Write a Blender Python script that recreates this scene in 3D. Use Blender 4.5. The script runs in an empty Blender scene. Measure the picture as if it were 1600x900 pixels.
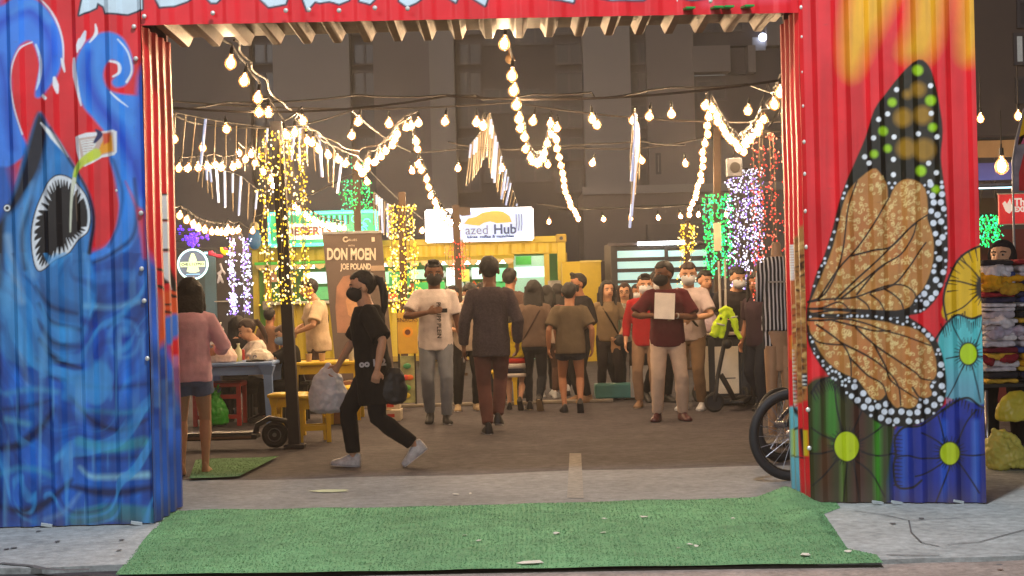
import bpy, bmesh, math, random
import numpy as np
from mathutils import Vector, Matrix, Euler
R = math.radians
scene = bpy.context.scene
col = scene.collection

# ------------------------------------------------------------------ camera
F_PX = 2600.0; CAM_H = 1.5
ROLL = R(-1.5); PITCH = R(-0.22)
cam_d = bpy.data.cameras.new('camera'); cam = bpy.data.objects.new('camera', cam_d); col.objects.link(cam)
cam_d.sensor_width = 36.0; cam_d.lens = F_PX / 1600 * 36.0; cam_d.clip_start = 0.1; cam_d.clip_end = 800
CAM_M = Matrix.Translation((0, 0, CAM_H)) @ (Matrix.Rotation(R(90) + PITCH, 4, 'X') @ Matrix.Rotation(ROLL, 4, 'Z'))
cam.matrix_world = CAM_M
scene.camera = cam
CAM_I = CAM_M.inverted(); CAM_R = CAM_M.to_3x3()

# ------------------------------------------------------------------ sky, moon-like sun, exposure
world = bpy.data.worlds.new('World'); scene.world = world; world.use_nodes = True
wn = world.node_tree; bgn = wn.nodes['Background']
sky = wn.nodes.new('ShaderNodeTexSky'); sky.sky_type = 'NISHITA'; sky.sun_disc = False
sky.sun_elevation = R(14); sky.sun_rotation = R(195)
hsv = wn.nodes.new('ShaderNodeHueSaturation'); hsv.inputs['Saturation'].default_value = 0.35
wn.links.new(sky.outputs[0], hsv.inputs['Color']); wn.links.new(hsv.outputs[0], bgn.inputs[0])
bgn.inputs[1].default_value = 0.02
SUN_S = 0.46
sd = bpy.data.lights.new('sun', 'SUN'); sun = bpy.data.objects.new('sun', sd); col.objects.link(sun)
sd.energy = SUN_S; sd.angle = R(10); sd.color = (0.93, 0.96, 1.0)
sun.rotation_euler = Vector((-0.26, -1.0, 0.255)).to_track_quat('Z', 'Y').to_euler()
# the street lamp in front of the gate (its head hangs above the frame)
def street_spot(loc, target, energy, size, blend, radius, color):
    l = bpy.data.lights.new('street_lamp_light', 'SPOT'); o = bpy.data.objects.new('street_lamp_light', l); col.objects.link(o)
    l.energy = energy; l.spot_size = R(size); l.spot_blend = blend; l.shadow_soft_size = radius; l.color = color
    o.location = loc; o.rotation_euler = (Vector(loc) - Vector(target)).to_track_quat('Z', 'Y').to_euler()
    return o
street_spot((0.3, 6.3, 8.8), (0, 11.2, 0.0), 3000, 80, 0.6, 0.35, (0.90, 0.96, 1.0))
scene.view_settings.view_transform = 'Standard'; scene.view_settings.look = 'None'
scene.view_settings.exposure = 0; scene.view_settings.gamma = 1
scene.cycles.use_denoising = True
scene.cycles.max_bounces = 5; scene.cycles.diffuse_bounces = 3; scene.cycles.glossy_bounces = 3
scene.cycles.sample_clamp_indirect = 3.0; scene.cycles.caustics_reflective = False; scene.cycles.caustics_refractive = False

# ------------------------------------------------------------------ survey helpers (photograph pixel -> place in the world)
def ray(px, py):
    return (CAM_R @ Vector(((px - 800) / F_PX, -(py - 450) / F_PX, -1)))
def gnd(px, py, z=0.0):
    r = ray(px, py); t = (z - CAM_H) / r.z
    return Vector((r.x * t, r.y * t, z))
def at(px, py, Y):
    r = ray(px, py); t = Y / r.y
    return Vector((r.x * t, Y, CAM_H + r.z * t))
def proj_np(P):
    M = np.array(CAM_I); Q = P @ M[:3, :3].T + M[:3, 3]
    return np.stack([800 + F_PX * Q[:, 0] / -Q[:, 2], 450 - F_PX * Q[:, 1] / -Q[:, 2]], 1)

# ------------------------------------------------------------------ materials
def lin(c):
    if isinstance(c, str): c = tuple(int(c[i:i + 2], 16) for i in (0, 2, 4))
    return tuple(((v / 255) / 12.92 if v / 255 <= 0.04045 else ((v / 255 + 0.055) / 1.055) ** 2.4) for v in c)
MATS = {}
def mat(name, c, rough=0.6, metal=0.0, var=0.12, scale=8.0, bump=0.0, bscale=60.0, emit=None, es=0.0, spec=0.5, attr=None, sample=True, coat=0.0, trans=0.0, alpha=1.0, fine=0.0, fscale=40.0):
    if name in MATS: return MATS[name]
    m = bpy.data.materials.new(name); m.use_nodes = True; nt = m.node_tree; b = nt.nodes['Principled BSDF']
    N = nt.nodes.new; L = nt.links.new
    b.inputs['Roughness'].default_value = rough; b.inputs['Metallic'].default_value = metal
    b.inputs['Specular IOR Level'].default_value = spec; b.inputs['Coat Weight'].default_value = coat
    b.inputs['Transmission Weight'].default_value = trans; b.inputs['Alpha'].default_value = alpha
    tc = N('ShaderNodeTexCoord'); no = N('ShaderNodeTexNoise'); no.inputs['Scale'].default_value = scale; no.inputs['Detail'].default_value = 5
    L(tc.outputs['Object'], no.inputs['Vector'])
    mix = N('ShaderNodeMix'); mix.data_type = 'RGBA'; mix.blend_type = 'MULTIPLY'; mix.inputs[0].default_value = 1
    if attr:
        a = N('ShaderNodeAttribute'); a.attribute_name = attr; L(a.outputs['Color'], mix.inputs[6])
    else:
        mix.inputs[6].default_value = (*lin(c), 1)
    mr = N('ShaderNodeMapRange'); mr.inputs[1].default_value = 0.25; mr.inputs[2].default_value = 0.75
    mr.inputs[3].default_value = 1 - var; mr.inputs[4].default_value = 1 + var
    L(no.outputs[0], mr.inputs[0]); L(mr.outputs[0], mix.inputs[7]); L(mix.outputs[2], b.inputs['Base Color'])
    if fine:
        n3 = N('ShaderNodeTexNoise'); n3.inputs['Scale'].default_value = fscale; n3.inputs['Detail'].default_value = 3; n3.inputs['Roughness'].default_value = .7; L(tc.outputs['Object'], n3.inputs['Vector'])
        m3 = N('ShaderNodeMapRange'); m3.inputs[1].default_value = 0.3; m3.inputs[2].default_value = 0.7; m3.inputs[3].default_value = 1 - fine; m3.inputs[4].default_value = 1 + fine; L(n3.outputs[0], m3.inputs[0])
        x3 = N('ShaderNodeMix'); x3.data_type = 'RGBA'; x3.blend_type = 'MULTIPLY'; x3.inputs[0].default_value = 1; L(mix.outputs[2], x3.inputs[6]); L(m3.outputs[0], x3.inputs[7]); L(x3.outputs[2], b.inputs['Base Color'])
    if bump:
        n2 = N('ShaderNodeTexNoise'); n2.inputs['Scale'].default_value = bscale; n2.inputs['Detail'].default_value = 6
        L(tc.outputs['Object'], n2.inputs['Vector']); bp = N('ShaderNodeBump'); bp.inputs['Strength'].default_value = bump; bp.inputs['Distance'].default_value = 0.01
        L(n2.outputs[0], bp.inputs['Height']); L(bp.outputs[0], b.inputs['Normal'])
    if emit is not None:
        b.inputs['Emission Color'].default_value = (*lin(emit), 1); b.inputs['Emission Strength'].default_value = es
        if not sample: m.cycles.emission_sampling = 'NONE'
    MATS[name] = m
    return m
def glow(name, c, es, sample=True): return mat(name, c, emit=c, es=es, sample=sample, var=0)
def cloth(name, c, var=0.15, scale=9, bump=0.35): return mat(name, c, rough=0.9, var=var, scale=scale, bump=bump, bscale=170, spec=0.2)

# ------------------------------------------------------------------ mesh builder
class MB:
    def __init__(s): s.v = []; s.f = []; s.c = None
    def add(s, vs, fs):
        o = len(s.v); s.v += [tuple(v) for v in vs]; s.f += [tuple(i + o for i in f) for f in fs]; return s
    def box(s, c, d, rot=None, bev=0.0):
        x, y, z = d[0] / 2, d[1] / 2, d[2] / 2
        if bev > 0:
            b = min(bev, x * .9, y * .9, z * .9); vs = []; 
            bm = bmesh.new(); bmesh.ops.create_cube(bm, size=1)
            for v in bm.verts: v.co = Vector((v.co.x * 2 * x, v.co.y * 2 * y, v.co.z * 2 * z))
            bmesh.ops.bevel(bm, geom=bm.edges[:], offset=b, segments=2, affect='EDGES', profile=0.5)
            vs = [v.co.copy() for v in bm.verts]; fs = [[v.index for v in f.verts] for f in bm.faces]; bm.free()
        else:
            vs = [Vector((i * x, j * y, k * z)) for i in (-1, 1) for j in (-1, 1) for k in (-1, 1)]
            fs = [(0, 1, 3, 2), (4, 6, 7, 5), (0, 4, 5, 1), (2, 3, 7, 6), (0, 2, 6, 4), (1, 5, 7, 3)]
        if rot is not None:
            q = Euler(rot).to_matrix() if not isinstance(rot, Matrix) else rot
            vs = [q @ v for v in vs]
        return s.add([Vector(c) + v for v in vs], fs)
    def box2(s, a, b, bev=0.0):
        a = Vector(a); b = Vector(b); return s.box((a + b) / 2, [abs(q) for q in (b - a)], bev=bev)
    def rings(s, rs, cap=True):
        n = len(rs[0]); vs = [p for r in rs for p in r]; fs = []
        for i in range(len(rs) - 1):
            for j in range(n):
                k = (j + 1) % n; fs.append((i * n + j, i * n + k, (i + 1) * n + k, (i + 1) * n + j))
        if cap: fs.append(tuple(range(n - 1, -1, -1))); fs.append(tuple((len(rs) - 1) * n + j for j in range(n)))
        return s.add(vs, fs)
    def cyl(s, p0, p1, r0, r1=None, n=10, cap=True):
        p0 = Vector(p0); p1 = Vector(p1); r1 = r0 if r1 is None else r1
        q = (p1 - p0).to_track_quat('Z', 'Y'); rs = []
        for p, r in ((p0, r0), (p1, r1)):
            rs.append([p + q @ Vector((r * math.cos(2 * math.pi * j / n), r * math.sin(2 * math.pi * j / n), 0)) for j in range(n)])
        return s.rings(rs, cap)
    def tube(s, pts, r, n=6, cap=True):
        pts = [Vector(p) for p in pts]; rs = []; prev = None
        for i, p in enumerate(pts):
            d = (pts[min(i + 1, len(pts) - 1)] - pts[max(i - 1, 0)])
            if d.length < 1e-9: d = Vector((0, 0, 1))
            d.normalize()
            ref = Vector((0, 0, 1)) if prev is None else prev
            u = d.cross(ref)
            if u.length < 1e-3: u = d.cross(Vector((1, 0, 0)))
            u.normalize(); w = u.cross(d).normalized(); prev = w
            rr = r[i] if isinstance(r, (list, tuple)) else r
            rs.append([p + u * rr * math.cos(2 * math.pi * j / n) + w * rr * math.sin(2 * math.pi * j / n) for j in range(n)])
        return s.rings(rs, cap)
    def ball(s, c, r, seg=10, rin=7, M=None):
        c = Vector(c); r = (r, r, r) if isinstance(r, (int, float)) else r
        vs = [Vector((0, 0, r[2]))]; fs = []
        for i in range(1, rin):
            a = math.pi * i / rin
            for j in range(seg):
                b = 2 * math.pi * j / seg; vs.append(Vector((r[0] * math.sin(a) * math.cos(b), r[1] * math.sin(a) * math.sin(b), r[2] * math.cos(a))))
        vs.append(Vector((0, 0, -r[2])))
        for j in range(seg):
            k = (j + 1) % seg; fs.append((0, 1 + j, 1 + k))
            for i in range(rin - 2): fs.append((1 + i * seg + j, 1 + (i + 1) * seg + j, 1 + (i + 1) * seg + k, 1 + i * seg + k))
            fs.append((1 + (rin - 2) * seg + j, len(vs) - 1, 1 + (rin - 2) * seg + k))
        if M is not None: vs = [M @ v for v in vs]
        return s.add([c + v for v in vs], fs)
    def prism(s, poly, off):       # poly: list of 3D points, off: Vector
        off = Vector(off); n = len(poly); a = [Vector(p) for p in poly]; b = [p + off for p in a]
        fs = [tuple(range(n)), tuple(range(2 * n - 1, n - 1, -1))] + [(i, i + n, (i + 1) % n + n, (i + 1) % n) for i in range(n)]
        return s.add(a + b, fs)
    def mesh(s, name='mesh'):
        me = bpy.data.meshes.new(name); me.from_pydata(s.v, [], s.f); me.update()
        bm = bmesh.new(); bm.from_mesh(me); bmesh.ops.recalc_face_normals(bm, faces=bm.faces); bm.to_mesh(me); bm.free()
        return me
    def build(s, name, m, parent=None, smooth=False, **k):
        return link(name, s.mesh(name), m, parent, smooth, **k)
def link(name, me, m, parent=None, smooth=False, label=None, cat=None, group=None, kind=None, loc=None, rot=None):
    o = bpy.data.objects.new(name, me); col.objects.link(o)
    if m is not None and not me.materials: me.materials.append(m)
    if parent is not None: o.parent = parent
    if smooth:
        me.polygons.foreach_set('use_smooth', [True] * len(me.polygons))
        if smooth != 'all': me.set_sharp_from_angle(angle=R(42))
    if loc is not None: o.location = loc
    if rot is not None: o.rotation_euler = rot
    return tag(o, label, cat, group, kind)
def tag(o, label=None, cat=None, group=None, kind=None):
    if label: o['label'] = label
    if cat: o['category'] = cat
    if group: o['group'] = group
    if kind: o['kind'] = kind
    return o
def thing(name, label, cat, loc=(0, 0, 0), rz=0.0, group=None):
    o = bpy.data.objects.new(name, None); col.objects.link(o); o.location = loc; o.rotation_euler = (0, 0, rz); o.empty_display_size = .2
    return tag(o, label, cat, group)
def evaluated(me, mods):
    """mods: list of (type, {attrs}); returns a new mesh"""
    o = bpy.data.objects.new('tmp', me); col.objects.link(o)
    for t, kw in mods:
        md = o.modifiers.new(t, t)
        for k, v in kw.items(): setattr(md, k, v)
    dg = bpy.context.evaluated_depsgraph_get(); dg.update()
    r = bpy.data.meshes.new_from_object(o.evaluated_get(dg)); bpy.data.objects.remove(o)
    return r
TEX = {}
def clouds(size):
    if size not in TEX:
        t = bpy.data.textures.new('clouds', 'CLOUDS'); t.noise_scale = size; t.noise_depth = 2; TEX[size] = t
    return TEX[size]
def blob(mb, vox, sm=4, disp=0.0, dsize=0.12):
    mods = [('REMESH', dict(mode='VOXEL', voxel_size=vox)), ('SMOOTH', dict(factor=0.5, iterations=sm))]
    if disp: mods += [('DISPLACE', dict(texture=clouds(dsize), strength=disp, mid_level=0.5)), ('SMOOTH', dict(factor=0.4, iterations=1))]
    return evaluated(mb.mesh('t'), mods)
def text(s, size, name, m, parent, M, extrude=0.002, label=None, squeeze=1.0, shear=0.0, bold=0.0):
    cu = bpy.data.curves.new('t', 'FONT'); cu.body = s; cu.size = size; cu.extrude = extrude; cu.align_x = 'CENTER'; cu.align_y = 'CENTER'; cu.shear = shear; cu.offset = bold
    cu.resolution_u = 3
    o = bpy.data.objects.new('t', cu); col.objects.link(o)
    dg = bpy.context.evaluated_depsgraph_get(); dg.update()
    me = bpy.data.meshes.new_from_object(o.evaluated_get(dg)); bpy.data.objects.remove(o)
    me.transform(M @ Matrix.Diagonal((squeeze, 1, 1, 1)))
    me.materials.clear()
    return link(name, me, m, parent, False, label=label)
FACE_CAM = Matrix.Rotation(R(90), 4, 'X')     # text in XY plane -> facing -Y
def textM(loc, roll=0.0): return Matrix.Translation(loc) @ Matrix.Rotation(roll, 4, 'Y') @ FACE_CAM
def copy_tree(o, parent=None):
    c = o.copy(); col.objects.link(c); c.parent = parent
    for ch in list(o.children): copy_tree(ch, c)
    return c
# ------------------------------------------------------------------ painter: spray-paint shapes laid onto the sheet metal (paint colours only)
rng = np.random.default_rng(7)
_NT = rng.random((64, 64))
def vnoise(x, y):
    xi = np.floor(x).astype(int); yi = np.floor(y).astype(int); fx = x - xi; fy = y - yi
    fx = fx * fx * (3 - 2 * fx); fy = fy * fy * (3 - 2 * fy)
    g = lambda a, b: _NT[a % 64, b % 64]
    return (g(xi, yi) * (1 - fx) + g(xi + 1, yi) * fx) * (1 - fy) + (g(xi, yi + 1) * (1 - fx) + g(xi + 1, yi + 1) * fx) * fy
def catmull(pts, closed=False, k=5):
    P = np.array(pts, float); n = len(P); out = []
    rngi = range(n) if closed else range(n - 1)
    for i in rngi:
        if closed: a, b, c, d = P[(i - 1) % n], P[i], P[(i + 1) % n], P[(i + 2) % n]
        else: a, b, c, d = P[max(i - 1, 0)], P[i], P[i + 1], P[min(i + 2, n - 1)]
        for t in np.arange(k) / k:
            out.append(0.5 * ((2 * b) + (-a + c) * t + (2 * a - 5 * b + 4 * c - d) * t * t + (-a + 3 * b - 3 * c + d) * t ** 3))
    if not closed: out.append(P[-1])
    return np.array(out)
def seg_dist(X, Y, poly, closed, w=None):
    best = np.full(X.shape, 1e9); n = len(poly)
    for i in range(n if closed else n - 1):
        a = poly[i]; b = poly[(i + 1) % n]; d = b - a; L = d @ d + 1e-9
        t = np.clip(((X - a[0]) * d[0] + (Y - a[1]) * d[1]) / L, 0, 1)
        q = np.hypot(X - a[0] - t * d[0], Y - a[1] - t * d[1])
        if w is not None: q = q - (w[i] + (w[min(i + 1, n - 1)] - w[i]) * t) / 2
        best = np.minimum(best, q)
    return best
def inside(X, Y, poly):
    r = np.zeros(X.shape, bool); n = len(poly)
    for i in range(n):
        x0, y0 = poly[i]; x1, y1 = poly[(i + 1) % n]
        if y0 == y1: continue
        c = ((y0 > Y) != (y1 > Y)) & (X < (x1 - x0) * (Y - y0) / (y1 - y0) + x0); r ^= c
    return r
def sdist(X, Y, poly): 
    d = seg_dist(X, Y, poly, True); return np.where(inside(X, Y, poly), -d, d)
class Paint:
    def __init__(s, P3, base):
        q = proj_np(P3); s.X = q[:, 0]; s.Y = q[:, 1]; s.C = np.tile(np.array(lin(base)), (len(q), 1))
    def _mix(s, idx, a, c):
        a = a[:, None]; c = np.array(lin(c)) if isinstance(c, (tuple, str)) else c[idx]
        s.C[idx] = s.C[idx] * (1 - a) + c * a
    def sub(s, P, pad): return np.nonzero((s.X > P[:, 0].min() - pad) & (s.X < P[:, 0].max() + pad) & (s.Y > P[:, 1].min() - pad) & (s.Y < P[:, 1].max() + pad))[0]
    def poly(s, pts, c, soft=0.8, smooth=True, alpha=1.0, k=4):
        P = catmull(pts, True, k) if smooth else np.array(pts, float); i = s.sub(P, soft * 2)
        if len(i) == 0: return
        d = sdist(s.X[i], s.Y[i], P); s._mix(i, alpha * np.clip(0.5 - d / (2 * soft), 0, 1), c)
    def line(s, pts, w, c, soft=0.8, smooth=True, alpha=1.0, closed=False):
        P = catmull(pts, closed, 4) if smooth else np.array(pts, float)
        if isinstance(w, (list, tuple)): W = np.interp(np.linspace(0, 1, len(P)), np.linspace(0, 1, len(w)), w)
        else: W = np.full(len(P), float(w))
        i = s.sub(P, W.max() + soft * 2)
        if len(i) == 0: return
        d = seg_dist(s.X[i], s.Y[i], P, closed, W); s._mix(i, alpha * np.clip(0.5 - d / (2 * soft), 0, 1), c)
    def dot(s, x, y, r, c, soft=0.7, alpha=1.0, ry=None):
        ry = ry or r; i = np.nonzero((abs(s.X - x) < r + soft * 2 + 1) & (abs(s.Y - y) < ry + soft * 2 + 1))[0]
        if len(i) == 0: return
        d = (np.hypot((s.X[i] - x) / r, (s.Y[i] - y) / ry) - 1) * min(r, ry)
        s._mix(i, alpha * np.clip(0.5 - d / (2 * soft), 0, 1), c)

BLK = '14121a'
def paint_shark(p):
    X, Y = p.X, p.Y
    n1 = vnoise(X / 22 + 3, Y / 60); n2 = vnoise(X / 9, Y / 30 + 5); 
    red = np.array(lin('e0222e')); p.C[:] = red * (0.86 + 0.24 * n1)[:, None]
    # sea: everything below, and the tentacles
    p.poly([(-200, 150), (-120, 190), (-60, 215), (0, 225), (30, 300), (60, 400), (150, 398), (200, 370), (300, 330), (300, 900), (-200, 900)], '2b66b8', 14, True)
    sea = np.array(lin('2358b4')) * (0.4 + 0.9 * n1)[:, None] + np.array(lin('2a90d0')) * (0.7 * n2 * n1)[:, None]
    i = np.nonzero(Y > 385)[0]; a = np.clip((Y[i] - 385) / 40, 0, 1); p._mix(i, a * 0.85, sea)
    # blue strip beside the red, top left
    p.poly([(-200, -80), (-20, -40), (0, 20), (0, 230), (-200, 240)], '3b6fd0', 10)
    # tentacle 1
    T1 = [(-30, 40), (5, 8), (40, -6), (72, 12), (92, 45), (99, 82), (88, 122), (66, 150), (55, 150), (58, 128), (62, 100), (52, 68), (38, 66), (24, 88), (17, 120), (22, 165), (34, 205), (42, 240), (0, 260), (-40, 200)]
    p.poly(T1, '4c8eea', 2.5); p.line([(-20, 60), (10, 30), (45, 18), (72, 45), (82, 85), (66, 140)], [16, 12, 14, 10], '2148c8', 8, alpha=.8)
    p.line([(0, 90), (8, 130), (12, 180), (20, 230)], 10, '1b3fb4', 8, alpha=.8); p.line([(20, 20), (50, 6), (78, 32)], 9, '62a6ea', 6, alpha=.7)
    p.line([(50, 66), (34, 74), (22, 98), (18, 130), (24, 170), (36, 210)], 2.2, 'dfe6f6', 1)
    p.line([(56, 70), (64, 95), (63, 118), (57, 140)], [3, 5, 6, 2], 'd8e4f8', 1); p.line([(60, -4), (82, 20), (97, 60), (99, 100)], [2, 3, 2], 'e8ecf8', 1)
    p.line([(96, 92), (101, 112)], [3, 5, 2], 'f0f2f8', 1); p.line([(86, 122), (90, 145)], [4, 8, 3], 'eef2fa', 1); p.line([(68, 150), (72, 154)], 5, 'eef2fa', 1)
    # tentacle 2
    T2 = [(118, 110), (126, 80), (142, 60), (164, 50), (190, 58), (205, 85), (208, 112), (197, 132), (183, 137), (176, 128), (188, 112), (186, 100), (176, 94), (165, 102), (161, 120), (168, 138), (184, 146), (214, 150), (232, 160), (234, 300), (222, 330), (205, 300), (196, 285), (215, 345), (205, 385), (180, 400), (150, 412), (142, 398), (165, 385), (180, 360), (187, 320), (180, 285), (172, 255), (168, 215), (150, 190), (128, 160)]
    p.poly(T2, '4692e6', 2.5); p.poly([(216, 120), (240, 120), (240, 330), (222, 320), (214, 250)], '2f6ed0', 6)
    p.line([(140, 85), (138, 120), (152, 160), (182, 200), (210, 260), (222, 300)], [10, 16, 20, 12], '1f3cc0', 8, alpha=.75)
    p.line([(155, 70), (150, 110), (170, 155), (205, 190)], 9, '5aa4ec', 7, alpha=.6)
    p.line([(190, 290), (206, 330), (202, 370), (180, 392)], 16, '4793de', 8, alpha=.8); p.line([(178, 250), (192, 300), (186, 350), (170, 385)], 3, '15224c', 3, alpha=.7)
    p.line([(210, 280), (214, 330), (206, 372), (170, 400), (142, 412)], [3, 5, 7], '101c50', 3, alpha=.8)
    p.line([(125, 62), (122, 82)], [3, 7, 2], 'e8eef8', 1); p.line([(134, 50), (126, 76)], [3, 9, 3], 'dfe8f6', 1); p.line([(149, 38), (150, 52), (140, 66)], [2, 6, 2], 'eef2fa', 1)
    p.line([(116, 92), (118, 120), (128, 165)], [4, 8, 2], 'dfe8f6', 1.2); p.line([(185, 62), (200, 82), (206, 110), (198, 128)], [2, 3, 4], 'e8eef8', 1)
    p.line([(172, 96), (186, 100), (187, 114), (178, 120)], [3, 5, 3], 'e8eef8', 1); p.line([(173, 144), (186, 156), (200, 167)], [2, 3, 1], 'f0f4fa', 1)
    # red gap right of the mouth
    p.poly([(143, 262), (165, 250), (178, 270), (184, 310), (182, 350), (170, 368), (147, 385), (143, 330)], 'd8242e', 4)
    p.line([(219, 330), (228, 400)], 10, 'd83040', 4, alpha=.8)
    # shark body
    p.poly([(60, 176), (78, 196), (100, 232), (122, 268), (141, 305), (147, 350), (142, 392), (150, 470), (110, 560), (10, 560), (-30, 420), (4, 345), (22, 300), (40, 235)], '3c86c4', 3)
    p.poly([(60, 176), (72, 192), (74, 215), (62, 262), (48, 290), (30, 320), (12, 345), (4, 420), (-10, 500), (-60, 480), (-20, 380), (8, 330), (28, 290), (42, 235), (50, 205)], '141a2c', 5)
    p.line([(64, 192), (84, 214), (106, 245)], [2, 9, 2], 'eef4f8', 1.2); p.line([(80, 200), (108, 250), (135, 292), (147, 340), (141, 395)], [3, 4, 6], '121c34', 2)
    p.line([(54, 290), (38, 340), (40, 395), (52, 430)], 11, '84b4dc', 6, alpha=.7); p.line([(62, 262), (48, 320), (36, 370), (40, 420)], 5, '10203a', 4, alpha=.8)
    p.line([(92, 250), (70, 272), (54, 302)], 14, '4a9ad8', 8, alpha=.7); p.line([(14, 340), (14, 400), (30, 470)], 12, '4f92cc', 6, alpha=.7)
    p.line([(12, 370), (22, 420), (36, 470)], 10, 'a4c0da', 5, alpha=.7)
    # mouth
    MO = [(100, 274), (118, 284), (136, 306), (143, 335), (139, 362), (122, 376), (108, 395), (86, 408), (62, 424), (52, 405), (49, 365), (56, 328), (72, 292), (86, 276)]
    M = catmull(MO, True, 6); p.poly(MO, 'dbe6f2', 1.2); 
    cen = np.array([98, 345.]); p.poly([tuple(cen + (np.array(q) - cen) * 0.90) for q in MO], '120f14', 1)
    for k in range(0, len(M), 2):
        a = M[k]; nx = M[(k + 2) % len(M)]; tang = (nx - a); 
        if np.linalg.norm(tang) < 1e-3: continue
        if a[0] > 128 and a[1] > 300 and a[1] < 352: continue
        inw = cen - a; inw /= np.linalg.norm(inw); Ld = 20 if (a[1] < 330 or a[1] > 380) else 13
        m_ = (a + nx) / 2; p.poly([tuple(a), tuple(nx), tuple(m_ + inw * Ld * (0.8 + 0.3 * rng.random()))], 'e6ecf4', .7, False)
    p.line([tuple(q) for q in M[::3]], 1.8, '0c1220', .8, closed=True)
    p.dot(11, 325, 6, '0c1020'); p.dot(11, 325, 5, 'f0f4f8'); p.dot(11, 325, 3, '10141e')
    # cup with a pouring drink
    p.poly([(118, 214), (136, 208), (178, 203), (184, 206), (184, 238), (180, 243), (160, 246), (134, 261), (126, 256), (120, 236)], 'e6e8ee', .9, False)
    p.poly([(124, 217), (178, 207), (180, 238), (160, 242), (136, 256), (128, 250)], 'c8b0a8', 1, False)
    p.poly([(158, 225), (168, 210), (176, 212), (178, 236), (162, 240), (150, 246)], 'f0a21e', 1.5, False); p.poly([(160, 208), (174, 207), (172, 222), (162, 226)], 'd8502c', 2, False)
    p.poly([(127, 220), (150, 216), (150, 226), (142, 240), (132, 244)], 'dfe2e0', 1.2, False)
    for q in range(5): p.line([(130, 222 + q * 4), (146, 219 + q * 4)], 1, 'a8434a', .5, False, alpha=.6)
    p.line([(150, 203), (156, 210), (148, 222)], [3, 9, 4], '24255c', 1)
    p.line([(150, 240), (130, 254), (119, 268), (116, 285)], [16, 12, 8, 5], 'c9d84e', 1.5); p.line([(126, 256), (118, 275), (114, 292)], 3, '7fc02c', 1.5, alpha=.8)
    p.line([(116, 280), (112, 310), (110, 362)], [6, 4, 2], 'd8dcc8', 1); p.line([(119, 300), (121, 345)], [3, 1.5], '6b5a4c', 1)
    # lower sea: bands, rings and gill strokes
    for (pts, w, c, al) in [
        ([(56, 448), (80, 478), (120, 490)], [2, 8, 3], '0f1a3c', .8), ([(60, 475), (85, 505), (125, 515)], [2, 7, 3], '0f1a3c', .8), ([(58, 500), (85, 535), (128, 542)], [2, 8, 3], '0f1a3c', .8),
        ([(62, 530), (90, 562), (126, 575)], [3, 10, 5], '0d1636', .9), ([(56, 560), (86, 590), (130, 590)], [3, 6, 4], '101c44', .8), ([(20, 420), (28, 520), (45, 600)], 7, '9cc0e0', .45),
        ([(0, 700), (30, 695), (62, 670), (84, 640)], [10, 14, 5], '0c1230', .85), ([(0, 640), (40, 636), (80, 625)], [5, 9, 3], '10204c', .7),
        ([(10, 615), (50, 608), (90, 612)], 8, '58a6c8', .6), ([(10, 655), (45, 662)], 9, '6cb4c8', .6), ([(0, 740), (40, 730), (80, 742)], 9, '4aa0c0', .6),
        ([(0, 790), (40, 800), (80, 780), (112, 750)], [6, 14, 12, 4], '0c1434', .85), ([(70, 812), (100, 800), (125, 770)], [5, 8, 3], '8fb4dc', .6),
        ([(135, 478), (180, 480), (215, 470)], 8, '7fb6da', .8), ([(130, 440), (180, 430), (228, 432)], 18, '3d86d0', .6), ([(130, 500), (160, 520), (150, 570), (175, 600)], 12, '1c3c9c', .7),
        ([(110, 620), (150, 660), (190, 672), (230, 655)], [4, 8, 6, 3], '0e1a40', .9), ([(120, 600), (170, 606), (228, 600)], 7, '0f2050', .6), ([(130, 640), (185, 645), (230, 640)], 6, '3fa0b4', .5),
        ([(125, 690), (170, 700), (225, 690)], 16, '4cb0b0', .7), ([(125, 730), (150, 745), (230, 742)], [4, 8, 10], 'a8d4e0', .8), ([(120, 715), (180, 716), (236, 712)], 9, '1a3a78', .7),
        ([(110, 760), (170, 770), (236, 762)], [6, 14, 8], '141c46', .85), ([(120, 810), (175, 800), (236, 806)], 26, '3f9a9c', .75), ([(-20, 450), (-5, 600), (-10, 800)], 20, '12204c', .6)]:
        p.line(pts, w, c, 4, alpha=al)
    p.line([(194 + 24 * math.cos(t), 530 + 28 * math.sin(t)) for t in np.linspace(0, 6.0, 14)], 5, '5aa0d8', 4, alpha=.7); p.dot(194, 528, 10, '1d48a8', 5); p.dot(196, 516, 7, '6cb2e0', 6, alpha=.6)
    p.dot(140, 545, 26, '2048a4', 12, alpha=.6); p.line([(168, 512), (188, 494), (214, 500)], 3, '123070', 3, alpha=.7)
    i = np.nonzero(Y > 395)[0]; wv = vnoise(X[i] / 40 + 2, Y[i] / 60); bd = vnoise(X[i] / 70 + 4 * wv, Y[i] / 16 + 5 * wv + .004 * (X[i] - 120) ** 2 / 8); p._mix(i, np.clip((bd - .58) * 3.2, 0, 1) * .75, '4fa6e0'); p._mix(i, np.clip((.36 - bd) * 3.2, 0, 1) * .45, '14246a')
    v2 = vnoise(X[i] / 7, Y[i] / 90 + 3); p._mix(i, np.clip((v2 - .7) * 4, 0, 1) * .45, '86c4ee')
    k = vnoise(X / 5, Y / 140); i = np.nonzero(Y > 250)[0]; p.C[i] *= (0.85 + 0.3 * k[i])[:, None]
    bl = np.nonzero(p.C[:, 2] > p.C[:, 0] * 1.3)[0]; p.C[bl] = p.C[bl] ** 1.08 * np.array([.8, .95, 1.05])

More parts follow.
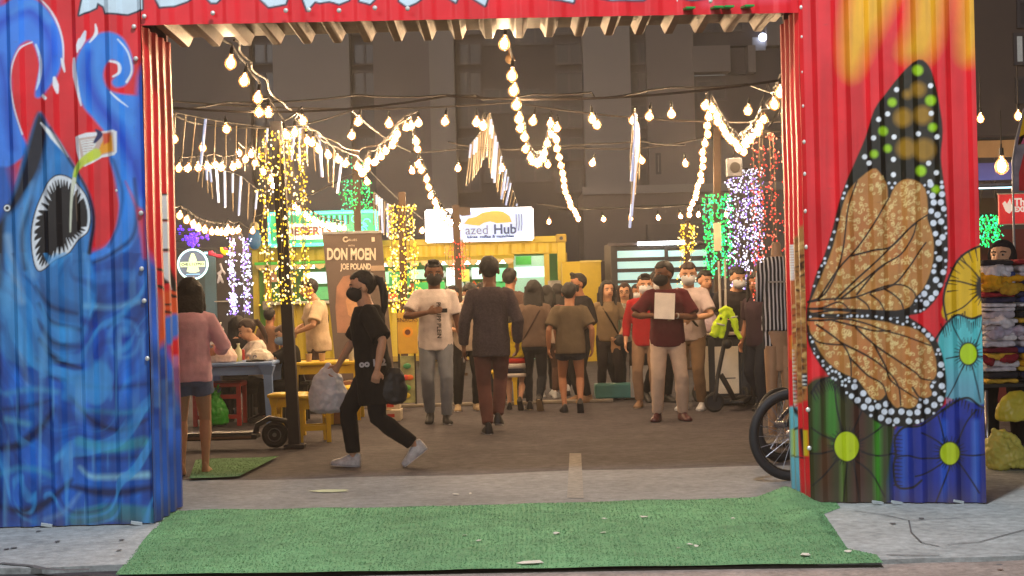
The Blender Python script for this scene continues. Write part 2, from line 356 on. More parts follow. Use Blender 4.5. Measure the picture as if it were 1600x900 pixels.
SIDE_L_BLUE = '2b62c4'
def paint_side_left(p):
    X, Y = p.X, p.Y
    n = vnoise(X / 12, Y / 40); i = np.arange(len(X)); blue = np.array(lin('2f66cc')) * (0.45 + 0.9 * n)[:, None]
    edge = 330 + (X - 225) * 5.5 + 30 * (n - .5); a = np.clip((Y - edge) / 25, 0, 1); p._mix(i, a, blue)
    c = lambda q: [(200 + x / 3.21, 280 + y / 3.21) for x, y in q]
    p.poly(c([(158, 75), (182, 75), (186, 205), (160, 205)]), 'e4e6ea', .8, False); p.poly(c([(160, 215), (194, 215), (196, 350), (162, 350)]), 'e0e2e8', .8, False)
    p.poly(c([(165, 365), (200, 365), (222, 555), (205, 555), (172, 470)]), 'e2e4ea', .8, False)
    p.poly(c([(150, 560), (238, 560), (246, 660), (200, 720), (150, 860)]), 'e4562a', 3, False)
    for q in ([(158, 76), (184, 76)], [(162, 205), (188, 205)], [(164, 355), (196, 355)], [(200, 360), (226, 560)], [(170, 470), (186, 520)], [(148, 450), (160, 460)], [(150, 535), (166, 555)], [(208, 570), (226, 590)], [(180, 628), (200, 628)], [(180, 660), (202, 672)]):
        p.line(c(q), 3.4, BLK, .7, False)
    p.poly(c([(180, 700), (240, 680), (248, 760), (200, 830), (182, 800)]), '3a78d8', 3)
    for k in range(14): p.line([(228 + k * 4.2, 560 + 18 * (k % 5)), (232 + k * 4, 600 + 22 * (k % 4))], 6, ('1b3a94', '6aa4e8', '101c4c')[k % 3], 5, alpha=.7)

GOLD_A = [(1363, 264), (1376, 272), (1386, 290), (1388, 312), (1398, 292), (1412, 281), (1430, 282), (1446, 296), (1450, 330), (1449, 342), (1457, 366), (1459, 395), (1454, 425), (1442, 452), (1430, 464), (1422, 478), (1400, 488), (1350, 489), (1300, 490), (1272, 489), (1264, 480), (1276, 450), (1288, 420), (1300, 390), (1310, 352), (1318, 318), (1332, 290)]
GOLD_B = [(1264, 498), (1300, 496), (1350, 499), (1385, 503), (1400, 508), (1425, 512), (1446, 526), (1460, 552), (1463, 585), (1452, 600), (1456, 616), (1446, 622), (1436, 620), (1432, 632), (1420, 638), (1408, 635), (1400, 637), (1388, 622), (1384, 616), (1376, 624), (1362, 622), (1350, 606), (1338, 592), (1312, 580), (1290, 562), (1274, 535), (1265, 515)]
WING = [(1435, 93), (1452, 104), (1461, 130), (1468, 165), (1473, 205), (1470, 245), (1474, 280), (1479, 320), (1481, 370), (1480, 420), (1470, 455), (1452, 480), (1436, 490), (1420, 494), (1440, 508), (1462, 530), (1474, 560), (1479, 600), (1474, 632), (1455, 652), (1430, 664), (1400, 667), (1375, 662), (1350, 645), (1325, 620), (1298, 592), (1275, 560), (1262, 530), (1260, 490), (1264, 470), (1274, 432), (1288, 398), (1300, 360), (1310, 320), (1322, 285), (1338, 248), (1352, 215), (1366, 172), (1384, 146), (1408, 116)]
def flower(p, cx, cy, r, cc, petals, n, r0, r1, asp=1.1):
    for k in range(n):
        a = 2 * math.pi * k / n + rng.random() * .15; q = r1 * (0.75 + 0.4 * rng.random())
        p.line([(cx + r * .9 * math.cos(a), cy + r * asp * .9 * math.sin(a)), (cx + (r + q) * math.cos(a), cy + (r * asp + q) * math.sin(a))], [2.2, .8], BLK, .6, False)
    p.dot(cx, cy, r + 2, BLK, ry=r * asp + 2); p.dot(cx, cy, r, cc, ry=r * asp)
def paint_butterfly(p):
    X, Y = p.X, p.Y
    n1 = vnoise(X / 14, Y / 160); p.C[:] = np.array(lin('e2202c'))[None] * (0.82 + 0.3 * n1)[:, None]
    for q in ([(1322, 10), (1345, -60), (1420, -60), (1392, 10), (1366, 60), (1336, 118), (1318, 100)], [(1432, -60), (1476, -60), (1470, 40), (1456, 84), (1436, 96), (1408, 84), (1424, 30)], [(1510, -60), (1560, -60), (1534, 70), (1512, 96), (1500, 70)]):
        p.poly(q, 'e2ac24', 17, alpha=.92)
    # flowers' grounds
    p.poly([(1479, 500), (1474, 470), (1482, 436), (1500, 404), (1524, 386), (1560, 380), (1560, 500)], 'dcb01a', 1)
    p.poly([(1466, 530), (1478, 506), (1496, 492), (1518, 498), (1536, 492), (1560, 500), (1560, 640), (1480, 620), (1462, 620)], '58c0c8', 1.5)
    i = np.nonzero((X > 1470) & (Y > 545) & (Y < 660))[0]; p._mix(i, np.clip((Y[i] - 545) / 60, 0, 1) * .6 * (X[i] > 1478), '6c86a8')
    p.poly([(1250, 640), (1262, 600), (1290, 588), (1320, 600), (1352, 640), (1400, 668), (1402, 830), (1250, 830)], '3c3a20', 3)
    p.poly([(1398, 672), (1430, 664), (1474, 634), (1500, 622), (1530, 632), (1560, 640), (1560, 830), (1398, 830)], '1c3196', 2)
    for (x0, c, w, y0, y1) in ((1300, '3c8c2c', 18, 600, 690), (1276, '2f6a24', 10, 620, 700), (1372, '3f9a2c', 10, 650, 780), (1316, '78a048', 3, 700, 790), (1342, '4a2420', 22, 640, 790), (1290, '5a3420', 20, 690, 790), (1388, '2c4a20', 8, 670, 780)):
        p.line([(x0, y0), (x0, y1)], w, c, 5, False, alpha=.8)
    for (x0, c, w) in ((1412, '2f62c8', 8), (1428, '1a2a80', 8), (1475, '3060cc', 9), (1500, '141c60', 12), (1524, '4a7ad8', 8), (1538, '141c60', 5), (1452, '15206a', 12)):
        p.line([(x0, 660), (x0, 800)], w, c, 5, False, alpha=.75)
    # flower outlines
    def petal(pts, w=3): p.line(pts, w, BLK, .7)
    petal([(1479, 500), (1474, 468), (1481, 438), (1498, 405), (1522, 388), (1545, 382)], 3.5); petal([(1482, 438), (1500, 440), (1530, 448)], 2.5); petal([(1478, 492), (1505, 480), (1528, 458)], 2.2); petal([(1500, 405), (1518, 420), (1532, 440)], 2.2)
    for k in range(16):
        a = R(175 + k * 12); x = 1535 + 58 * math.cos(a) * (1 if k % 2 else .95); y = 450 + 62 * math.sin(a); p.line([(x, y), (x + (1535 - x) * .3, y + (450 - y) * .3)], [2.5, .8], BLK, .6, False)
    p.dot(1538, 450, 14, '241a12', 2, ry=20)
    for k in range(12): a = R(100 + k * 15); p.line([(1538 + 12 * math.cos(a), 450 + 18 * math.sin(a)), (1538 + 24 * math.cos(a), 450 + 30 * math.sin(a))], [2, .7], BLK, .6, False)
    petal([(1462, 530), (1478, 506), (1496, 492), (1518, 498), (1536, 492), (1550, 498)], 3.5)
    for q in ([(1505, 540), (1490, 512), (1486, 500)], [(1524, 542), (1534, 512), (1540, 500)], [(1500, 556), (1478, 560)], [(1508, 566), (1492, 600), (1480, 622)], [(1518, 566), (1526, 600), (1532, 628)], [(1527, 556), (1545, 560)]): petal(q, 2)
    for k in range(22):
        x = 1470 + k * 3.4; y = (505 if k > 4 else 512) + 6 * math.sin(k) - (6 if 5 < k < 12 else 0); p.line([(x, y - 6), (x + (1513 - x) * .08, y + 10)], [2, .6], BLK, .6, False)
    flower(p, 1513, 553, 13, 'b4d41c', 5, 26, 0, 11, 1.25)
    petal([(1268, 614), (1280, 596), (1300, 590), (1322, 600), (1338, 622)], 3.5)
    for k in range(14): x = 1268 + k * 4; y = 612 - 18 * math.sin(math.pi * min(1, k / 12)); p.line([(x, y), (x + (1323 - x) * .12 + 2, y + 16)], [3, .7], BLK, .6, False)
    for q in ([(1316, 674), (1308, 640), (1304, 604)], [(1332, 676), (1344, 648), (1352, 630)], [(1344, 690), (1366, 676), (1380, 664)], [(1346, 706), (1370, 712), (1398, 708)], [(1338, 720), (1362, 740), (1382, 775)], [(1324, 724), (1320, 760), (1318, 790)], [(1308, 718), (1290, 740), (1270, 758)], [(1302, 704), (1284, 708), (1266, 708)], [(1304, 688), (1286, 680), (1268, 668)], [(1334, 722), (1340, 760), (1344, 790)]): petal(q, 2.6)
    flower(p, 1323, 697, 19, 'bdd01c', 6, 30, 0, 10, 1.2)
    petal([(1548, 640), (1530, 634), (1514, 622), (1496, 626), (1474, 640), (1440, 664), (1412, 668), (1398, 686), (1400, 710), (1396, 730), (1402, 760), (1424, 762), (1440, 750)], 3.5)
    for k in range(14): y = 680 + k * 6; p.line([(1397, y), (1410, y + 1)], [2.6, .7], BLK, .6, False)
    for k in range(14): x = 1474 + k * 5; y = 640 - 18 * math.sin(math.pi * min(1, k / 9)) ** .7; p.line([(x, y), (x - 2, y + 12)], [2.6, .7], BLK, .6, False)
    for q in ([(1472, 694), (1456, 684), (1440, 676)], [(1476, 690), (1470, 664), (1466, 650)], [(1496, 692), (1510, 660), (1526, 640)], [(1502, 710), (1520, 712), (1545, 708)], [(1498, 722), (1516, 748), (1530, 770)], [(1484, 728), (1474, 756), (1462, 786)], [(1468, 716), (1440, 716), (1420, 712), (1400, 714)], [(1472, 724), (1450, 738), (1430, 744)]): petal(q, 2.4)
    flower(p, 1484, 708, 15, 'b4c81e', 6, 28, 0, 11, 1.15)
    # wing
    p.poly(WING, '15120f', 1.2, k=3)
    i = np.nonzero(inside(X, Y, np.array(WING)) & (Y < 285))[0]; p._mix(i, np.clip(vnoise(X[i] / 20, Y[i] / 30), 0, 1) * .25, '3a3a18')
    for (x, y, r) in ((1435, 140, 11), (1418, 148, 6), (1411, 184, 14), (1442, 180, 14), (1416, 232, 15), (1444, 234, 17)): p.dot(x, y, r, 'b08422', 5, alpha=.75)
    for (x, y, r) in ((1434, 110, 8), (1394, 160, 6.5), (1454, 157, 8), (1380, 205, 7), (1457, 199, 6.5), (1387, 232, 6), (1366, 241, 6), (1439, 267, 8), (1462, 296, 6)): p.dot(x, y, r, '9fd01e', 2.5)
    for (x, y) in ((1401, 140), (1454, 134), (1387, 178), (1455, 177), (1373, 187), (1365, 216), (1397, 214), (1435, 209), (1464, 214), (1396, 249), (1351, 245), (1358, 255), (1396, 273), (1451, 255), (1463, 270), (1453, 284)): p.dot(x, y, 4, 'eef2f8', .7)
    for G in (GOLD_A, GOLD_B):
        p.poly(G, 'bc8646', 1.2, k=3)
    GA = catmull(GOLD_A, True, 3); GB = catmull(GOLD_B, True, 3); Wg = catmull(WING, True, 3)
    i = np.nonzero((X > 1262) & (X < 1465) & (Y > 262) & (Y < 640))[0]; dg = np.minimum(sdist(X[i], Y[i], GA), sdist(X[i], Y[i], GB)); ins = np.clip(-dg / 3, 0, 1)
    p._mix(i, ins * .55 * vnoise(X[i] / 25, Y[i] / 50), 'b85a34'); p._mix(i, ins * np.clip(1 - (X[i] - 1262) / 60, 0, 1) * .6 * (abs(Y[i] - 492) < 26), 'd8602c')
    k = 0; cnt = 0
    while cnt < 620 and k < 6000:
        k += 1; x = rng.uniform(1266, 1462); y = rng.uniform(266, 636); q = np.array([x]); w = np.array([y])
        if min(sdist(q, w, GA[::2])[0], sdist(q, w, GB[::2])[0]) > -3: continue
        cnt += 1; a0 = rng.uniform(0, 6.28); rr = rng.uniform(2.2, 4.2)
        p.line([(x + rr * (1 - .12 * t) * math.cos(a0 + t), y + rr * (1 - .12 * t) * math.sin(a0 + t)) for t in np.linspace(0, 4.6, 5)], 1.5, 'f0d490', .7, False, alpha=.8)
    # white border dots
    cand = []; 
    for _ in range(5200):
        x = rng.uniform(1262, 1480); y = rng.uniform(250, 666); cand.append((x, y))
    cx = np.array([c[0] for c in cand]); cy = np.array([c[1] for c in cand]); dW = sdist(cx, cy, Wg); dG = np.minimum(sdist(cx, cy, GA), sdist(cx, cy, GB)); ok = (dW < -2.4) & (dG > 2.6) & (cy > 285); sel = []
    for x, y, a, b, o in zip(cx, cy, dW, dG, ok):
        if not o: continue
        big = (x > 1330 and y > 560) or x > 1440; r = min(-a - .8, b - .8, (4.8 if big else 2.2)); r = max(r, 1.1)
        if all((x - u) ** 2 + (y - v) ** 2 > (r + w + .7) ** 2 for u, v, w in sel): sel.append((x, y, r))
    for x, y, r in sel: p.dot(x, y, r, 'dfe6f4', .6)
    c5 = lambda q: [(1240 + x / 3.335, 250 + y / 3.335) for x, y in q]
    for q in ([(75, 740), (160, 700), (230, 570), (262, 440), (285, 250), (330, 110)], [(130, 725), (230, 572), (330, 460), (420, 330), (500, 190)], [(300, 500), (420, 470), (510, 450), (620, 340), (700, 285)], [(215, 730), (330, 620), (440, 520), (540, 420), (600, 360), (640, 330)],
              [(250, 720), (400, 600), (470, 545), (560, 490), (620, 400), (640, 330)], [(330, 700), (420, 590), (470, 550)], [(400, 690), (520, 650), (600, 560), (660, 470), (690, 430)], [(75, 740), (180, 725), (320, 715), (470, 660), (560, 650), (620, 680), (640, 720)], [(470, 670), (520, 700), (560, 740), (575, 790)],
              [(400, 700), (450, 740), (480, 800)], [(330, 715), (380, 750), (400, 790)], [(75, 775), (150, 770), (240, 740), (300, 790)], [(75, 800), (140, 820), (220, 820), (300, 795)]): p.line(c5(q), [3.2, 2.2], '20100c', .7)
    p.line(c5([(75, 775), (250, 780), (430, 795), (560, 800), (640, 760)]), [3, 5, 9, 12, 6], '15100f', .8)
    c2 = lambda q: [(1230 + x / 2.143, 400 + y / 2.143) for x, y in q]
    for q in ([(70, 215), (130, 215), (190, 210), (260, 225), (330, 250), (400, 270), (480, 300)], [(75, 195), (180, 180), (300, 190)], [(100, 230), (180, 290), (210, 340), (215, 400)], [(180, 290), (260, 330), (320, 370), (370, 430), (380, 500)], [(230, 240), (290, 295), (370, 350), (430, 390), (450, 410), (495, 418)], [(290, 295), (330, 370), (350, 420), (440, 480)],
              [(75, 260), (110, 290), (190, 298)], [(150, 215), (230, 235), (290, 250), (345, 250)], [(70, 235), (75, 290), (100, 330)], [(210, 340), (270, 400), (320, 430), (340, 500)], [(420, 440), (440, 470), (460, 480)]): p.line(c2(q), [3.4, 2.2], '20100c', .7)
    k = vnoise(X / 4, Y / 120); p.C[:] *= (0.9 + 0.2 * k)[:, None]

def paint_side_right(p):
    X, Y = p.X, p.Y
    sel = np.nonzero((X < 1262) & (Y > 380) & (Y < 625))[0]; 
    c = lambda q: [(1200 + x / 3.46, 380 + y / 3.46) for x, y in q]
    p.poly([(1240, 385), (1256, 350), (1262, 500), (1262, 625), (1248, 632), (1244, 560)], 'b07a44', 1.5, False)
    for _ in range(300):
        x = rng.uniform(1243, 1260); y = rng.uniform(370, 625); p.line([(x, y), (x + rng.uniform(-3, 3), y + rng.uniform(2, 7))], rng.uniform(.8, 2.2), ('3a1810', 'dcb070', '8c4a24')[rng.integers(3)], .6, False)
    p.line([(1239, 470), (1240, 520)], 5, 'c8202c', 1, False); p.line([(1240, 525), (1241, 560)], 5, 'dcb81c', 1, False)
    for y in range(384, 440, 4): p.dot(1240.5, y, 1.7, 'eef0f4')
    for y in range(548, 640, 6): p.dot(1242 + (y - 548) * .03, y, 2.2, 'eef0f4')
    p.line([(1243, 640), (1247, 780)], 12, '6cc0d4', 1.5, False); p.line([(1244, 672), (1245, 712)], 7, 'b8cc20', 1, False); p.poly([(1256, 672), (1263, 672), (1264, 712), (1257, 712)], 'e0c81c', .8, False)
    for q in ([(1243, 625), (1250, 660), (1246, 672)], [(1242, 712), (1262, 716)], [(1255, 670), (1257, 712)], [(1241, 540), (1243, 640)]): p.line(q, 2, BLK, .6)
    p.poly([(1257, 583), (1261, 583), (1262, 604), (1258, 604)], '241c30', .7, False)
    for y in (588, 594, 600): p.dot(1259.5, y, 1.5, 'eef0f4')

LETTERS = [  # graffiti letters on the lintel: only their lower edges show in the frame
    [(125, 24), (150, 12), (152, 4), (162, 10), (165, 20), (200, 22), (222, 14), (221, -40), (196, -96), (160, -100), (136, -30)],
    [(236, -90), (242, -4), (250, 11), (272, 9), (292, 2), (302, -4), (300, -90)],
    [(316, -90), (320, -6), (330, 4), (338, 4), (346, -4), (362, -96)],
    [(398, -92), (404, -4), (420, 11), (446, 6), (450, -6), (450, -90)],
    [(468, -94), (474, 0), (480, 16), (492, 2), (500, 4), (515, 2), (530, 6), (545, 0), (552, -90)],
    [(564, -90), (562, 2), (578, 6), (590, -6), (600, -88)],
    [(622, -90), (624, 2), (636, 10), (650, 4), (664, -6), (668, -92)],
    [(690, -90), (700, -4), (712, 4), (716, -6), (722, -92)], [(736, -92), (740, -2), (758, 9), (762, -4), (768, -90)],
    [(836, -90), (846, -6), (860, -2), (888, 2), (896, 4), (910, -90)], [(930, -90), (934, -4), (955, 0), (1005, 0), (1022, -10), (1026, -92)],
    [(1048, -94), (1052, -6), (1080, 0), (1110, -4), (1116, -92)], [(1136, -96), (1142, -10), (1170, -4), (1192, -12), (1198, -96)]]
def paint_lintel(p):
    X, Y = p.X, p.Y; n = vnoise(X / 30, Y / 90 + 9); p.C[:] = np.array(lin('e4202e'))[None] * (0.88 + 0.2 * n)[:, None]
    for L in LETTERS:
        p.poly(L, 'f07890', 5, False, alpha=.5); p.line(L + [L[0]], 6, '1e2c40', .9, False); p.poly(L, 'cfe4f2', .8, False)
        P = np.array(L, float); cxx = P[:, 0].mean(); p.line([(cxx - 14, -8), (cxx + 6, -4)], 2, '9cc4dc', 1.5, False)
    p.line([(100, -60), (118, 40), (112, 100)], 16, 'd06078', 9, alpha=.5); p.line([(1100, 6), (1230, -2)], 8, 'f06078', 6, alpha=.5)
# ------------------------------------------------------------------ the ground
M_asph = mat('asphalt', '4a464b', spec=.25, rough=0.8, var=0.30, scale=1.6, bump=0.8, bscale=55, fine=.4, fscale=9)
M_conc = mat('concrete', 'a4a8a8', rough=0.85, var=0.2, scale=2.2, bump=0.6, bscale=40, fine=.28, fscale=13)
M_road = mat('road_surface', '9a8c84', rough=0.9, var=0.2, scale=3, bump=0.5, bscale=80, fine=.3, fscale=22)
GY = gnd(240, 820).y; YC = gnd(800, 739).y; YF = gnd(800, 889).y
def sheet(name, pts, z, m, kind='structure', thick=0.0, label=None, cat=None, group=None):
    b = MB(); b.prism([(p[0], p[1], z) for p in pts], (0, 0, -thick)) if thick else b.add([(p[0], p[1], z) for p in pts], [tuple(range(len(pts)))])
    return b.build(name, m, kind=kind, label=label, cat=cat, group=group)
sheet('ground', [(-300, -60), (300, -60), (300, 400), (-300, 400)], -0.03, M_asph)
sheet('road', [(-60, -40), (60, -40), (60, YF), (-60, YF + .05)], -0.02, M_road)
def strip_y(x): return YC + 0.06 * math.sin(x * 1.3) + .04 * math.sin(x * 4.1) - 0.05 * x * .3
sheet('yard_paving', [(-40, YC - .5)] + [(x, YC - .1) for x in (-40, 40)] + [(40, 60), (-40, 60)], -0.004, M_asph)
sheet('lit_ground_strip', [(-12, GY - .2), (12, GY - .2)] + [(x / 4, strip_y(x / 4)) for x in range(48, -49, -1)], 0.0, mat('lit_strip_tone', '76787a', rough=.8, var=.22, scale=1.7, bump=.5, bscale=50, fine=.3, fscale=12))  # paler colour stands for lamp-lit ground up to the lintel's shadow edge
# front slabs with cracked edge, each a step above the road
def rag(x0, x1, y, a, n=26):
    random.seed(int(x0 * 10) & 255); return [(x0 + (x1 - x0) * k / n, y + random.uniform(-a, a)) for k in range(n + 1)]
cl = gnd(182, 900); cr = gnd(1380, 884)
sheet('pavement', rag(-9, cl.x + .1, gnd(40, 888).y, .03) + [(cl.x + .1, GY + .3), (-9, GY + .3)], 0.004, M_conc, thick=.06)
sheet('pavement', rag(cr.x - .3, 9, gnd(1500, 872).y, .015) + [(9, GY + 2.6), (2.75, GY + 2.6), (2.7, GY + .25), (cr.x - .3, GY + .25)], 0.004, M_conc, thick=.06)
# cracks in the slabs as thin grooves
M_crack = mat('crack_dirt', '626264', rough=1)
def crack(px, w=0.006):
    b = MB(); P = [gnd(*q) for q in px]
    for i in range(len(P) - 1):
        d = (P[i + 1] - P[i]).normalized(); n = Vector((-d.y, d.x, 0)) * w
        b.add([Vector((*q.xy, .009)) for q in (P[i] - n, P[i] + n, P[i + 1] + n, P[i + 1] - n)], [(0, 1, 2, 3)])
    return b.build('pavement_crack', M_crack, kind='structure')
crack([(0, 882), (22, 884), (48, 886), (70, 891), (104, 893), (140, 892)], .022); crack([(1385, 869), (1420, 870), (1468, 870)], .007)
crack([(1420, 815), (1424, 834), (1440, 850), (1468, 856)], .005); crack([(1480, 853), (1530, 849), (1570, 838), (1600, 830)], .005); crack([(1335, 800), (1380, 806), (1420, 815), (1500, 812)], .004)
def stain(px, py, w, h, m, z=.0095):
    c = gnd(px, py); b = MB(); random.seed(int(px)); b.add([(c.x + w * math.cos(t) * random.uniform(.6, 1.2), c.y + h * math.sin(t) * random.uniform(.6, 1.2), z) for t in [k * 6.283 / 9 for k in range(9)]], [tuple(range(9))])
    return b.build('pavement_stain', m, kind='structure')
for q in ((10, 860), (22, 858), (190, 846), (186, 862), (60, 832), (90, 848), (1440, 812), (1562, 885), (1395, 820)): stain(q[0], q[1], .018, .03, M_crack)
# ---- painted marks and litter on the ground
M_wht = mat('old_white_paint', 'a8a49c', rough=.8, var=.3, scale=12); M_paper = mat('paper_scrap', 'd8d2c4', rough=.9)
p0, p1, p2, p3 = gnd(886, 779), gnd(912, 779), gnd(908, 709), gnd(890, 709)
b = MB(); b.add([(q.x, q.y, .0045) for q in (p0, p1, p2, p3)], [(0, 1, 2, 3)]); b.build('parking_line', mat('worn_line_paint', '86827c', rough=.85, var=.35, scale=20), kind='structure')
stain(515, 768, .16, .09, mat('pale_repair_patch', 'b9bf9e', rough=.9), .006)
kb = MB(); a = gnd(600, 640); c = gnd(800, 632); kb.box2((-3.4, c.y, -.004), (1.2, c.y + .1, .035), .01); kb.build('kerb_strip', mat('pale_kerb', '8c8478', rough=.8), kind='structure')

# ------------------------------------------------------------------ green carpet in the gateway
M_turf = mat('green_turf', '6c9c6c', rough=0.95, var=0.3, scale=1.1, bump=0.45, bscale=260, fine=.22, fscale=7)
def carpet(corners, nu, nv, zf, name, label, blades):
    A, B, C, D = [Vector(c) for c in corners]    # front-left, front-right, back-right, back-left
    t = thing(name, label, 'carpet', (0, 0, 0)); b = MB(); vs = []
    for j in range(nv + 1):
        for i in range(nu + 1):
            u, v = i / nu, j / nv; p = (A * (1 - u) + B * u) * (1 - v) + (D * (1 - u) + C * u) * v; vs.append(zf(u, v, p))
    b.add(vs, [(j * (nu + 1) + i, j * (nu + 1) + i + 1, (j + 1) * (nu + 1) + i + 1, (j + 1) * (nu + 1) + i) for j in range(nv) for i in range(nu)])
    o = b.build('turf_sheet', M_turf, t, smooth='all')
    random.seed(3); g = MB(); 
    for _ in range(blades):
        i = random.randrange(nu); j = random.randrange(nv); p = vs[j * (nu + 1) + i].lerp(vs[(j + 1) * (nu + 1) + i + 1], random.random()); q = vs[j * (nu + 1) + i + 1].lerp(vs[(j + 1) * (nu + 1) + i], random.random())
        p = p.lerp(q, random.random()); a = random.uniform(0, 6.28); w = .0035; h = random.uniform(.003, .007)
        g.v += [(p.x - w * math.cos(a), p.y - w * math.sin(a), p.z), (p.x + w * math.cos(a), p.y + w * math.sin(a), p.z), (p.x + random.uniform(-.006, .006), p.y + random.uniform(-.006, .006), p.z + h)]
        n = len(g.v); g.f.append((n - 3, n - 2, n - 1))
    me = bpy.data.meshes.new('turf_pile'); me.from_pydata(g.v, [], g.f)
    link('turf_pile', me, mat('turf_pile_green', '7aa678', rough=.95, var=.3, scale=5), t, kind='stuff')
    return t
def zmain(u, v, p):
    e = 0.014 + 0.009 * math.sin(p.x * 2.1 + p.y * 3) * math.sin(p.y * 2.2) + .006 * math.sin(p.x * 9 + p.y * 4)
    curl = max(0, 1 - math.hypot((u - 0.93) / .05, (v - .93) / .22)) ** 1.3 * 0.09 + max(0, 1 - math.hypot((u - .945) / .04, (v - .62) / .13)) * .05
    x = p.x; y = p.y + 0.03 * math.sin(p.x * 1.7) * (1 if v > .5 else .4) * (abs(v - .5) * 2)
    if u > .955: x -= (u - .955) / .045 * .13 * max(0, min(1, (v - .1) / .08)) * max(0, min(1, (.8 - v) / .1))
    return Vector((x, y, max(.010, e) * min(1, .35 + 14 * min(v, 1 - v, u, 1 - u)) + curl))
CB = gnd(1268, 772)
carpet((gnd(180, 899), gnd(1380, 881), gnd(1300, 778), gnd(262, 800)), 150, 60, zmain, 'green_carpet', 'worn green artificial turf mat laid across the ground in the red gateway', 60000)
carpet((gnd(296, 752), gnd(374, 747), gnd(436, 716), gnd(306, 722)), 24, 16, lambda u, v, p: Vector((p.x, p.y, .02 + .004 * math.sin(9 * p.x))), 'turf_mat', 'small grass-green turf mat under the feet of the girl in the pink top', 3000)
LIT = [(828, 880, .085, .035, 'flat white paper wrapper lying at the front edge of the green carpet'), (942, 833, .02, .02, None), (870, 834, .022, .018, None), (1007, 808, .03, .02, None), (1078, 851, .022, .015, None), (1088, 854, .018, .014, None), (1258, 868, .03, .03, None), (748, 845, .016, .014, None), (944, 811, .02, .012, None), (726, 837, .018, .012, None), (1325, 862, .02, .02, None), (712, 773, .03, .02, None), (735, 772, .015, .01, None), (1145, 811, .014, .012, None), (1060, 857, .012, .01, None)]
ORD = 'first second third fourth fifth sixth seventh eighth ninth tenth eleventh twelfth thirteenth fourteenth fifteenth sixteenth seventeenth eighteenth nineteenth twentieth'.split()
for (px, py, w, h, lb) in LIT:
    c = gnd(px, py, .014 if py > 780 else .004); random.seed(px); b = MB(); a = random.uniform(0, 3); pts = [(c.x + w * math.cos(t + a) * random.uniform(.7, 1.1), c.y + h * 1.6 * math.sin(t + a) * random.uniform(.7, 1.1), c.z + random.uniform(0, .008)) for t in (0.3, 1.4, 2.5, 3.4, 4.6, 5.7)]
    b.prism(pts, (0, 0, .002)); b.build('litter_scrap', M_paper, label=lb or 'tiny pale litter scrap, %s from the left on the %s of the gateway' % (ORD[sorted(q[0] for q in LIT).index(px)], 'grey strip' if py < 780 else 'green carpet'), cat='litter', group='scraps of litter round the carpet')

# ------------------------------------------------------------------ the painted sheet-metal gate
M_paint = mat('painted_sheet', 'ffffff', rough=0.42, var=0.12, scale=5, bump=0.15, bscale=14, attr='paint', spec=0.4, coat=0.0)
gate = thing('entrance_gate', 'red corrugated metal gateway with a blue shark mural and an orange butterfly wing', 'gate', (0, GY, 0))
GI = Matrix.Translation((0, -GY, 0))
def trap(s, per=0.21, ph=0.0):
    f = ((s + ph) / per) % 1.0
    if f < .46: return 0.0
    if f < .60: return (f - .46) / .14
    if f < .86: return 1.0
    return 1 - (f - .86) / .14
def metal(name, A, B, z0, z1, res, amp, paint, ph=0.0, horiz=True, lean=0.0, base='e2202c', label=None, zfun=None):
    A = Vector(A); B = Vector(B); d = (B - A); L = d.xy.length; d.normalize(); nrm = Vector((d.y, -d.x, 0)); nu = max(2, int(L / res)); nv = max(2, int((z1 - z0) / res))
    u = np.linspace(0, L, nu + 1); v = np.linspace(z0, z1, nv + 1); U, V = np.meshgrid(u, v)
    flat = np.stack([A.x + d.x * U.ravel(), A.y + d.y * U.ravel(), V.ravel()], 1)
    D = np.array([trap(x, ph=ph) for x in u]) * amp; DD = np.tile(D, nv + 1)
    dent = (vnoise(flat[:, 0] * 3 + 11, flat[:, 2] * 2.2 + flat[:, 1]) - .5) * .008
    P = flat + np.array([nrm.x, nrm.y, 0])[None] * (DD + dent)[:, None]
    me = bpy.data.meshes.new(name); i = np.arange(nv)[:, None] * (nu + 1) + np.arange(nu)[None]; i = i.ravel()
    F = np.stack([i, i + 1, i + nu + 2, i + nu + 1], 1)
    P[:, 1] -= GY
    me.vertices.add(len(P)); me.vertices.foreach_set('co', P.ravel()); me.loops.add(F.size); me.loops.foreach_set('vertex_index', F.ravel()); me.polygons.add(len(F)); me.polygons.foreach_set('loop_start', np.arange(0, F.size, 4)); me.update(calc_edges=True)
    pt = Paint(flat, base); 
    if paint: paint(pt)
    zz = flat[:, 2]; nn = vnoise(flat[:, 0] * 14 + flat[:, 1] * 11, zz * 5); nf = vnoise(flat[:, 0] * 60 + flat[:, 1] * 50 + 7, zz * 60)
    al = np.clip((.16 - zz) / .16, 0, 1) * (.25 + .75 * nn) * .7 + np.clip((nf - .93) * 12, 0, 1) * .35 + np.clip((vnoise(flat[:, 0] * 45 + flat[:, 1] * 45, zz * 1.3 + 5) - .86) * 6, 0, 1) * .22
    pt._mix(np.arange(len(zz)), np.clip(al, 0, .8), '5a4a42')
    ca = me.color_attributes.new('paint', 'FLOAT_COLOR', 'POINT'); ca.data.foreach_set('color', np.concatenate([np.clip(pt.C, 0, 1) * .92, np.ones((len(P), 1))], 1).ravel())
    me.polygons.foreach_set('use_smooth', np.ones(len(F), bool)); me.set_sharp_from_angle(angle=R(20))
    return link(name, me, M_paint, gate, label=label)
LB = gnd(240, 821); RB = gnd(1267, 787); RE = gnd(1541, 788); LT = 3.72
XL = LB.x; XR = RB.x; GYR = RB.y
LZ0 = at(217, 40, GY).z; LZ1 = at(1250, 12, GYR).z
def pL(p): paint_shark(p); paint_lett(p)
def paint_lett(p):
    for L in LETTERS[:1]: p.line(L + [L[0]], 6, '1e2c40', .9, False); p.poly(L, 'cfe4f2', .8, False)
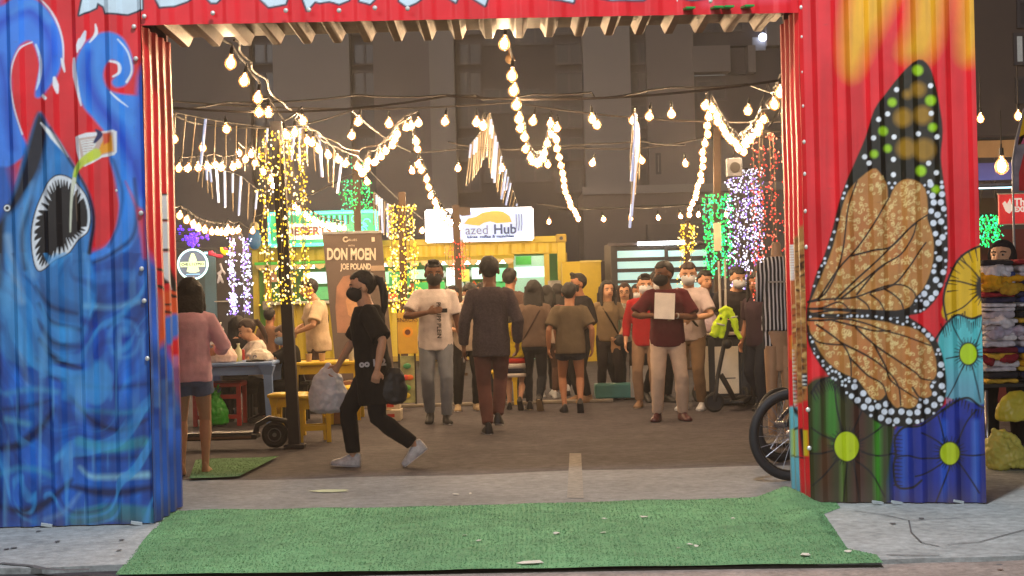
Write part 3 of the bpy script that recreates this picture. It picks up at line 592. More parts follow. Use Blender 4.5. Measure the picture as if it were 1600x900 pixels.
metal('shark_panel', (XL - 1.35, GY, 0), (XL, GY, 0), 0.012, LT, .0056, .022, pL, ph=.03, label='front sheet with an open-mouthed shark, blue tentacles and a tipped drink cup')
metal('outer_panel', (XL - 3.2, GY, 0), (XL - 1.352, GY, 0), 0.012, LT, .02, .022, paint_shark, ph=.07)
metal('butterfly_panel', (XR, GYR, 0), (RE.x, RE.y, 0), 0.012, LT, .0056, .022, paint_butterfly, ph=.10, label='front sheet with an orange butterfly wing above four flowers')
metal('lintel_panel', (XL + .002, GY - .004, 0), (XR - .002, GYR - .004, 0), LZ0, LT, .0075, .010, paint_lintel, ph=.0, label='red lintel sheet with pale graffiti letters')
DEP = 0.85
metal('inner_side_panel', (XL, GY + .003, 0), (XL + .008, GY + DEP, 0), 0.012, LZ0, .009, .022, paint_side_left, ph=.02, label='inner side sheet, red over blue')
metal('inner_side_panel', (XR + .02, GYR + DEP, 0), (XR, GYR + .003, 0), 0.012, LZ1, .009, .022, paint_side_right, ph=.02, label='inner side sheet with the orange wing edge')
metal('light_block_panel', (XL - 3.2, GY - .002, 0), (RE.x, RE.y - .002, 0), LT + .002, 6.6, .05, .022, None)  # out of view, made this tall to keep lamp light off the yard
metal('outer_side_panel', (RE.x, RE.y + .002, 0), (RE.x, RE.y + DEP, 0), .012, 6.6, .03, .02, None)
# back faces, frame and soffit
fr = MB()
fr.box2((XL - 3.2, GY + DEP + .03, 0), (XL - .02, GY + DEP + .08, 6.6)); fr.box2((XR + .05, GYR + DEP + .03, 0), (RE.x, GYR + DEP + .08, 6.6)); fr.box2((XL - .018, GY + DEP + .03, max(LZ0, LZ1) + .06), (XR + .018, GY + DEP + .08, 6.6))
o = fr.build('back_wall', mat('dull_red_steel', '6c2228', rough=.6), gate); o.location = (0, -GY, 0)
sf = MB(); nr = 21
sx0, sx1 = XL + .01, XR - .01; N = 420; prof = []
for i in range(N + 1):
    x = sx0 + (sx1 - sx0) * i / N; h = trap(x, ph=.06); prof.append((x, h))
vs = []; 
for (yy, dz) in ((.006, 0), (DEP * .5, -.012), (DEP, -.025)):
    for x, h in prof:
        f = (x - sx0) / (sx1 - sx0); vs.append((x, yy + (GY * (1 - f) + GYR * f) - GY, LZ0 * (1 - f) + LZ1 * f + .068 - h * .066 + dz))
sf.add(vs, [(k * (N + 1) + i, k * (N + 1) + i + 1, (k + 1) * (N + 1) + i + 1, (k + 1) * (N + 1) + i) for k in range(2) for i in range(N)])
sof = sf.build('soffit', mat('bare_galvanised_sheet', '5c3e24', rough=0.55, metal=0.25, spec=.3, var=.35, scale=6, bump=.3, bscale=25), gate)
for x in (1.18, 1.36, 1.43, 1.56):
    f = (x - sx0) / (sx1 - sx0); z = LZ0 * (1 - f) + LZ1 * f; gp = MB(); gp.box((x, .2, z + .012), (.06, .34, .012), rot=(.06, 0, .1))
    gp.build('green_soffit_patch', mat('soffit_green', '1f9a48', rough=.4, emit='1f9a48', es=.0), gate)  # flat green pieces under a few soffit ribs
sc = MB(); sc.ball((0, 0, 0), (.016, .012, .016), 8, 6); scm = sc.mesh('screw'); M_screw = mat('screw_head', 'd8d4d0', rough=.35, metal=.3); scm.materials.append(M_screw)
def screw(px, py, Y, dx=0):
    p = at(px, py, Y); o = bpy.data.objects.new('screw', scm); col.objects.link(o); o.parent = gate; o.location = (p.x + dx, Y - .014 - GY, p.z)
for (px, py) in ((226, 26), (333, 21), (447, 17), (483, 16), (530, 17), (586, 13), (637, 14), (707, 11), (742, 11), (793, 9), (845, 6), (923, 5), (977, 4), (1005, 6), (1058, 2), (1110, 2)): screw(px, py, GY - .012 if px < 700 else GYR - .012)
for (px, py) in ((210, 42), (213, 92), (183, 298), (221, 333), (222, 420), (226, 470), (231, 560)): screw(px, py, GY)
for (px, py) in ((1252, 12), (1254, 58), (1255, 113), (1256, 166), (1257, 222), (1258, 272), (1259, 330), (1260, 386), (1293, 261), (1490, 255), (1262, 640), (1264, 700)): screw(px, py, GYR)
# loose bits at the base
for (px, py) in ((1370, 789), (1400, 789), (1495, 787), (215, 821), (75, 824)):
    c = gnd(px, py); b = MB(); b.box((c.x, c.y - .03, .02), (.07, .03, .015), rot=(.1, .2, .3)); o = b.build('base_bracket', mat('white_foam', 'b8c0c4', rough=.8), gate); o.location = (0, -GY, 0)

# ------------------------------------------------------------------ background buildings
M_b1 = mat('render_taupe', '857a76', rough=.9, var=.06, scale=.6); M_b2 = mat('render_light', '9c938e', rough=.9, var=.05, scale=.6); M_b3 = mat('render_dark', '4e474b', rough=.9, var=.08, scale=.8)
M_gl = mat('dark_glass', '34323a', rough=.3, spec=.5); M_fr = mat('window_frame_dark', '4a444a', rough=.6)
BY = 62.0
bld = thing('tower_building', 'tall taupe apartment tower with dark vertical window bays rising behind the stalls', 'building', (0, BY, 0)); BM = lambda q: q
def bblock(name, x0, x1, y0, y1, dy, m, th=1.0, par=bld, Y=BY):
    a = at(x0, y1, Y); c = at(x1, y0, Y); b = MB(); z0 = 0 if y1 > 430 else a.z; z1 = c.z if y0 > 0 else 24
    b.box2((a.x, dy, z0), (c.x, dy + th, z1)); return b.build(name, m, par)
def bwin(x0, x1, y0, y1, dy, par=bld, Y=BY, nx=2, nz=1, gm=None):
    a = at(x0, y1, Y); c = at(x1, y0, Y); w = c.x - a.x; h = c.z - a.z
    g = MB(); g.box2((a.x, dy, a.z), (c.x, dy + .05, c.z)); o = g.build('window', gm or M_gl, par)
    f = MB()
    for k in range(nx + 1): f.box((a.x + w * k / nx, dy - .03, a.z + h / 2), (.09, .07, h + .09))
    for k in range(nz + 1): f.box((a.x + w / 2, dy - .035, a.z + h * k / nz), (w + .08, .08, .09))
    f.build('window_frame', M_fr, o)
for (x0, x1, y0, y1, dy, m) in ((200, 381, -1, 460, .9, M_b1), (382, 430, -1, 460, 1.6, M_b3), (431, 540, -1, 460, .8, M_b2), (541, 588, -1, 460, 1.6, M_b3), (589, 678, -1, 460, 1.1, M_b1), (679, 706, -1, 460, .5, M_b2), (707, 920, -1, 460, 1.7, M_b3), (921, 983, -1, 460, .3, M_b2), (984, 1022, -1, 460, 1.5, M_b3),
        (1023, 1086, -1, 460, 1.0, M_b1), (1087, 1205, -1, 64, 1.6, M_b3), (1087, 1146, 65, 108, .9, M_b1), (1147, 1174, 65, 108, 1.6, M_b3), (1087, 1185, 109, 210, 1.5, M_b3), (1087, 1262, 211, 460, 1.2, M_b1), (1175, 1186, 65, 108, .9, M_b1), (1187, 1262, 65, 210, 1.55, M_b3), (1206, 1262, -1, 64, 1.2, M_b1)):
    bblock('wall', x0, x1, y0, y1, dy, m)
for (x0, x1) in ((384, 428), (543, 586), (711, 752), (868, 915), (987, 1020)):
    for (y0, y1) in ((8, 44), (58, 92), (104, 142), (156, 194), (208, 246), (258, 296)): bwin(x0 + 3, x1 - 3, y0, y1, 1.45)
for (x0, x1) in ((756, 806), (812, 862)):
    for (y0, y1) in ((20, 60), (130, 170), (240, 280)): bwin(x0, x1, y0, y1, 1.6)
bwin(1030, 1034, 238, 268, .95, nx=1, gm=mat('pale_window', 'a8a6a4', rough=.6)); bwin(1098, 1142, 118, 150, 1.4); bwin(1098, 1170, 12, 40, 1.5, nx=3)
p = at(1196, 60, BY); b = MB(); b.box2((p.x - .28, 1.4, p.z - .25), (p.x + .22, 1.5, p.z + .25)); b.build('service_box', mat('grey_box', 'a0a0a8', rough=.6), bld)
b = MB(); p = at(1200, 50, BY); b.ball((p.x, 1.3, p.z), .16, 12, 8); b.build('wall_lamp', glow('cool_lamp', 'dce6ff', 6), bld)
# long low block in front of the tower
LY = 52.0
low = thing('low_block', 'low taupe service block with a stepped wall in front of the tower', 'building', (0, LY, 0))
bblock('wall', 915, 1265, 290, 460, 0, mat('render_warm', '84746c', rough=.9, var=.06, scale=.8), 4, low, LY)
a = at(915, 292, LY); c = at(1265, 280, LY); b = MB(); b.box2((a.x - .1, -.12, a.z - .25), (c.x, .0 - .003, a.z)); b.build('parapet', M_b2, low)
bblock('wall', 1012, 1265, 345, 460, -.6, mat('render_step', '7a6c66', rough=.9, var=.06, scale=.8), .59, low, LY); bblock('dark_wall', 938, 957, 408, 470, -.25, mat('plinth_brown', '4c3a36', rough=.9), .2, low, LY)
# barred window at 30 m: lit shop front
WY = 30.0
sw = thing('lit_kiosk_window', 'wide lit pale-blue window behind dark horizontal bars, right of the yellow cabinet', 'kiosk', (0, WY, 0))
a = at(957, 470, WY); c = at(1112, 376, WY)
b = MB(); b.box2((a.x, .12, 0), (c.x, 2.2, c.z)); b.build('kiosk_wall', mat('kiosk_body', '5c5654', rough=.8), sw)
M_pane = mat('lit_pane', 'a6d8dc', emit='a0d8de', es=.62, var=.15, scale=1.5, rough=.3); M_bar = mat('bar_black', '22242a', rough=.5)
W = c.x - a.x
for r_, (y0, y1) in enumerate(((390, 404), (407, 420), (424, 438), (441, 455))):
    for (x0, x1) in ((965, 1042), (1045, 1106)):
        q0 = at(x0, y1, WY); q1 = at(x1, y0, WY); g = MB(); g.box2((q0.x, .06, q0.z), (q1.x, .09, q1.z)); g.build('pane', M_pane, sw)
for y in (388, 405, 422, 440, 457):
    q0 = at(962, y, WY); q1 = at(1108, y, WY); g = MB(); g.box2((q0.x, .02, q0.z - .022), (q1.x, .06, q0.z + .022)); g.build('bar', M_bar, sw)
for x in (959, 963.5, 1043, 1109):
    q0 = at(x, 470, WY); q1 = at(x, 380, WY); g = MB(); g.box2((q0.x - .03, .0, q0.z), (q0.x + .03, .05, q1.z)); g.build('bar', M_bar, sw)
q0 = at(996, 381, WY); q1 = at(1074, 381, WY); g = MB(); g.cyl((q0.x, -.08, q0.z), (q1.x, -.08, q0.z), .035, n=10); g.build('tube_lamp', glow('tube_white', 'f4fbff', 9), sw)
g = MB(); g.box2((a.x - .05, -.05, c.z - .05), (c.x + .05, .11, c.z)); g.build('window_head', M_fr, sw)
# building seen to the right of the gate
rb = thing('corner_building', 'brown rendered building with small windows, seen past the right edge of the gate', 'building', (0, 44, 0))
q = at(1500, 230, 44); b = MB(); b.box2((q.x, 0, 0), (q.x + 14, 6, 22)); b.build('wall', mat('render_brown', '5f524e', rough=.9, var=.06, scale=.8), rb)
for (x0, x1, y0, y1, gm) in ((1585, 1625, 54, 100, None), (1590, 1630, 2, 42, None), (1588, 1630, 122, 160, None)): bwin(x0, x1, y0, y1, -.06, rb, 44)
a = at(1584.5, 101, 44); c = at(1595, 55, 44); b = MB(); b.box2((a.x, -.12, a.z), (c.x, -.09, c.z)); b.build('curtain', mat('pale_curtain', 'b4b6b4', emit='b4b6b4', es=.25, rough=.8), rb)

# ------------------------------------------------------------------ festoon strings: warm bulbs on sagging cable
M_bulb = mat('frosted_bulb', '2c1606', rough=.3, emit='ffa046', es=1.05, alpha=.55, var=0, sample=False); M_core = glow('warm_core', 'ffd4a2', 1050)  # glass emission puts an orange halo around each bright core
b = MB(); b.ball((0, 0, -.07), (.024, .024, .032), 8, 6); ME_core = b.mesh('core'); ME_core.materials.append(M_core); ME_core.polygons.foreach_set('use_smooth', [True] * len(ME_core.polygons))
def add_bulb(t, loc, s, rot=(0, 0, 0)):
    o = bpy.data.objects.new('bulb', ME_bulb); col.objects.link(o); o.parent = t; o.location = loc; o.scale = (s,) * 3; o.rotation_euler = rot
    for nm, me in (('socket', ME_sock), ('glowing_core', ME_core)): q = bpy.data.objects.new(nm, me); col.objects.link(q); q.parent = o
M_sock = mat('black_socket', '1c1a18', rough=.5); M_cable = mat('black_cable', '2a2624', rough=.6)
def bulb_mesh():
    b = MB(); n = 10; pr = [(0.0, .013), (-.02, .018), (-.04, .034), (-.062, .044), (-.085, .043), (-.105, .030), (-.118, .010)]
    b.rings([[Vector((r * math.cos(2 * math.pi * j / n), r * math.sin(2 * math.pi * j / n), z)) for j in range(n)] for z, r in pr]); return b.mesh('bulb')
ME_bulb = bulb_mesh(); ME_bulb.materials.append(M_bulb); ME_bulb.polygons.foreach_set('use_smooth', [True] * len(ME_bulb.polygons))
b = MB(); b.cyl((0, 0, -.004), (0, 0, .045), .017, .014, 8); b.cyl((0, 0, .045), (0, 0, .07), .006, n=5); ME_sock = b.mesh('socket'); ME_sock.materials.append(M_sock)
M_bulb_dead = mat('unlit_bulb', '9a7c58', rough=.2)
def depth_of(px, py, z=3.1):      # how far away a point hanging z metres up must be
    r = ray(px, py); return r.y * (z - CAM_H) / r.z
def sag(p, q, s, n=8): return [p.lerp(q, k / n) - Vector((0, 0, s * 4 * (k / n) * (1 - k / n))) for k in range(n + 1)]
def festoon(label, pts, Y, cable=None, scale=1.0, drop=0.07, group='strings of warm festoon bulbs'):
    """pts: bulb places as seen, Y: depths (interpolated along the string) or None for a level row"""
    Ys = [depth_of(*p) for p in pts] if Y is None else list(np.interp(np.linspace(0, 1, len(pts)), np.linspace(0, 1, len(Y)), Y))
    P = [at(px, py, y) for (px, py), y in zip(pts, Ys)]; c = sum(P, Vector()) / len(P); c.z = max(q.z for q in P)
    t = thing('festoon_string', label, 'string lights', c, group=group)
    ends = [at(*e) for e in cable[0]] if cable else []; tail = [at(*e) for e in cable[1]] if cable else []
    line = ends + [p + Vector((0, 0, .06 + drop * scale)) for p in P] + tail; cab = []
    for i in range(len(line) - 1): cab += sag(line[i], line[i + 1], min(.05, .02 * (line[i] - line[i + 1]).length), 4)[:-1]
    cab.append(line[-1]); m = MB(); m.tube([q - c for q in cab], [.006 + .00025 * q.y for q in cab], 5); m.build('cable', M_cable, t)
    for k, p in enumerate(P):
        s = scale * (1.0 + .018 * max(0, p.y - 14))
        add_bulb(t, p - c + Vector((0, 0, .06 * s)), s * .98, (random.uniform(-.25, .25), random.uniform(-.25, .25), 0))
    return t
random.seed(5)
A = [(362, 97), (384, 125), (405, 152), (405, 175), (420, 175), (445, 210), (472, 188), (461, 206), (479, 219), (490, 222), (496, 232), (511, 241), (527, 248), (542, 255), (558, 260), (568, 270)]
festoon("string of warm bulbs sloping from the gateway's top left to the green-lit post", A, [11.9, 14.5, 17, 19, 20], cable=([(345, 60, 11.7)], [(570, 262, 20)]))
B2 = [(568, 268), (574, 262), (577, 252), (588, 252), (594, 243), (601, 235), (611, 226), (617, 217), (622, 209), (634, 198), (642, 196), (654, 191)]
festoon('string of warm bulbs rising right from the green-lit post to its peak', B2, [20, 19])
festoon('string of warm bulbs dropping steeply to the round-topped blue and white shop sign', [(648, 220), (650, 232), (655, 256), (660, 265), (667, 279), (668, 292), (675, 305), (681, 315), (684, 324), (690, 331), (694, 338), (700, 343), (706, 348), (713, 352), (719, 354)], [19, 30.2])
festoon('level row of warm bulbs across the far left behind the hanging light tubes', [(281, 262), (296, 262), (309, 261), (323, 260), (335, 257), (348, 261), (363, 260), (372, 256), (372, 238), (385, 248), (392, 240), (401, 254), (412, 268), (421, 279), (429, 289), (436, 299)], [20, 20, 24])
festoon('string of warm bulbs running down into the green neon sign', [(461, 323), (468, 328), (477, 335), (483, 340), (490, 343), (497, 347), (503, 350), (510, 352), (517, 353), (523, 354), (530, 355), (537, 356)], [26, 31])
festoon('lowest sagging row of warm bulbs beside the round white logo sign', [(282, 336), (293, 343), (303, 350), (311, 355), (321, 358), (331, 361), (340, 361), (347, 362), (353, 363), (356, 357), (364, 361), (373, 359)], [22, 26], cable=([(266, 322, 21)], [(396, 360, 27)]))
festoon('string of warm bulbs plunging from the middle of the lintel into a deep loop', [(790, 67), (801, 117), (805, 140), (809, 163), (812, 184), (816, 199), (820, 213), (823, 232), (829, 245), (833, 251), (838, 255), (843, 253), (848, 247), (852, 238), (856, 223), (860, 209), (861, 192)], [11.9, 14, 19, 21, 19])
p = at(797, 92, 12.8); b = MB(); b.ball(p, .04, 10, 8); b.cyl(p + Vector((0, 0, .03)), p + Vector((0, 0, .08)), .015, n=8)
b.build('dead_bulb', M_bulb_dead, smooth=True, label='single unlit bulb below the topmost bulb at the middle of the lintel', cat='bulb')
festoon('string of warm bulbs falling right from the loop to a point above the yellow cabinet', [(871, 199), (867, 217), (869, 231), (872, 245), (875, 258), (877, 270), (880, 280), (882, 290), (885, 299), (887, 308), (890, 315), (893, 322), (896, 329), (899, 335), (903, 341)], [18, 33])
D = [(1104, 164), (1107, 181), (1106, 195), (1104, 209), (1102, 223), (1100, 237), (1098, 248), (1096, 260), (1095, 272), (1094, 281), (1092, 290), (1088, 300), (1086, 308), (1082, 317), (1080, 326), (1076, 335)]
festoon('near-vertical string of warm bulbs left of the green light curtain', D, [17, 30])
E = [(1113, 169), (1119, 180), (1122, 189), (1129, 198), (1134, 207), (1138, 214), (1145, 218), (1150, 224), (1156, 231), (1161, 236), (1163, 225), (1167, 219), (1172, 217), (1176, 210), (1182, 205), (1186, 196), (1192, 185)]
festoon('V-shaped string of warm bulbs above the white and red light curtains', E, [17, 19, 16])
festoon('short string of warm bulbs at the top right corner inside the gateway', [(1228, 177), (1209, 162), (1220, 143)], [14.5, 12.5], cable=([(1200, 200, 15)], [(1236, 110, 11.9)]))
festoon('far row of single warm bulbs strung high above the walkway', [(353, 201), (562, 189), (608, 192), (697, 189), (745, 190), (756, 196), (835, 188), (925, 185), (931, 194), (991, 187), (1016, 181), (1049, 177), (1170, 172)], [16.6] * 2, cable=([(262, 172, 16.2)], [(1240, 150, 15.5)]), drop=.2)
festoon('middle row of widely spaced warm bulbs above the stalls', [(270, 216), (317, 230), (430, 234), (550, 211), (642, 266), (717, 262), (785, 262), (857, 257), (928, 254), (1001, 250), (1070, 255)], None, drop=.2)
festoon('rearmost row of widely spaced warm bulbs at the far end of the yard', [(396, 360), (572, 283), (661, 360)], [27, 24, 30], drop=.15)
festoon('distant row of warm bulbs low over the lit kiosk window', [(858, 346), (942, 342), (984, 341), (1028, 340), (1062, 338), (1092, 335), (1134, 335)], [34, 38, 36], drop=.2, scale=.95)
# plain span wires
M_wire = mat('grey_wire', '3c3632', rough=.6)
for k, (a, m_, c, lb) in enumerate((((268, 168, 14), (700, 150, 14), (1242, 122, 12.2), 'thin bare wire stretched high across the gateway opening'), ((268, 158, 18), (800, 160, 19), (1240, 190, 18), 'thin bare wire crossing behind the upper row of bulbs'),
        ((700, 222, 24), (900, 230, 24), (1100, 215, 24), 'thin bare wire crossing the dark tower front at mid height'), ((840, 318, 34), (1000, 322, 34), (1210, 300, 34), 'thin bare wire low in front of the service block'))):
    pts = [at(*a), at(*m_), at(*c)]; q = sag(pts[0], pts[1], .08, 8)[:-1] + sag(pts[1], pts[2], .08, 8); b = MB(); b.tube(q, .007 + .0002 * a[2], 5)
    b.build('span_wire', M_wire, label=lb, cat='wire')
# twisted cables in the upper right corner and top left
for (pts, lb) in (([(1240, 100, 12), (1222, 118, 12.6), (1206, 150, 13.5), (1190, 180, 15), (1172, 196, 17), (1156, 214, 18)], 'loose twisted cable hanging in the top right corner of the opening'),
                  ([(365, 62, 12), (392, 100, 13), (430, 150, 14.5), (470, 185, 16), (510, 218, 18), (560, 236, 19.5), (600, 222, 19.5), (640, 180, 19)], 'heavy twisted cable sweeping down from the lintel past the yellow-lit post')):
    P = [at(*q) for q in pts]; q = [Vector(v) for v in zip(*[np.interp(np.linspace(0, len(P) - 1, 60), range(len(P)), [w[k] for w in P]) for k in range(3)])]
    q = [v + Vector((.02 * math.sin(i * 1.1), .02 * math.cos(i * 1.1), .015 * math.sin(i * .6))) for i, v in enumerate(q)]
    b = MB(); b.tube(q, .009, 6); b.build('hanging_cable', mat('tan_cable', '43352a', rough=.5), label=lb, cat='cable')

# ------------------------------------------------------------------ hanging meteor tubes
M_tube = mat('clear_tube', '8c7a60', rough=.25, emit='e0b880', es=.14, sample=False); M_tubeb = mat('lit_tube', '8c98b0', rough=.2, emit='a8c4ff', es=.55, sample=False)
def meteor(label, tops, bots, Y, Nn, blue=()):
    T = [at(*np.array(q), 1) for q in tops] if False else tops
    f = np.linspace(0, 1, len(tops)); t = None; P0 = None
    for k in range(Nn):
        u = k / (Nn - 1); tx = np.interp(u, f, [q[0] for q in tops]); ty = np.interp(u, f, [q[1] for q in tops]); fb = np.linspace(0, 1, len(bots)); bx = np.interp(u, fb, [q[0] for q in bots]); by = np.interp(u, fb, [q[1] for q in bots]); y = np.interp(u, np.linspace(0, 1, len(Y)), Y)
        a = at(tx, ty, y); c = at(bx, by, y)
        if t is None: t = thing('meteor_tube_string', label, 'string lights', a, group='strings of hanging light tubes'); P0 = a; cab = []
        cab.append(a - P0); r = .009 + .00035 * y; j = random.uniform(-.01, .01)
        d = c - a; lit = k in blue; o = MB(); o.cyl(a - P0, c - P0 + Vector((j, j, 0)), r * .45 if not lit else r, n=7)
        o.build('tube_light', M_tubeb if lit else M_tube, t, smooth=True)
        if random.random() < .3 and not lit: o = MB(); o.cyl(a - P0 + d * .02, a - P0 + d * random.uniform(.3, .6), r * .9, n=7); o.build('lit_section', M_tubeb, t, smooth=True)
    o = MB(); o.tube(cab, .006, 5); o.build('cable', M_cable, t)
meteor('row of thin hanging light tubes at upper left above the level bulbs', [(274, 176), (345, 190), (418, 199)], [(270, 250), (300, 258), (345, 262), (380, 268), (414, 262)], [16, 20], 10, (3,))
meteor('row of thin hanging light tubes slanting down beneath the level bulbs at left', [(312, 262), (330, 262), (372, 272), (415, 306)], [(309, 284), (328, 306), (352, 324), (380, 340), (409, 355)], [18, 24], 11, (4, 5, 7))
meteor('row of hanging light tubes between the yellow-lit and green-lit posts', [(460, 200), (480, 200), (506, 214), (534, 248)], [(457, 250), (478, 258), (500, 272), (515, 288), (527, 302)], [17, 20], 8, (0, 1, 4, 7))
meteor('fan of thin hanging light tubes right of the green-lit post', [(584, 300), (596, 310), (611, 322)], [(584, 352), (598, 364), (608, 374)], [22, 27], 7, (3, 5))
meteor('left half of the peaked fan of light tubes above the blue and white sign', [(736, 224), (750, 208), (765, 176)], [(729, 290), (741, 278), (752, 262), (760, 226)], [22, 18], 10, ())
meteor('right half of the peaked fan of light tubes above the blue and white sign', [(765, 176), (776, 218), (792, 268), (808, 318)], [(761, 246), (768, 275), (778, 300), (788, 320), (806, 325)], [18, 29], 15, (4, 5, 9, 11))
meteor('bundle of light tubes hanging almost end-on in front of the light-coloured pilaster', [(991, 170), (994, 184), (998, 200), (1000, 214)], [(985, 250), (988, 300), (984, 356), (998, 280)], [14, 20], 10, (2, 5, 6))

# ------------------------------------------------------------------ light-wrapped posts and light curtains
def leds(name, colr, es): return mat(name, colr, emit=colr, es=es, sample=False, var=0)
LED = {'y': [leds('led_yellow', 'ffd23a', 1.6), leds('led_warm', 'ffe9a0', 2.2)], 'g': [leds('led_green', '1ee06a', 1.5), leds('led_aqua', '40f0b0', 1.7)], 'w': [leds('led_white', 'dfe4ff', 2.2), leds('led_violet', '9a7cf0', 1.5)], 'r': [leds('led_red', 'ff3a30', 1.6), leds('led_pink', 'ff8a70', 1.5)], 'c': [leds('led_cream', 'ffeecb', 2.2), leds('led_yellow', 'ffd23a', 1.6)]}
def led_cloud(t, colk, box, n, r, mode, seed):
    """box: local half width, half depth, z0, z1"""
    random.seed(seed); hw, hd, z0, z1 = box; cols = LED[colk]; bs = [MB(), MB()]; strands = MB(); ns = max(5, int(hw * 2 / .055)); xs = []
    for k in range(ns):
        x = -hw + 2 * hw * (k + .5) / ns + random.uniform(-.012, .012); y = -hd * (.4 + .6 * random.random()) if k % 2 else hd * random.random(); xs.append((x, y)); zb = z0 + random.uniform(0, .12) * (z1 - z0)
        strands.tube([(x + random.uniform(-.01, .01), y, z1 + (zb - z1) * q / 5) for q in range(6)], .004, 3)
    for k in range(n):
        x, y = random.choice(xs); z = random.uniform(z0, z1) if mode == 'even' else z0 + (z1 - z0) * random.random() ** .9
        bs[random.random() < .35].ball((x + random.gauss(0, .03), y + random.uniform(-.03, .03), z), (r * random.uniform(.5, 1.1), r * .8, r * random.uniform(.6, 1.2)), 5, 4)
    strands.build('light_strand', mat('strand_wire', '7a6a48', rough=.5), t)
    for i, q in enumerate(bs): q.build('fairy_lights', cols[i], t, kind='stuff')
def post(name, label, px0, y0, px1, y1, Y, w, m, leds_=None, base=True, lean=True):
    """post from (px1,y1) foot to (px0,y0) top"""
    top = at(px0, y0, Y); foot = at(px1, y1, Y); t = thing(name, label, 'light post', (foot.x, Y, 0)); b = MB()
    b.rings([[Vector((i * w / 2, j * w / 2, 0)) for i, j in ((-1, -1), (1, -1), (1, 1), (-1, 1))], [Vector((top.x - foot.x + i * w / 2, j * w / 2, top.z)) for i, j in ((-1, -1), (1, -1), (1, 1), (-1, 1))]]); b.build('post', m, t)
    if base: b = MB(); b.box((0, 0, .02), (w * 1.8, w * 1.8, .04), bev=.008); b.build('base_plate', m, t)
    for k, (cl_, hw, za, zb, n, r, xo) in enumerate(leds_ or []):
        e = bpy.data.objects.new('light_wrap', None); 
        za_ = at(px0, zb, Y).z; zb_ = at(px0, za, Y).z
        e2 = thing('light_curtain', label.split(',')[0][:60], 'x'); bpy.data.objects.remove(e2); bpy.data.objects.remove(e)
        nb = len(col.objects); before = set(col.objects)
        led_cloud(t, cl_, (hw, hw * .6, za_, zb_), n, r, 'even', int(px0 + k)); 
        f = (za_ + zb_) / 2 / top.z
        for o in set(col.objects) - before: o.location.x = (top.x - foot.x) * f + xo
    return t
M_post = mat('black_post', '2c2a2e', rough=.55, metal=.3); M_woodp = mat('brown_post', '4a3624', rough=.7)
post('light_wrapped_post', 'tall dark post at left hung with yellow fairy lights, foot beside the yellow stool', 432, 190, 461, 700, gnd(461, 700).y, .105, M_post, [('y', .24, 206, 478, 760, .0105, .02), ('c', .20, 220, 470, 160, .011, .02)])
post('light_wrapped_post', 'dark post hung with green fairy lights behind the brown banner', 556, 236, 566, 620, 25, .10, M_woodp, [('g', .24, 282, 330, 170, .013, 0), ('g', .06, 240, 360, 40, .013, 0)])
post('light_wrapped_post', 'post wrapped in dense yellow fairy lights left of the man in the white tee', 628, 300, 634, 640, 21.5, .09, M_woodp, [('y', .19, 320, 488, 560, .013, 0)])
post('light_wrapped_post', 'thin post wrapped in red fairy lights in front of the blue and white sign', 712, 320, 722, 610, 27, .11, M_woodp, [('r', .10, 372, 436, 150, .013, 0), ('r', .22, 376, 420, 36, .012, 0)])
post('light_wrapped_post', 'post wrapped in white and violet fairy lights beside the round logo sign', 372, 366, 378, 560, 24, .12, M_post, [('w', .15, 370, 492, 520, .015, 0)])
post('light_wrapped_post', 'short post with yellow and cream fairy lights in front of the barred window', 1074, 345, 1074, 600, 27, .08, M_woodp, [('y', .12, 350, 395, 170, .014, 0), ('c', .11, 392, 450, 60, .014, 0)])
post('light_wrapped_post', 'post hung with green fairy lights behind the white pole sign', 1120, 200, 1122, 600, 24, .10, M_woodp, [('g', .19, 304, 436, 560, .015, 0)])
def curtain(label, px0, px1, y0, y1, Y, c, n, r, rails=True):
    a = at(px0, y1, Y); b_ = at(px1, y0, Y); w = (b_.x - a.x) / 2; t = thing('light_curtain', label, 'light curtain', ((a.x + b_.x) / 2, Y, 0))
    led_cloud(t, c, (w, .12, a.z, b_.z), n, r, 'even', int(px0)); b = MB(); b.tube([(-w, 0, b_.z), (0, 0, b_.z + .01), (w, 0, b_.z)], .012, 6); b.build('rail', M_cable, t)
    for s_ in (-1, 1): b = MB(); b.tube([(s_ * w, 0, b_.z), (s_ * w * .5, 0, b_.z + .25), (0, 0, b_.z + .5)], .006, 4); b.build('hanger', M_cable, t)
curtain('curtain of white and violet fairy lights left of the red curtain', 1142, 1190, 264, 470, 21.5, 'w', 760, .012)
curtain('curtain of red fairy lights beside the right edge of the gateway', 1178, 1234, 206, 470, 17, 'r', 430, .009)
curtain('small green fairy light curtain seen past the right edge of the gate', 1528, 1562, 336, 386, 18, 'g', 240, .012)
# small speaker on the dark column
p = at(1147, 262, 17.6); b = MB(); t = thing('wall_speaker', 'small grey speaker box fixed above the white fairy light curtain', 'speaker', p)
b.box((0, 0, 0), (.16, .14, .2), bev=.01); b.build('cabinet', mat('grey_plastic', '6c7078', rough=.5), t); b = MB(); b.cyl((0, -.072, 0), (0, -.08, 0), .055, n=16); b.build('speaker_cone', M_sock, t); b = MB(); b.box((.02, .1, -.03), (.04, .2, .03)); b.build('bracket', M_post, t)
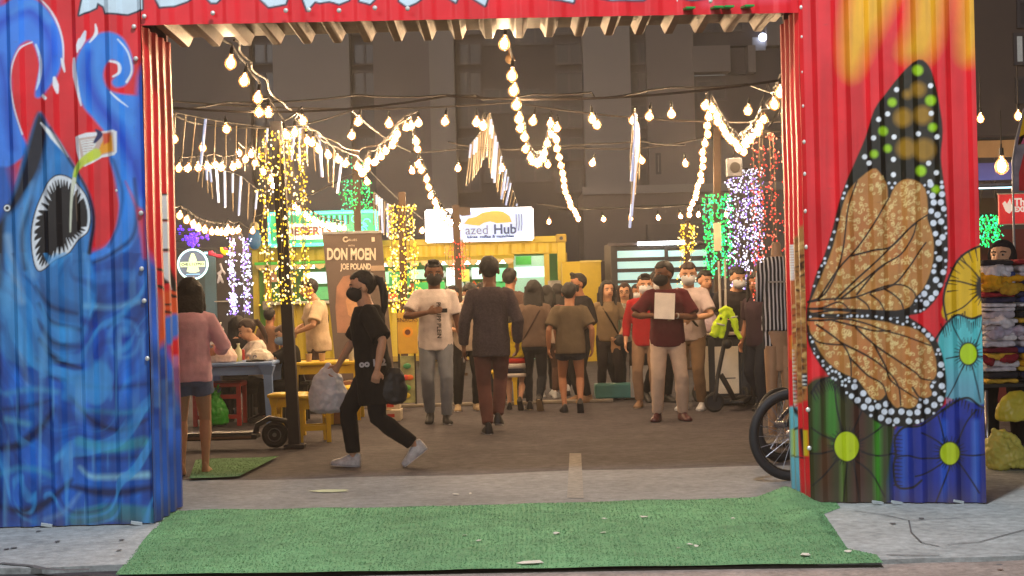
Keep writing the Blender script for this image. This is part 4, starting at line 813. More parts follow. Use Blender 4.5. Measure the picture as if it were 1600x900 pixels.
# ------------------------------------------------------------------ yellow container stall
SY = 32.0
P_ = lambda px, py, Y=SY: at(px, py, Y)
M_yel = mat('yellow_paint', 'cdb52a', rough=.5, var=.12, scale=2.5, bump=.1, bscale=8); M_grn = mat('green_stripe', '5c9a3c', rough=.5); M_ydk = mat('ochre_paint', 'a88c1c', rough=.5)
st = thing('container_stall', 'yellow shipping container food stall with a lit serving hatch and a glass door', 'food stall', (0, SY, 0))
def sbox(name, x0, x1, y0, y1, dy, th, m, par=st, Y=SY, bev=0.0, flo=False, smooth=False):
    a = at(x0, y1, Y); c = at(x1, y0, Y); b = MB(); b.box2((a.x, dy, 0 if flo else a.z), (c.x, dy + th, c.z), bev); return b.build(name, m, par, smooth=smooth)
# shell
q0 = P_(389, 560); q1 = P_(884, 376)
top = P_(640, 376).z; Lx, Rx = P_(390, 400).x, P_(884, 400).x
b = MB(); b.box2((Lx, .15, top - .06), (Rx, 2.45, top)); b.build('roof', M_yel, st)
b = MB(); b.box2((Lx, 2.38, .1), (Rx, 2.44, top - .07)); b.build('back_wall', mat('stall_inside_green', '6cae6a', rough=.7, var=.2, scale=3), st)
for x in (Lx + .04, Rx - .04): b = MB(); b.box((x, 1.3, (top) / 2), (.07, 2.1, top - .14)); b.build('end_wall', M_yel, st)
b = MB(); b.box2((Lx, 0, .02), (Rx, 2.4, .12)); b.build('floor_frame', M_ydk, st)
b = MB(); b.box2((Lx, .0, top - .1), (Rx, .14, top + .02), .012); b.build('top_rail', M_yel, st)
for x in (Lx + .08, Rx - .08):
    b = MB(); b.box2((x - .08, -.02, .02), (x + .08, .14, top - .102), .012); b.build('corner_post', M_yel, st)
    b = MB(); b.box((x, .05, top - .03), (.2, .2, .16), bev=.02); o = b.build('corner_casting', M_ydk, st); b = MB(); b.cyl((x, -.062, top - .03), (x, -.05, top - .03), .035, n=10); b.build('casting_hole', M_sock, o)
def corr(name, x0, x1, z0, z1, y, m, per=.26, amp=.035, par=st):
    b = MB(); n = max(4, int((x1 - x0) / per * 8)); pr = [(x0 + (x1 - x0) * k / n, y - amp * trap(x0 + (x1 - x0) * k / n, per)) for k in range(n + 1)]
    b.add([(x, yy, z) for z in (z0, z1) for x, yy in pr] , [(k, k + 1, k + n + 2, k + n + 1) for k in range(n)]); return b.build(name, m, par)
dx0, dx1 = P_(798, 0).x, P_(858, 0).x
zA = P_(600, 403).z; zB = P_(600, 421).z; zC = P_(600, 470).z
corr('corrugated_panel', Lx + .16, Rx - .16, zA, top - .1, .08, M_yel)
corr('corrugated_panel', Lx + .16, P_(404, 0).x, .12, zA - .004, .08, M_grn); corr('corrugated_panel', P_(410, 0).x, dx0 - .1, .12, zC, .08, M_yel); corr('corrugated_panel', dx1 + .06, Rx - .16, .12, zA - .004, .08, M_yel)
for x in (P_(862, 0).x, P_(871, 0).x): b = MB(); b.tube([(x + .02 * math.sin(k * 1.3), .03, .9 + k * .12) for k in range(9)], .03, 6); b.build('green_drip', M_grn, st)
b = MB(); b.box2((P_(402, 0).x, -.02, .1), (P_(411, 0).x, .10, zA - .004)); b.build('door_post', mat('deep_yellow', 'd8a818', rough=.5), st)
# awning flap with scalloped trim
awx0, awx1 = P_(394, 0).x, P_(793, 0).x
b = MB(); b.prism([(awx0, .05, zA), (awx1, .05, zA), (awx1, -.55, zA - .08), (awx0, -.55, zA - .08)], (0, 0, -.03)); b.build('awning', mat('awning_yellow', 'c8b428', rough=.6), st)
b = MB(); n = 22
for k in range(n): x = awx0 + (awx1 - awx0) * k / n; w = (awx1 - awx0) / n; b.prism([(x + .01, -.56, zA - .08), (x + w - .01, -.56, zA - .08), (x + w - .03, -.56, zA - .15), (x + w * .5, -.56, zA - .19), (x + .03, -.56, zA - .15)], (0, .012, 0))
b.build('awning_trim', mat('awning_trim', 'd8c48a', rough=.7), st)
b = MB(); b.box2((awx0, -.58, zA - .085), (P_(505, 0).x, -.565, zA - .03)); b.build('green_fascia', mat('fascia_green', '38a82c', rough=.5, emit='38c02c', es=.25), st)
# serving hatch: counter, shelves with goods, menu lightboxes
b = MB(); b.box2((P_(412, 0).x, -.25, zC - .02), (dx0 - .1, .35, zC + .03), .01); b.build('counter', mat('counter_white', 'c8c8b8', rough=.4), st)
random.seed(12)
shelf_z = [zC + .2, zC + .42]
for z in shelf_z: b = MB(); b.box2((P_(515, 0).x, 1.9, z - .015), (dx0 - .15, 2.2, z + .01)); b.build('shelf', M_wht, st)
GC = ['e8f0e0', '30b860', 'f0d840', 'e86030', 'f4f4f0', '58c8b0', 'f0e8c0', '208848']
def goods(x0, x1, z, y, n, h0, h1, es=.35):
    for k in range(n):
        c = random.choice(GC); x = x0 + (x1 - x0) * (k + .5) / n; h = random.uniform(h0, h1); w = (x1 - x0) / n * .38; b = MB()
        if random.random() < .5:
            b.rings([[Vector((x + r * math.cos(t * .785), y + r * math.sin(t * .785), z + zz)) for t in range(8)] for zz, r in ((0, w), (h * .65, w), (h * .8, w * .45), (h, w * .4))])
        else: b.box((x, y, z + h / 2), (w * 2, .08, h))
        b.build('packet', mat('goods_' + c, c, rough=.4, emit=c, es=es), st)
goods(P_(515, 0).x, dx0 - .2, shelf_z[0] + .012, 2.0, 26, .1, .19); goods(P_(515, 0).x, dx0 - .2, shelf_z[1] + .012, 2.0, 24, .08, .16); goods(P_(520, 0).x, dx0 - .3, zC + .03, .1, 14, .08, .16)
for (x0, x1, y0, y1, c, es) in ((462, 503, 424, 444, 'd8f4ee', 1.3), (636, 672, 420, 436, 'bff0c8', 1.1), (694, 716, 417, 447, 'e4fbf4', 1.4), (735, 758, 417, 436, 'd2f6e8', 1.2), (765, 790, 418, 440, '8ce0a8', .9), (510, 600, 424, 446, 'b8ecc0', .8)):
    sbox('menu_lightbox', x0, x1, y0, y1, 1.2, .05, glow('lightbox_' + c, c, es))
for (x0, x1, y0, y1, c) in ((716, 730, 420, 440, 'f0e060'), (640, 690, 440, 470, '38c860'), (760, 792, 442, 466, '50c870'), (462, 500, 448, 470, '70d080'), (596, 632, 424, 450, '48b868')):
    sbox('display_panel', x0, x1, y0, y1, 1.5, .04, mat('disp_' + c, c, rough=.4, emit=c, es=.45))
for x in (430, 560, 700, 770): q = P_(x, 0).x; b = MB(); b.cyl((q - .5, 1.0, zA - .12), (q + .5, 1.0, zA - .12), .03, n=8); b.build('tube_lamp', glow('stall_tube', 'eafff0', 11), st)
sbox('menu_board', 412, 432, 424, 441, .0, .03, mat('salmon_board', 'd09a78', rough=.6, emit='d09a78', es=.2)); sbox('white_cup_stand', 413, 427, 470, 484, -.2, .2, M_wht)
# glass door
sbox('door_glass', 802, 854, 399, 560, .04, .02, mat('lit_door_glass', '9cc8b8', rough=.12, emit='90d8c0', es=.45, var=.3, scale=1.2), flo=True)
sbox('door_light_band', 804, 852, 416, 434, .033, .004, glow('door_band', 'c4f4f0', 1.0)); sbox('door_poster', 806, 830, 400, 414, .03, .005, mat('door_green', '3cb848', emit='3cb848', es=.4))
for (x0, x1, y0, y1) in ((798, 802, 396, 560), (854, 858, 396, 560), (798, 858, 393, 397)): sbox('door_frame', x0, x1, y0, y1, .0, .1, M_yel, flo=y1 > 500)
sbox('poster', 857, 876, 438, 478, -.06, .01, mat('photo_poster', 'a8a49c', var=.9, scale=9, rough=.6)); sbox('poster_header', 859, 874, 439, 442, -.065, .004, M_wht)
# sign 1: blue-white light box
SGY = SY - .25
sg = thing('shop_sign', 'white-framed light-box shop sign reading azed Hub with an orange arch, on the container roof', 'shop sign', (0, SGY, 0))
a = at(665, 380, SGY); c = at(833, 323, SGY); sw_, sh_ = c.x - a.x, c.z - a.z; Z0 = a.z
b = MB(); b.box((a.x + sw_ / 2, .08, Z0 + sh_ / 2), (sw_ * .97, .12, sh_ * .96)); b.build('sign_box', M_wht, sg)
b = MB(); b.box((a.x + sw_ / 2, .012, Z0 + sh_ / 2), (sw_ * .93, .01, sh_ * .84)); b.build('sign_face', mat('sign_face_blue', 'b8cff0', emit='a4c0f4', es=.55, var=.06, scale=.8), sg)
M_neon = glow('neon_white', 'fff4ee', 3.2); rr = sh_ * .045
for (p, q) in (((0, 1), (.30, 1)), ((.42, 1), (1, 1)), ((0, 0), (.30, 0)), ((.345, 0), (1, 0)), ((0, 0), (0, 1)), ((1, 0), (1, 1))):
    b = MB(); b.cyl((a.x + rr + (sw_ - 2 * rr) * p[0], -.02, Z0 + rr + (sh_ - 2 * rr) * p[1]), (a.x + rr + (sw_ - 2 * rr) * q[0], -.02, Z0 + rr + (sh_ - 2 * rr) * q[1]), rr, n=8); b.build('neon_tube', M_neon, sg)
S = lambda u, v, y=-.0: Vector((a.x + sw_ * u, y, Z0 + sh_ * v))
M_or = mat('sign_orange', 'dea24c', emit='e0a450', es=.6); M_navy = mat('sign_navy', '2c4c7c', emit='2c4c7c', es=.3); M_sgr = mat('sign_grey', '6c7c94', emit='6c7c94', es=.3); M_brn = mat('sign_brown', '6a5040', rough=.6)
b = MB(); ou = [(.36, .55), (.40, .70), (.47, .74), (.53, .86), (.64, .92), (.72, .88), (.78, .74), (.80, .56)]; inn = [(.66, .54), (.60, .60), (.54, .56), (.50, .48), (.44, .50)]
b.prism([S(u, v, .002) for u, v in ou] + [S(u, v, .002) for u, v in inn], (0, -.01, 0)); b.build('orange_arch', M_or, sg)
Mt = lambda u, v: textM(S(u, v, -.004)); th_ = sh_ * .38
text('azed', th_, 'lettering', M_sgr, sg, Mt(.475, .34)); text('Hub', th_ * 1.05, 'lettering', M_navy, sg, Mt(.735, .345), bold=.006); text('juices, coffee & munchies', th_ * .36, 'lettering', M_navy, sg, Mt(.60, .14), bold=.004)
text('MIN', th_ * .6, 'lettering', M_sgr, sg, Mt(.225, .74)); text('au', th_ * .4, 'lettering', M_brn, sg, Mt(.30, .22))
for k, u in enumerate((.835, .86, .885)): b = MB(); b.tube([S(u, .3, -.006), S(u + .008, .5, -.006), S(u + .006, .8, -.006)], .008, 5); b.build('fork_line', M_sgr, sg)
b = MB(); b.prism([S(.30, .86, -.03), S(.345, .78, -.03), S(.42, .80, -.03), S(.42, 1.04, -.03), S(.30, 1.04, -.03)], (0, -.02, 0)); b.build('gap_plate', mat('taupe_plate', '5a4a40', rough=.8), sg)
# sign 2: green neon sign
SG2 = SY - .6
g2 = thing('neon_sign', 'green and turquoise neon-framed shop sign with pale lettering, above the left end of the container', 'shop sign', (0, SG2, 0))
a2 = at(422, 384, SG2); c2 = at(588, 330, SG2); w2, h2 = c2.x - a2.x, c2.z - a2.z; T = lambda u, v, y=0.: Vector((a2.x + w2 * u, y, a2.z + h2 * v))
b = MB(); b.box((a2.x + w2 / 2, .09, a2.z + h2 / 2), (w2 * .98, .1, h2 * .96)); b.build('sign_face', mat('neon_back', '2c9c70', emit='22b87c', es=.42, var=.35, scale=3), g2)
Mn2 = glow('neon_aqua', '52ffd0', 2.2)
for p, q in (((0, 0), (1, 0)), ((0, 1), (1, 1)), ((0, 0), (0, 1)), ((1, 0), (1, 1))): b = MB(); b.cyl(T(p[0], p[1], -.03), T(q[0], q[1], -.03), h2 * .05, n=8); b.build('neon_tube', Mn2, g2)
b = MB(); b.box(T(.36, .42, .03), (w2 * .52, .02, h2 * .5)); b.build('white_panel', glow('sign_white', 'eef4ea', .95), g2)
for u, v, s in ((.2, .42, 'DESS'), (.40, .42, 'ERTS')): text(s, h2 * .36, 'lettering', mat('letter_brown', '8c5a50', rough=.6, emit='8c5a50', es=.3), g2, textM(T(u + .06, v, .015)), bold=.01)
for k in range(10): b = MB(); b.cyl(T(.50 + k * .026, .62, .02), T(.50 + k * .026, .9, .02), .014, n=6); b.build('sign_bar', M_sock if k % 2 else Mn2, g2)
for k in range(7): b = MB(); cc = T(.80 + .03 * (k % 4) * 1.2, .3 + .12 * (k % 5), .02); b.tube([cc + Vector((.07 * math.cos(t), 0, .07 * math.sin(t))) for t in np.linspace(0, 5, 8)], .01, 5); b.build('scroll_ornament', Mn2, g2)
for u in (.1, .9): b = MB(); b.box2(T(u, -.35, .05), T(u + .02, 0, .12)); b.build('sign_leg', M_sock, g2)
# blue bird-like ornament on the container's left end
p = P_(398, 372, 31); t = thing('roof_ornament', 'small blue and yellow ornament on the left end of the container roof', 'ornament', p)
b = MB(); b.ball((0, 0, -.02), (.13, .1, .2), 8, 6); b.build('body', mat('orn_blue', '2c6c9c', rough=.5, emit='2c6c9c', es=.15), t, smooth=True); b = MB(); b.ball((0, 0, .22), (.09, .08, .09), 8, 6); b.build('cap', mat('orn_yellow', 'd8c890', rough=.5), t, smooth=True)
# yellow cabinet right of the container
CYb = 30.5; t = thing('yellow_cabinet', 'plain tall yellow cabinet standing right of the container stall', 'cabinet', (0, CYb, 0))
a = at(879, 409, CYb); c = at(939, 409, CYb); m_ = at(906, 409, CYb)
b = MB(); b.prism([(a.x, .35, 0), (m_.x, 0, 0), (c.x, .05, 0), (c.x, .7, 0), (a.x, .8, 0)], (0, 0, a.z)); b.build('cabinet_body', mat('cabinet_yellow', 'cfb224', rough=.45, var=.06), t)
b = MB(); b.box2((m_.x, -.012, a.z - .02), (c.x + .01, .06, a.z + .012)); b.build('top_edge', mat('cabinet_edge', 'd8c86a', rough=.5), t); b = MB(); b.cyl((c.x - .08, -.01, 1.0), (c.x - .08, -.01, 1.25), .012, n=8); b.build('handle', M_sock, t)
p = at(882, 395, SY + .5); b = MB(); b.cyl((p.x, p.y, 0), (p.x, p.y, p.z), .05, n=8); b.build('roof_post', M_ydk, label='ochre post behind the right corner of the container', cat='post')
# low teal barrier
TYb = gnd(930, 626).y; t = thing('low_barrier', 'low teal plastic barrier with a pale board on the ground in the middle distance', 'barrier', (0, TYb, 0))
a = at(930, 605, TYb); c = at(1010, 598, TYb); b = MB(); b.box2((a.x, 0, .02), (c.x, .3, .2), .02); b.build('barrier_block', mat('teal_plastic', '3c7c78', rough=.5), t)
a = at(985, 600, TYb); b = MB(); b.box2((a.x, -.03, .03), (a.x + .35, -.01, .42)); b.build('board', M_wht, t)

# ------------------------------------------------------------------ round logo sign and dark kiosk on the left
KY = 27.0; kk = thing('dark_kiosk', 'dark grey kiosk with a teal side wall at the far left', 'kiosk', (0, KY, 0)); a = at(262, 380, KY); c = at(356, 380, KY)
b = MB(); b.box2((a.x, .25, 0), (c.x, 2.5, at(300, 388, KY).z)); b.build('wall', mat('kiosk_dark', '2c2a2e', rough=.7), kk)
sbox('side_wall', 322, 333, 393, 620, .18, .06, mat('kiosk_teal', '3c5c68', rough=.6, emit='3c6c80', es=.12), kk, KY, flo=True); sbox('light_strip', 317, 331, 393, 397, .1, .06, glow('strip_cyan', '9cd8f0', 1.2), kk, KY); sbox('teal_wall', 297, 322, 400, 560, .2, .04, mat('kiosk_teal2', '34484c', rough=.6, emit='2c4850', es=.1), kk, KY, flo=True)
sbox('rail', 333, 356, 470, 472, .1, .04, M_wht, kk, KY)
LGY = 26.2; lg = thing('round_sign', 'round lit white-ringed sign with a pear-shaped emblem and a banner across it', 'shop sign', at(301.5, 413, LGY)); s_ = LGY / F_PX
b = MB(); b.cyl((0, .06, 0), (0, .0, 0), 23 * s_, n=36); b.build('sign_disc', mat('disc_slate', '5c6c84', emit='5a6c88', es=.4, rough=.5), lg)
b = MB(); b.tube([(23 * s_ * math.cos(k * math.pi / 18), -.02, 23 * s_ * math.sin(k * math.pi / 18)) for k in range(37)], 1.5 * s_, 8, cap=False); b.build('ring', glow('ring_white', 'c8f4f4', 1.6), lg)
M_cr = glow('logo_cream', 'd8ecb8', .85); b = MB(); b.prism([Vector((u * s_, -.012, v * s_)) for u, v in ((-2, 17), (2, 17), (4, 12), (6, 7), (6, 3), (5, 0), (8, -5), (10, -11), (4, -13), (-4, -13), (-10, -11), (-8, -5), (-5, 0), (-6, 3), (-6, 7), (-4, 12))], (0, .01, 0)); b.build('emblem', M_cr, lg)
b = MB(); b.prism([Vector((u * s_, -.02, v * s_)) for u, v in ((-19, 4), (19, 4), (19, -4), (-19, -4))], (0, .006, 0)); b.build('banner', M_cr, lg); text('CHE L I LYPSO', 5.6 * s_, 'lettering', mat('logo_dark', '3c4c5c', emit='3c4c5c', es=.2), lg, textM(Vector((0, -.024, 0))), bold=.002); b = MB(); b.box((0, -.012, -15.5 * s_), (22 * s_, .006, 1.2 * s_)); b.build('underline', glow('logo_blue', '8cc8f0', .9), lg)
b = MB(); b.box((0, .12, -.5), (.06, .06, 1.2)); b.build('bracket', M_sock, lg)
# hanging coloured cloths and purple lights over the kiosk
random.seed(44)
for (x, y, w, c, lb) in ((340, 396, 24, 'a8304c', 'crimson cloth draped on the kiosk awning beside the white and violet lights'), (354, 390, 16, 'd8c020', 'bright yellow bow of cloth beside the white and violet lights')):
    p = at(x, y, 25); s = 25 / F_PX; b = MB()
    for k in range(4): b.ball(Vector(((k - 1.5) * w * s * .3, random.uniform(-.03, .03), random.uniform(-.05, .05))), (w * s * .24, .04, random.uniform(3, 6) * s), 7, 5)
    link('hanging_cloth', blob(b, .02, 2, .03, .05), cloth('cl' + c, c), smooth='all', label=lb, cat='cloth', loc=p)
p = at(344, 425, 25); b = MB(); s = 25 / F_PX
for q in ([(0, 14), (3, 4), (-2, -6), (-4, -18)], [(3, 4), (8, -4)], [(0, -6), (4, -18)], [(3, 2), (-5, -3)]): b.tube([Vector((u * s, 0, v * s)) for u, v in q], .022, 6)
link('hanging_figure', blob(b, .015, 1), mat('pale_wire', '9a9aa4', rough=.4), smooth='all', label='small pale dangling figure hung below the crimson cloth', cat='ornament', loc=p)
t = thing('purple_light_bundle', 'tangle of purple-blue string lights hung above the round logo sign', 'string lights', at(296, 370, 25)); b = MB(); lp = [Vector((random.gauss(0, .17), random.gauss(0, .05), random.gauss(0, .08))) for _ in range(16)]; b.tube(lp, .008, 5); b.build('light_strand', M_cable, t)
b = MB(); [b.ball(q + Vector((random.gauss(0, .03), -.02, random.gauss(0, .03))), .02, 5, 4) for q in lp * 5]; b.build('fairy_lights', leds('led_purple', '5a30ff', 1.6), t, kind='stuff')

# ------------------------------------------------------------------ brown concert banner
BNY = gnd(560, 612).y - .6
bn = thing('roll_up_banner', 'tall brown roll-up banner with large pale capital lettering, behind the walking woman in black', 'banner', (0, BNY, 0))
u0, u1, v0, v1 = at(503, 364, BNY), at(596, 364, BNY), at(528, 606, BNY), at(618, 606, BNY)
b = MB(); b.prism([(u0.x, .03, u0.z), (u1.x, .03, u1.z + .0), (v1.x, 0, .06), (v0.x, 0, .06)], (0, .012, 0)); b.build('banner_sheet', mat('banner_brown', '64544a', rough=.6, var=.2, scale=1.4), bn)
b = MB(); b.box2((v0.x - .03, -.1, 0), (v1.x + .03, .14, .07), .02); b.build('base', mat('alu', '8c8c8c', metal=.8, rough=.35), bn); b = MB(); b.box2((u0.x, .0, u0.z - .02), (u1.x, .05, u0.z + .015)); b.build('top_bar', MATS['alu'], bn)
Mb_ = mat('banner_cream', 'ecdcc4', rough=.6); Q = lambda px, py: at(px, py, BNY) - Vector((0, BNY - .006, 0))
TM = lambda px, py: Matrix.Translation(Q(px, py)) @ Matrix.Rotation(R(1.5), 4, 'Y') @ FACE_CAM
k_ = BNY / F_PX
text('DON MOEN', 25 * k_, 'lettering', Mb_, bn, TM(549, 398), squeeze=.56, bold=.008); text('JOE POLAND', 13 * k_, 'lettering', Mb_, bn, TM(556, 417), squeeze=.62, bold=.004); text('BLUES', 5 * k_, 'lettering', Mb_, bn, TM(551, 375)); text('WITH', 4 * k_, 'lettering', Mb_, bn, TM(549, 384))
b = MB(); b.box(Q(590, 419), (22 * k_, .006, 8 * k_)); b.build('label_bar', mat('banner_tan', 'b49a80', rough=.6), bn)
b = MB(); b.tube([Q(540, 374) + Vector((3.6 * k_ * math.cos(t), 0, 3.6 * k_ * math.sin(t))) for t in np.linspace(.6, 6, 12)], .012, 5); b.build('logo_swirl', Mb_, bn); b = MB(); b.box(Q(583, 374), (5 * k_, .006, 7 * k_)); b.build('logo_mark', Mb_, bn)
# two faded singer portraits printed on it: soft skin-toned shapes
b = MB(); b.prism([Q(x, y) for x, y in ((527, 520), (524, 480), (526, 448), (536, 432), (546, 430), (556, 438), (560, 452), (566, 470), (578, 490), (590, 520))], (0, .003, 0)); b.build('printed_portrait', mat('print_skin', 'a8785c', rough=.6, var=.4, scale=4), bn)
b = MB(); b.prism([Q(x, y) for x, y in ((540, 470), (546, 454), (560, 462), (566, 484), (556, 500), (544, 492))], (0, -.004, 0)); b.build('printed_hands', mat('print_skin2', 'c89468', rough=.6, var=.3, scale=8), bn)

# ------------------------------------------------------------------ yellow poster stand, boxes
EY = gnd(640, 636).y; es = thing('poster_stand', 'narrow stand with a yellow poster over a strip of colourful snack pictures', 'display stand', (0, EY, 0))
X_ = lambda px, py: at(px, py, EY) - Vector((0, EY, 0))
def eb(name, x0, x1, y0, y1, dy, th, m): q = X_(x0, y1); r = X_(x1, y0); b = MB(); b.box2((q.x, dy, q.z), (r.x, dy + th, r.z), .004); return b.build(name, m, es)
eb('poster_board', 622, 651, 488, 553, 0, .03, mat('poster_yellow', 'c49a30', rough=.6, var=.2, scale=4)); eb('lower_board', 627, 647, 556, 630, .02, .03, mat('poster_multi', '8c9064', rough=.6, var=.7, scale=7))
q = X_(637, 519); b = MB(); b.cyl(q + Vector((0, -.004, 0)), q, .065, n=16); b.build('food_picture', mat('food_orange', 'd8941c', rough=.5), es); b = MB(); b.cyl(q + Vector((0, -.008, 0)), q + Vector((0, -.004, 0)), .035, n=14); b.build('food_picture', mat('food_brown', '5a3018', rough=.5), es)
text('SNACKS', .07, 'lettering', mat('ink_brown', '5c4018'), es, textM(X_(637, 500) + Vector((0, -.004, 0))))
for (x, y, c) in ((636, 572, '3c8c5c'), (634, 590, 'c84030'), (640, 590, 'd86c28'), (636, 606, '4c9c40'), (635, 618, 'e0c840')): q = X_(x, y); b = MB(); b.ball(q + Vector((0, .012, 0)), (.05, .012, .035), 8, 5); b.build('snack_picture', mat('sn' + c, c, rough=.5), es)
for x in (624, 649): q = X_(x, 600); b = MB(); b.box2((q.x - .012, .03, 0), (q.x + .012, .06, 1.2)); b.build('stand_leg', M_sock, es)
M_card = mat('cardboard', '8a6242', rough=.85, var=.1)
def carton(label, x0, x1, y0, y1, m, dep=.3, marks=(), base=None):
    Yb = gnd((x0 + x1) / 2, base or y1).y; q = at(x0, y1, Yb); r = at(x1, y0, Yb); t = thing('carton', label, 'box', ((q.x + r.x) / 2, Yb + dep / 2, q.z if base else 0)); w = r.x - q.x; h = r.z - q.z
    b = MB(); b.box((0, 0, h / 2), (w, dep, h), bev=.006); b.build('carton_body', m, t); b = MB(); b.box((0, 0, h + .002), (.05, dep, .004)); b.build('tape', mat('tape_tan', 'a08458', rough=.4), t)
    for (u, v, wu, hv, mm) in marks: b = MB(); b.box((w * (u - .5), -dep / 2 - .003, h * v), (w * wu, .004, h * hv), bev=0); b.build('printed_mark', mm, t)
M_wbox = mat('white_carton', 'c8bca8', rough=.7); M_redp = mat('red_print', 'b83a2c', rough=.6); M_gnp = mat('olive_print', '7c7c4c', rough=.6)
carton('brown cardboard box on the ground between the yellow stool and the woman in black', 509, 541, 612, 663, M_card, .35)
carton('white carton with red print on the ground behind the walking woman in black', 588, 626, 640, 658, M_wbox, .35, ((.6, .5, .3, .3, M_redp),))
carton('white carton with a red bowl picture, on top of another white carton', 588, 624, 620, 640, M_wbox, .3, ((.6, .35, .3, .35, M_redp), (.5, .75, .5, .15, M_gnp)), base=656)
carton('small dark and orange carton beside the yellow tables', 536, 552, 596, 660, mat('pinkish_carton', 'a87868', rough=.7), .3, ((.5, .8, .7, .12, M_redp),))
carton('tan paper-wrapped stack behind the woman in black at waist height', 590, 622, 590, 618, mat('dark_carton', '5c4a40', rough=.8), .3, base=654)

# ------------------------------------------------------------------ left: blue table, stools, food bags, cart
def table(label, c, w, d, h, m, leg=.06, round_=.0, name='table'):
    t = thing(name, label, 'table' if name == 'table' else 'stool', (c[0], c[1], 0)); b = MB(); b.box((0, 0, h - .02), (w, d, .04), bev=.015); b.build('table_top' if name == 'table' else 'seat', m, t)
    for j in (-1, 1): b = MB(); b.box((0, j * (d / 2 - .05), h - .09), (w - .12, .03, .09)); b.build('apron', m, t)
    for i in (-1, 1):
        for j in (-1, 1):
            b = MB(); x, y = i * (w / 2 - .06), j * (d / 2 - .06); b.rings([[Vector((x * f + p * leg / 2 * g, y * f + q * leg / 2 * g, z)) for p, q in ((-1, -1), (1, -1), (1, 1), (-1, 1))] for z, f, g in ((0, 1.04, .8), (h - .14, 1, 1), (h - .04, .97, 1.9))]); b.build('leg', m, t)
    return t
M_blue = mat('blue_paint', '7090c4', rough=.5, var=.1); M_ry = mat('yellow_wood', 'dcba1c', rough=.5, var=.1); M_red = mat('red_plastic', 'b4342c', rough=.4)
TYt = gnd(394, 667).y; c_ = at(370, 600, TYt)
table('blue-painted table with food bags on it, by the girl in pink', (c_.x, TYt + .35), .80, .8, .70, M_blue, .09)
TT = lambda px, dy=0.0: Vector((at(px, 570, TYt + dy).x, TYt + dy, .7))
def stool(label, px, py, w=.36, d=.3, h=.45, rz=0.0):
    c = gnd(px, py); t = table(label, (c.x, c.y), w, d, h, M_ry, .05, name='stool'); t.rotation_euler = (0, 0, rz)
    for j in (-1, 1): b = MB(); b.box((0, j * (d / 2 - .06), .14), (w - .1, .025, .05)); b.build('stretcher', M_ry, t)
    for i in (-1, 1): b = MB(); b.box((i * (w / 2 - .06), 0, .2), (.025, d - .1, .05)); b.build('stretcher', M_ry, t)
stool('yellow wooden stool just right of the dark post, nearest the camera', 490, 690, .38, .34, .46, .25); stool('yellow wooden stool left of the dark post under the seated woman in black', 452, 682, .36, .34, .44, -.1)
c = gnd(505, 662); tb = table('low yellow table with a bottle and plates behind the stools', (c.x, c.y + .6), .8, .55, .66, M_ry, .06)
c = gnd(540, 668); table('yellow bench end beside the cardboard box', (c.x - .1, c.y + .25), .3, .5, .42, M_ry, .05, name='stool')
p = gnd(742, 648); table('small yellow stool behind the legs of the man in the white cap mask', (p.x + .35, p.y + 1.5), .35, .35, .42, M_ry, .05, name='stool')
# red chair
c = gnd(362, 655); t = thing('plastic_chair', 'red chair frame under and behind the blue table', 'chair', (c.x, TYt + .42, 0))
for i in (-1, 1):
    for j in (-1, 1): b = MB(); b.box((i * .24, j * .2, .22), (.045, .045, .44)); b.build('leg', M_red, t)
b = MB(); b.box((0, 0, .45), (.54, .46, .05), bev=.015); b.build('seat', M_red, t); b = MB(); b.box((0, .22, .72), (.5, .035, .2), bev=.012); b.build('backrest', M_red, t)
for z in (.1, .32): b = MB(); b.box((0, -.2, z), (.46, .025, .045)); b.build('stretcher', M_red, t)
def bag(name, label, loc, w, d, h, c, handles=True, tilt=0.0, mats=None, extra=None, flop=1.0, dsp=.028, m=None):
    t = thing(name, label, 'bag', loc); b = MB(); n = 14; random.seed(int(abs(loc[0]) * 100) + int(h * 100)); rs = []
    for z, f in ((0, .8), (h * .06, 1), (h * .4, 1.02 * flop), (h * .72, .8), (h * .88, .5), (h, .3)):
        rs.append([Vector(((w / 2) * f * math.cos(6.283 * k / n) * (1 + .1 * math.sin(k * 2.3 + z * 9)) + tilt * z, (d / 2) * f * math.sin(6.283 * k / n), z)) for k in range(n)])
    b.rings(rs)
    m = m or mat('plastic_' + c, c, rough=.38, var=.08, bump=.4, bscale=30)
    if handles:
        for s in (-1, 1): b.tube([(s * w * .1 + tilt * h, 0, h * .8), (s * w * .22 + tilt * h, 0, h * 1.1), (s * w * .14 + tilt * h, 0, h * 1.32), (s * w * .05 + tilt * h, 0, h * 1.1), (tilt * h, 0, h * .9)], .014, 6)
    link('bag_body', blob(b, .009, 2, dsp, .06), m, t, smooth='all')
    for (s, sz, z, mm, x) in (extra or []): text(s, sz, 'lettering', mm, t, textM(Vector((x, -d / 2 * 1.12, z))))
    return t
M_ink = mat('bag_ink_blue', '3c4a80'); M_inkr = mat('bag_ink_red', 'c05040')
bag('carrier_bag', 'white knotted takeaway bag with blue print on the blue table beside the girl in pink', TT(341, .4), .30, .22, .33, 'f2eee8', extra=[('THE BOX', .07, .17, M_ink, 0)])
bag('carrier_bag', 'takeaway bag with an orange stripe in front of the white knotted bag', TT(346, .14), .34, .2, .19, 'ecccc0', handles=False, extra=[('||||||||', .045, .13, M_inkr, -.02)])
bag('carrier_bag', 'flat pale paper bag with a blue round logo, in the seated people\'s hands', TT(408, .25), .26, .18, .13, 'eee2d0', handles=False, extra=[('o', .08, .06, M_ink, -.05)])
bag('carrier_bag', 'bright green carrier bag hanging at the far side of the girl in pink', Vector((at(338, 668, TYt + .15).x, TYt + .15, .02)), .26, .2, .33, '2c9c24')
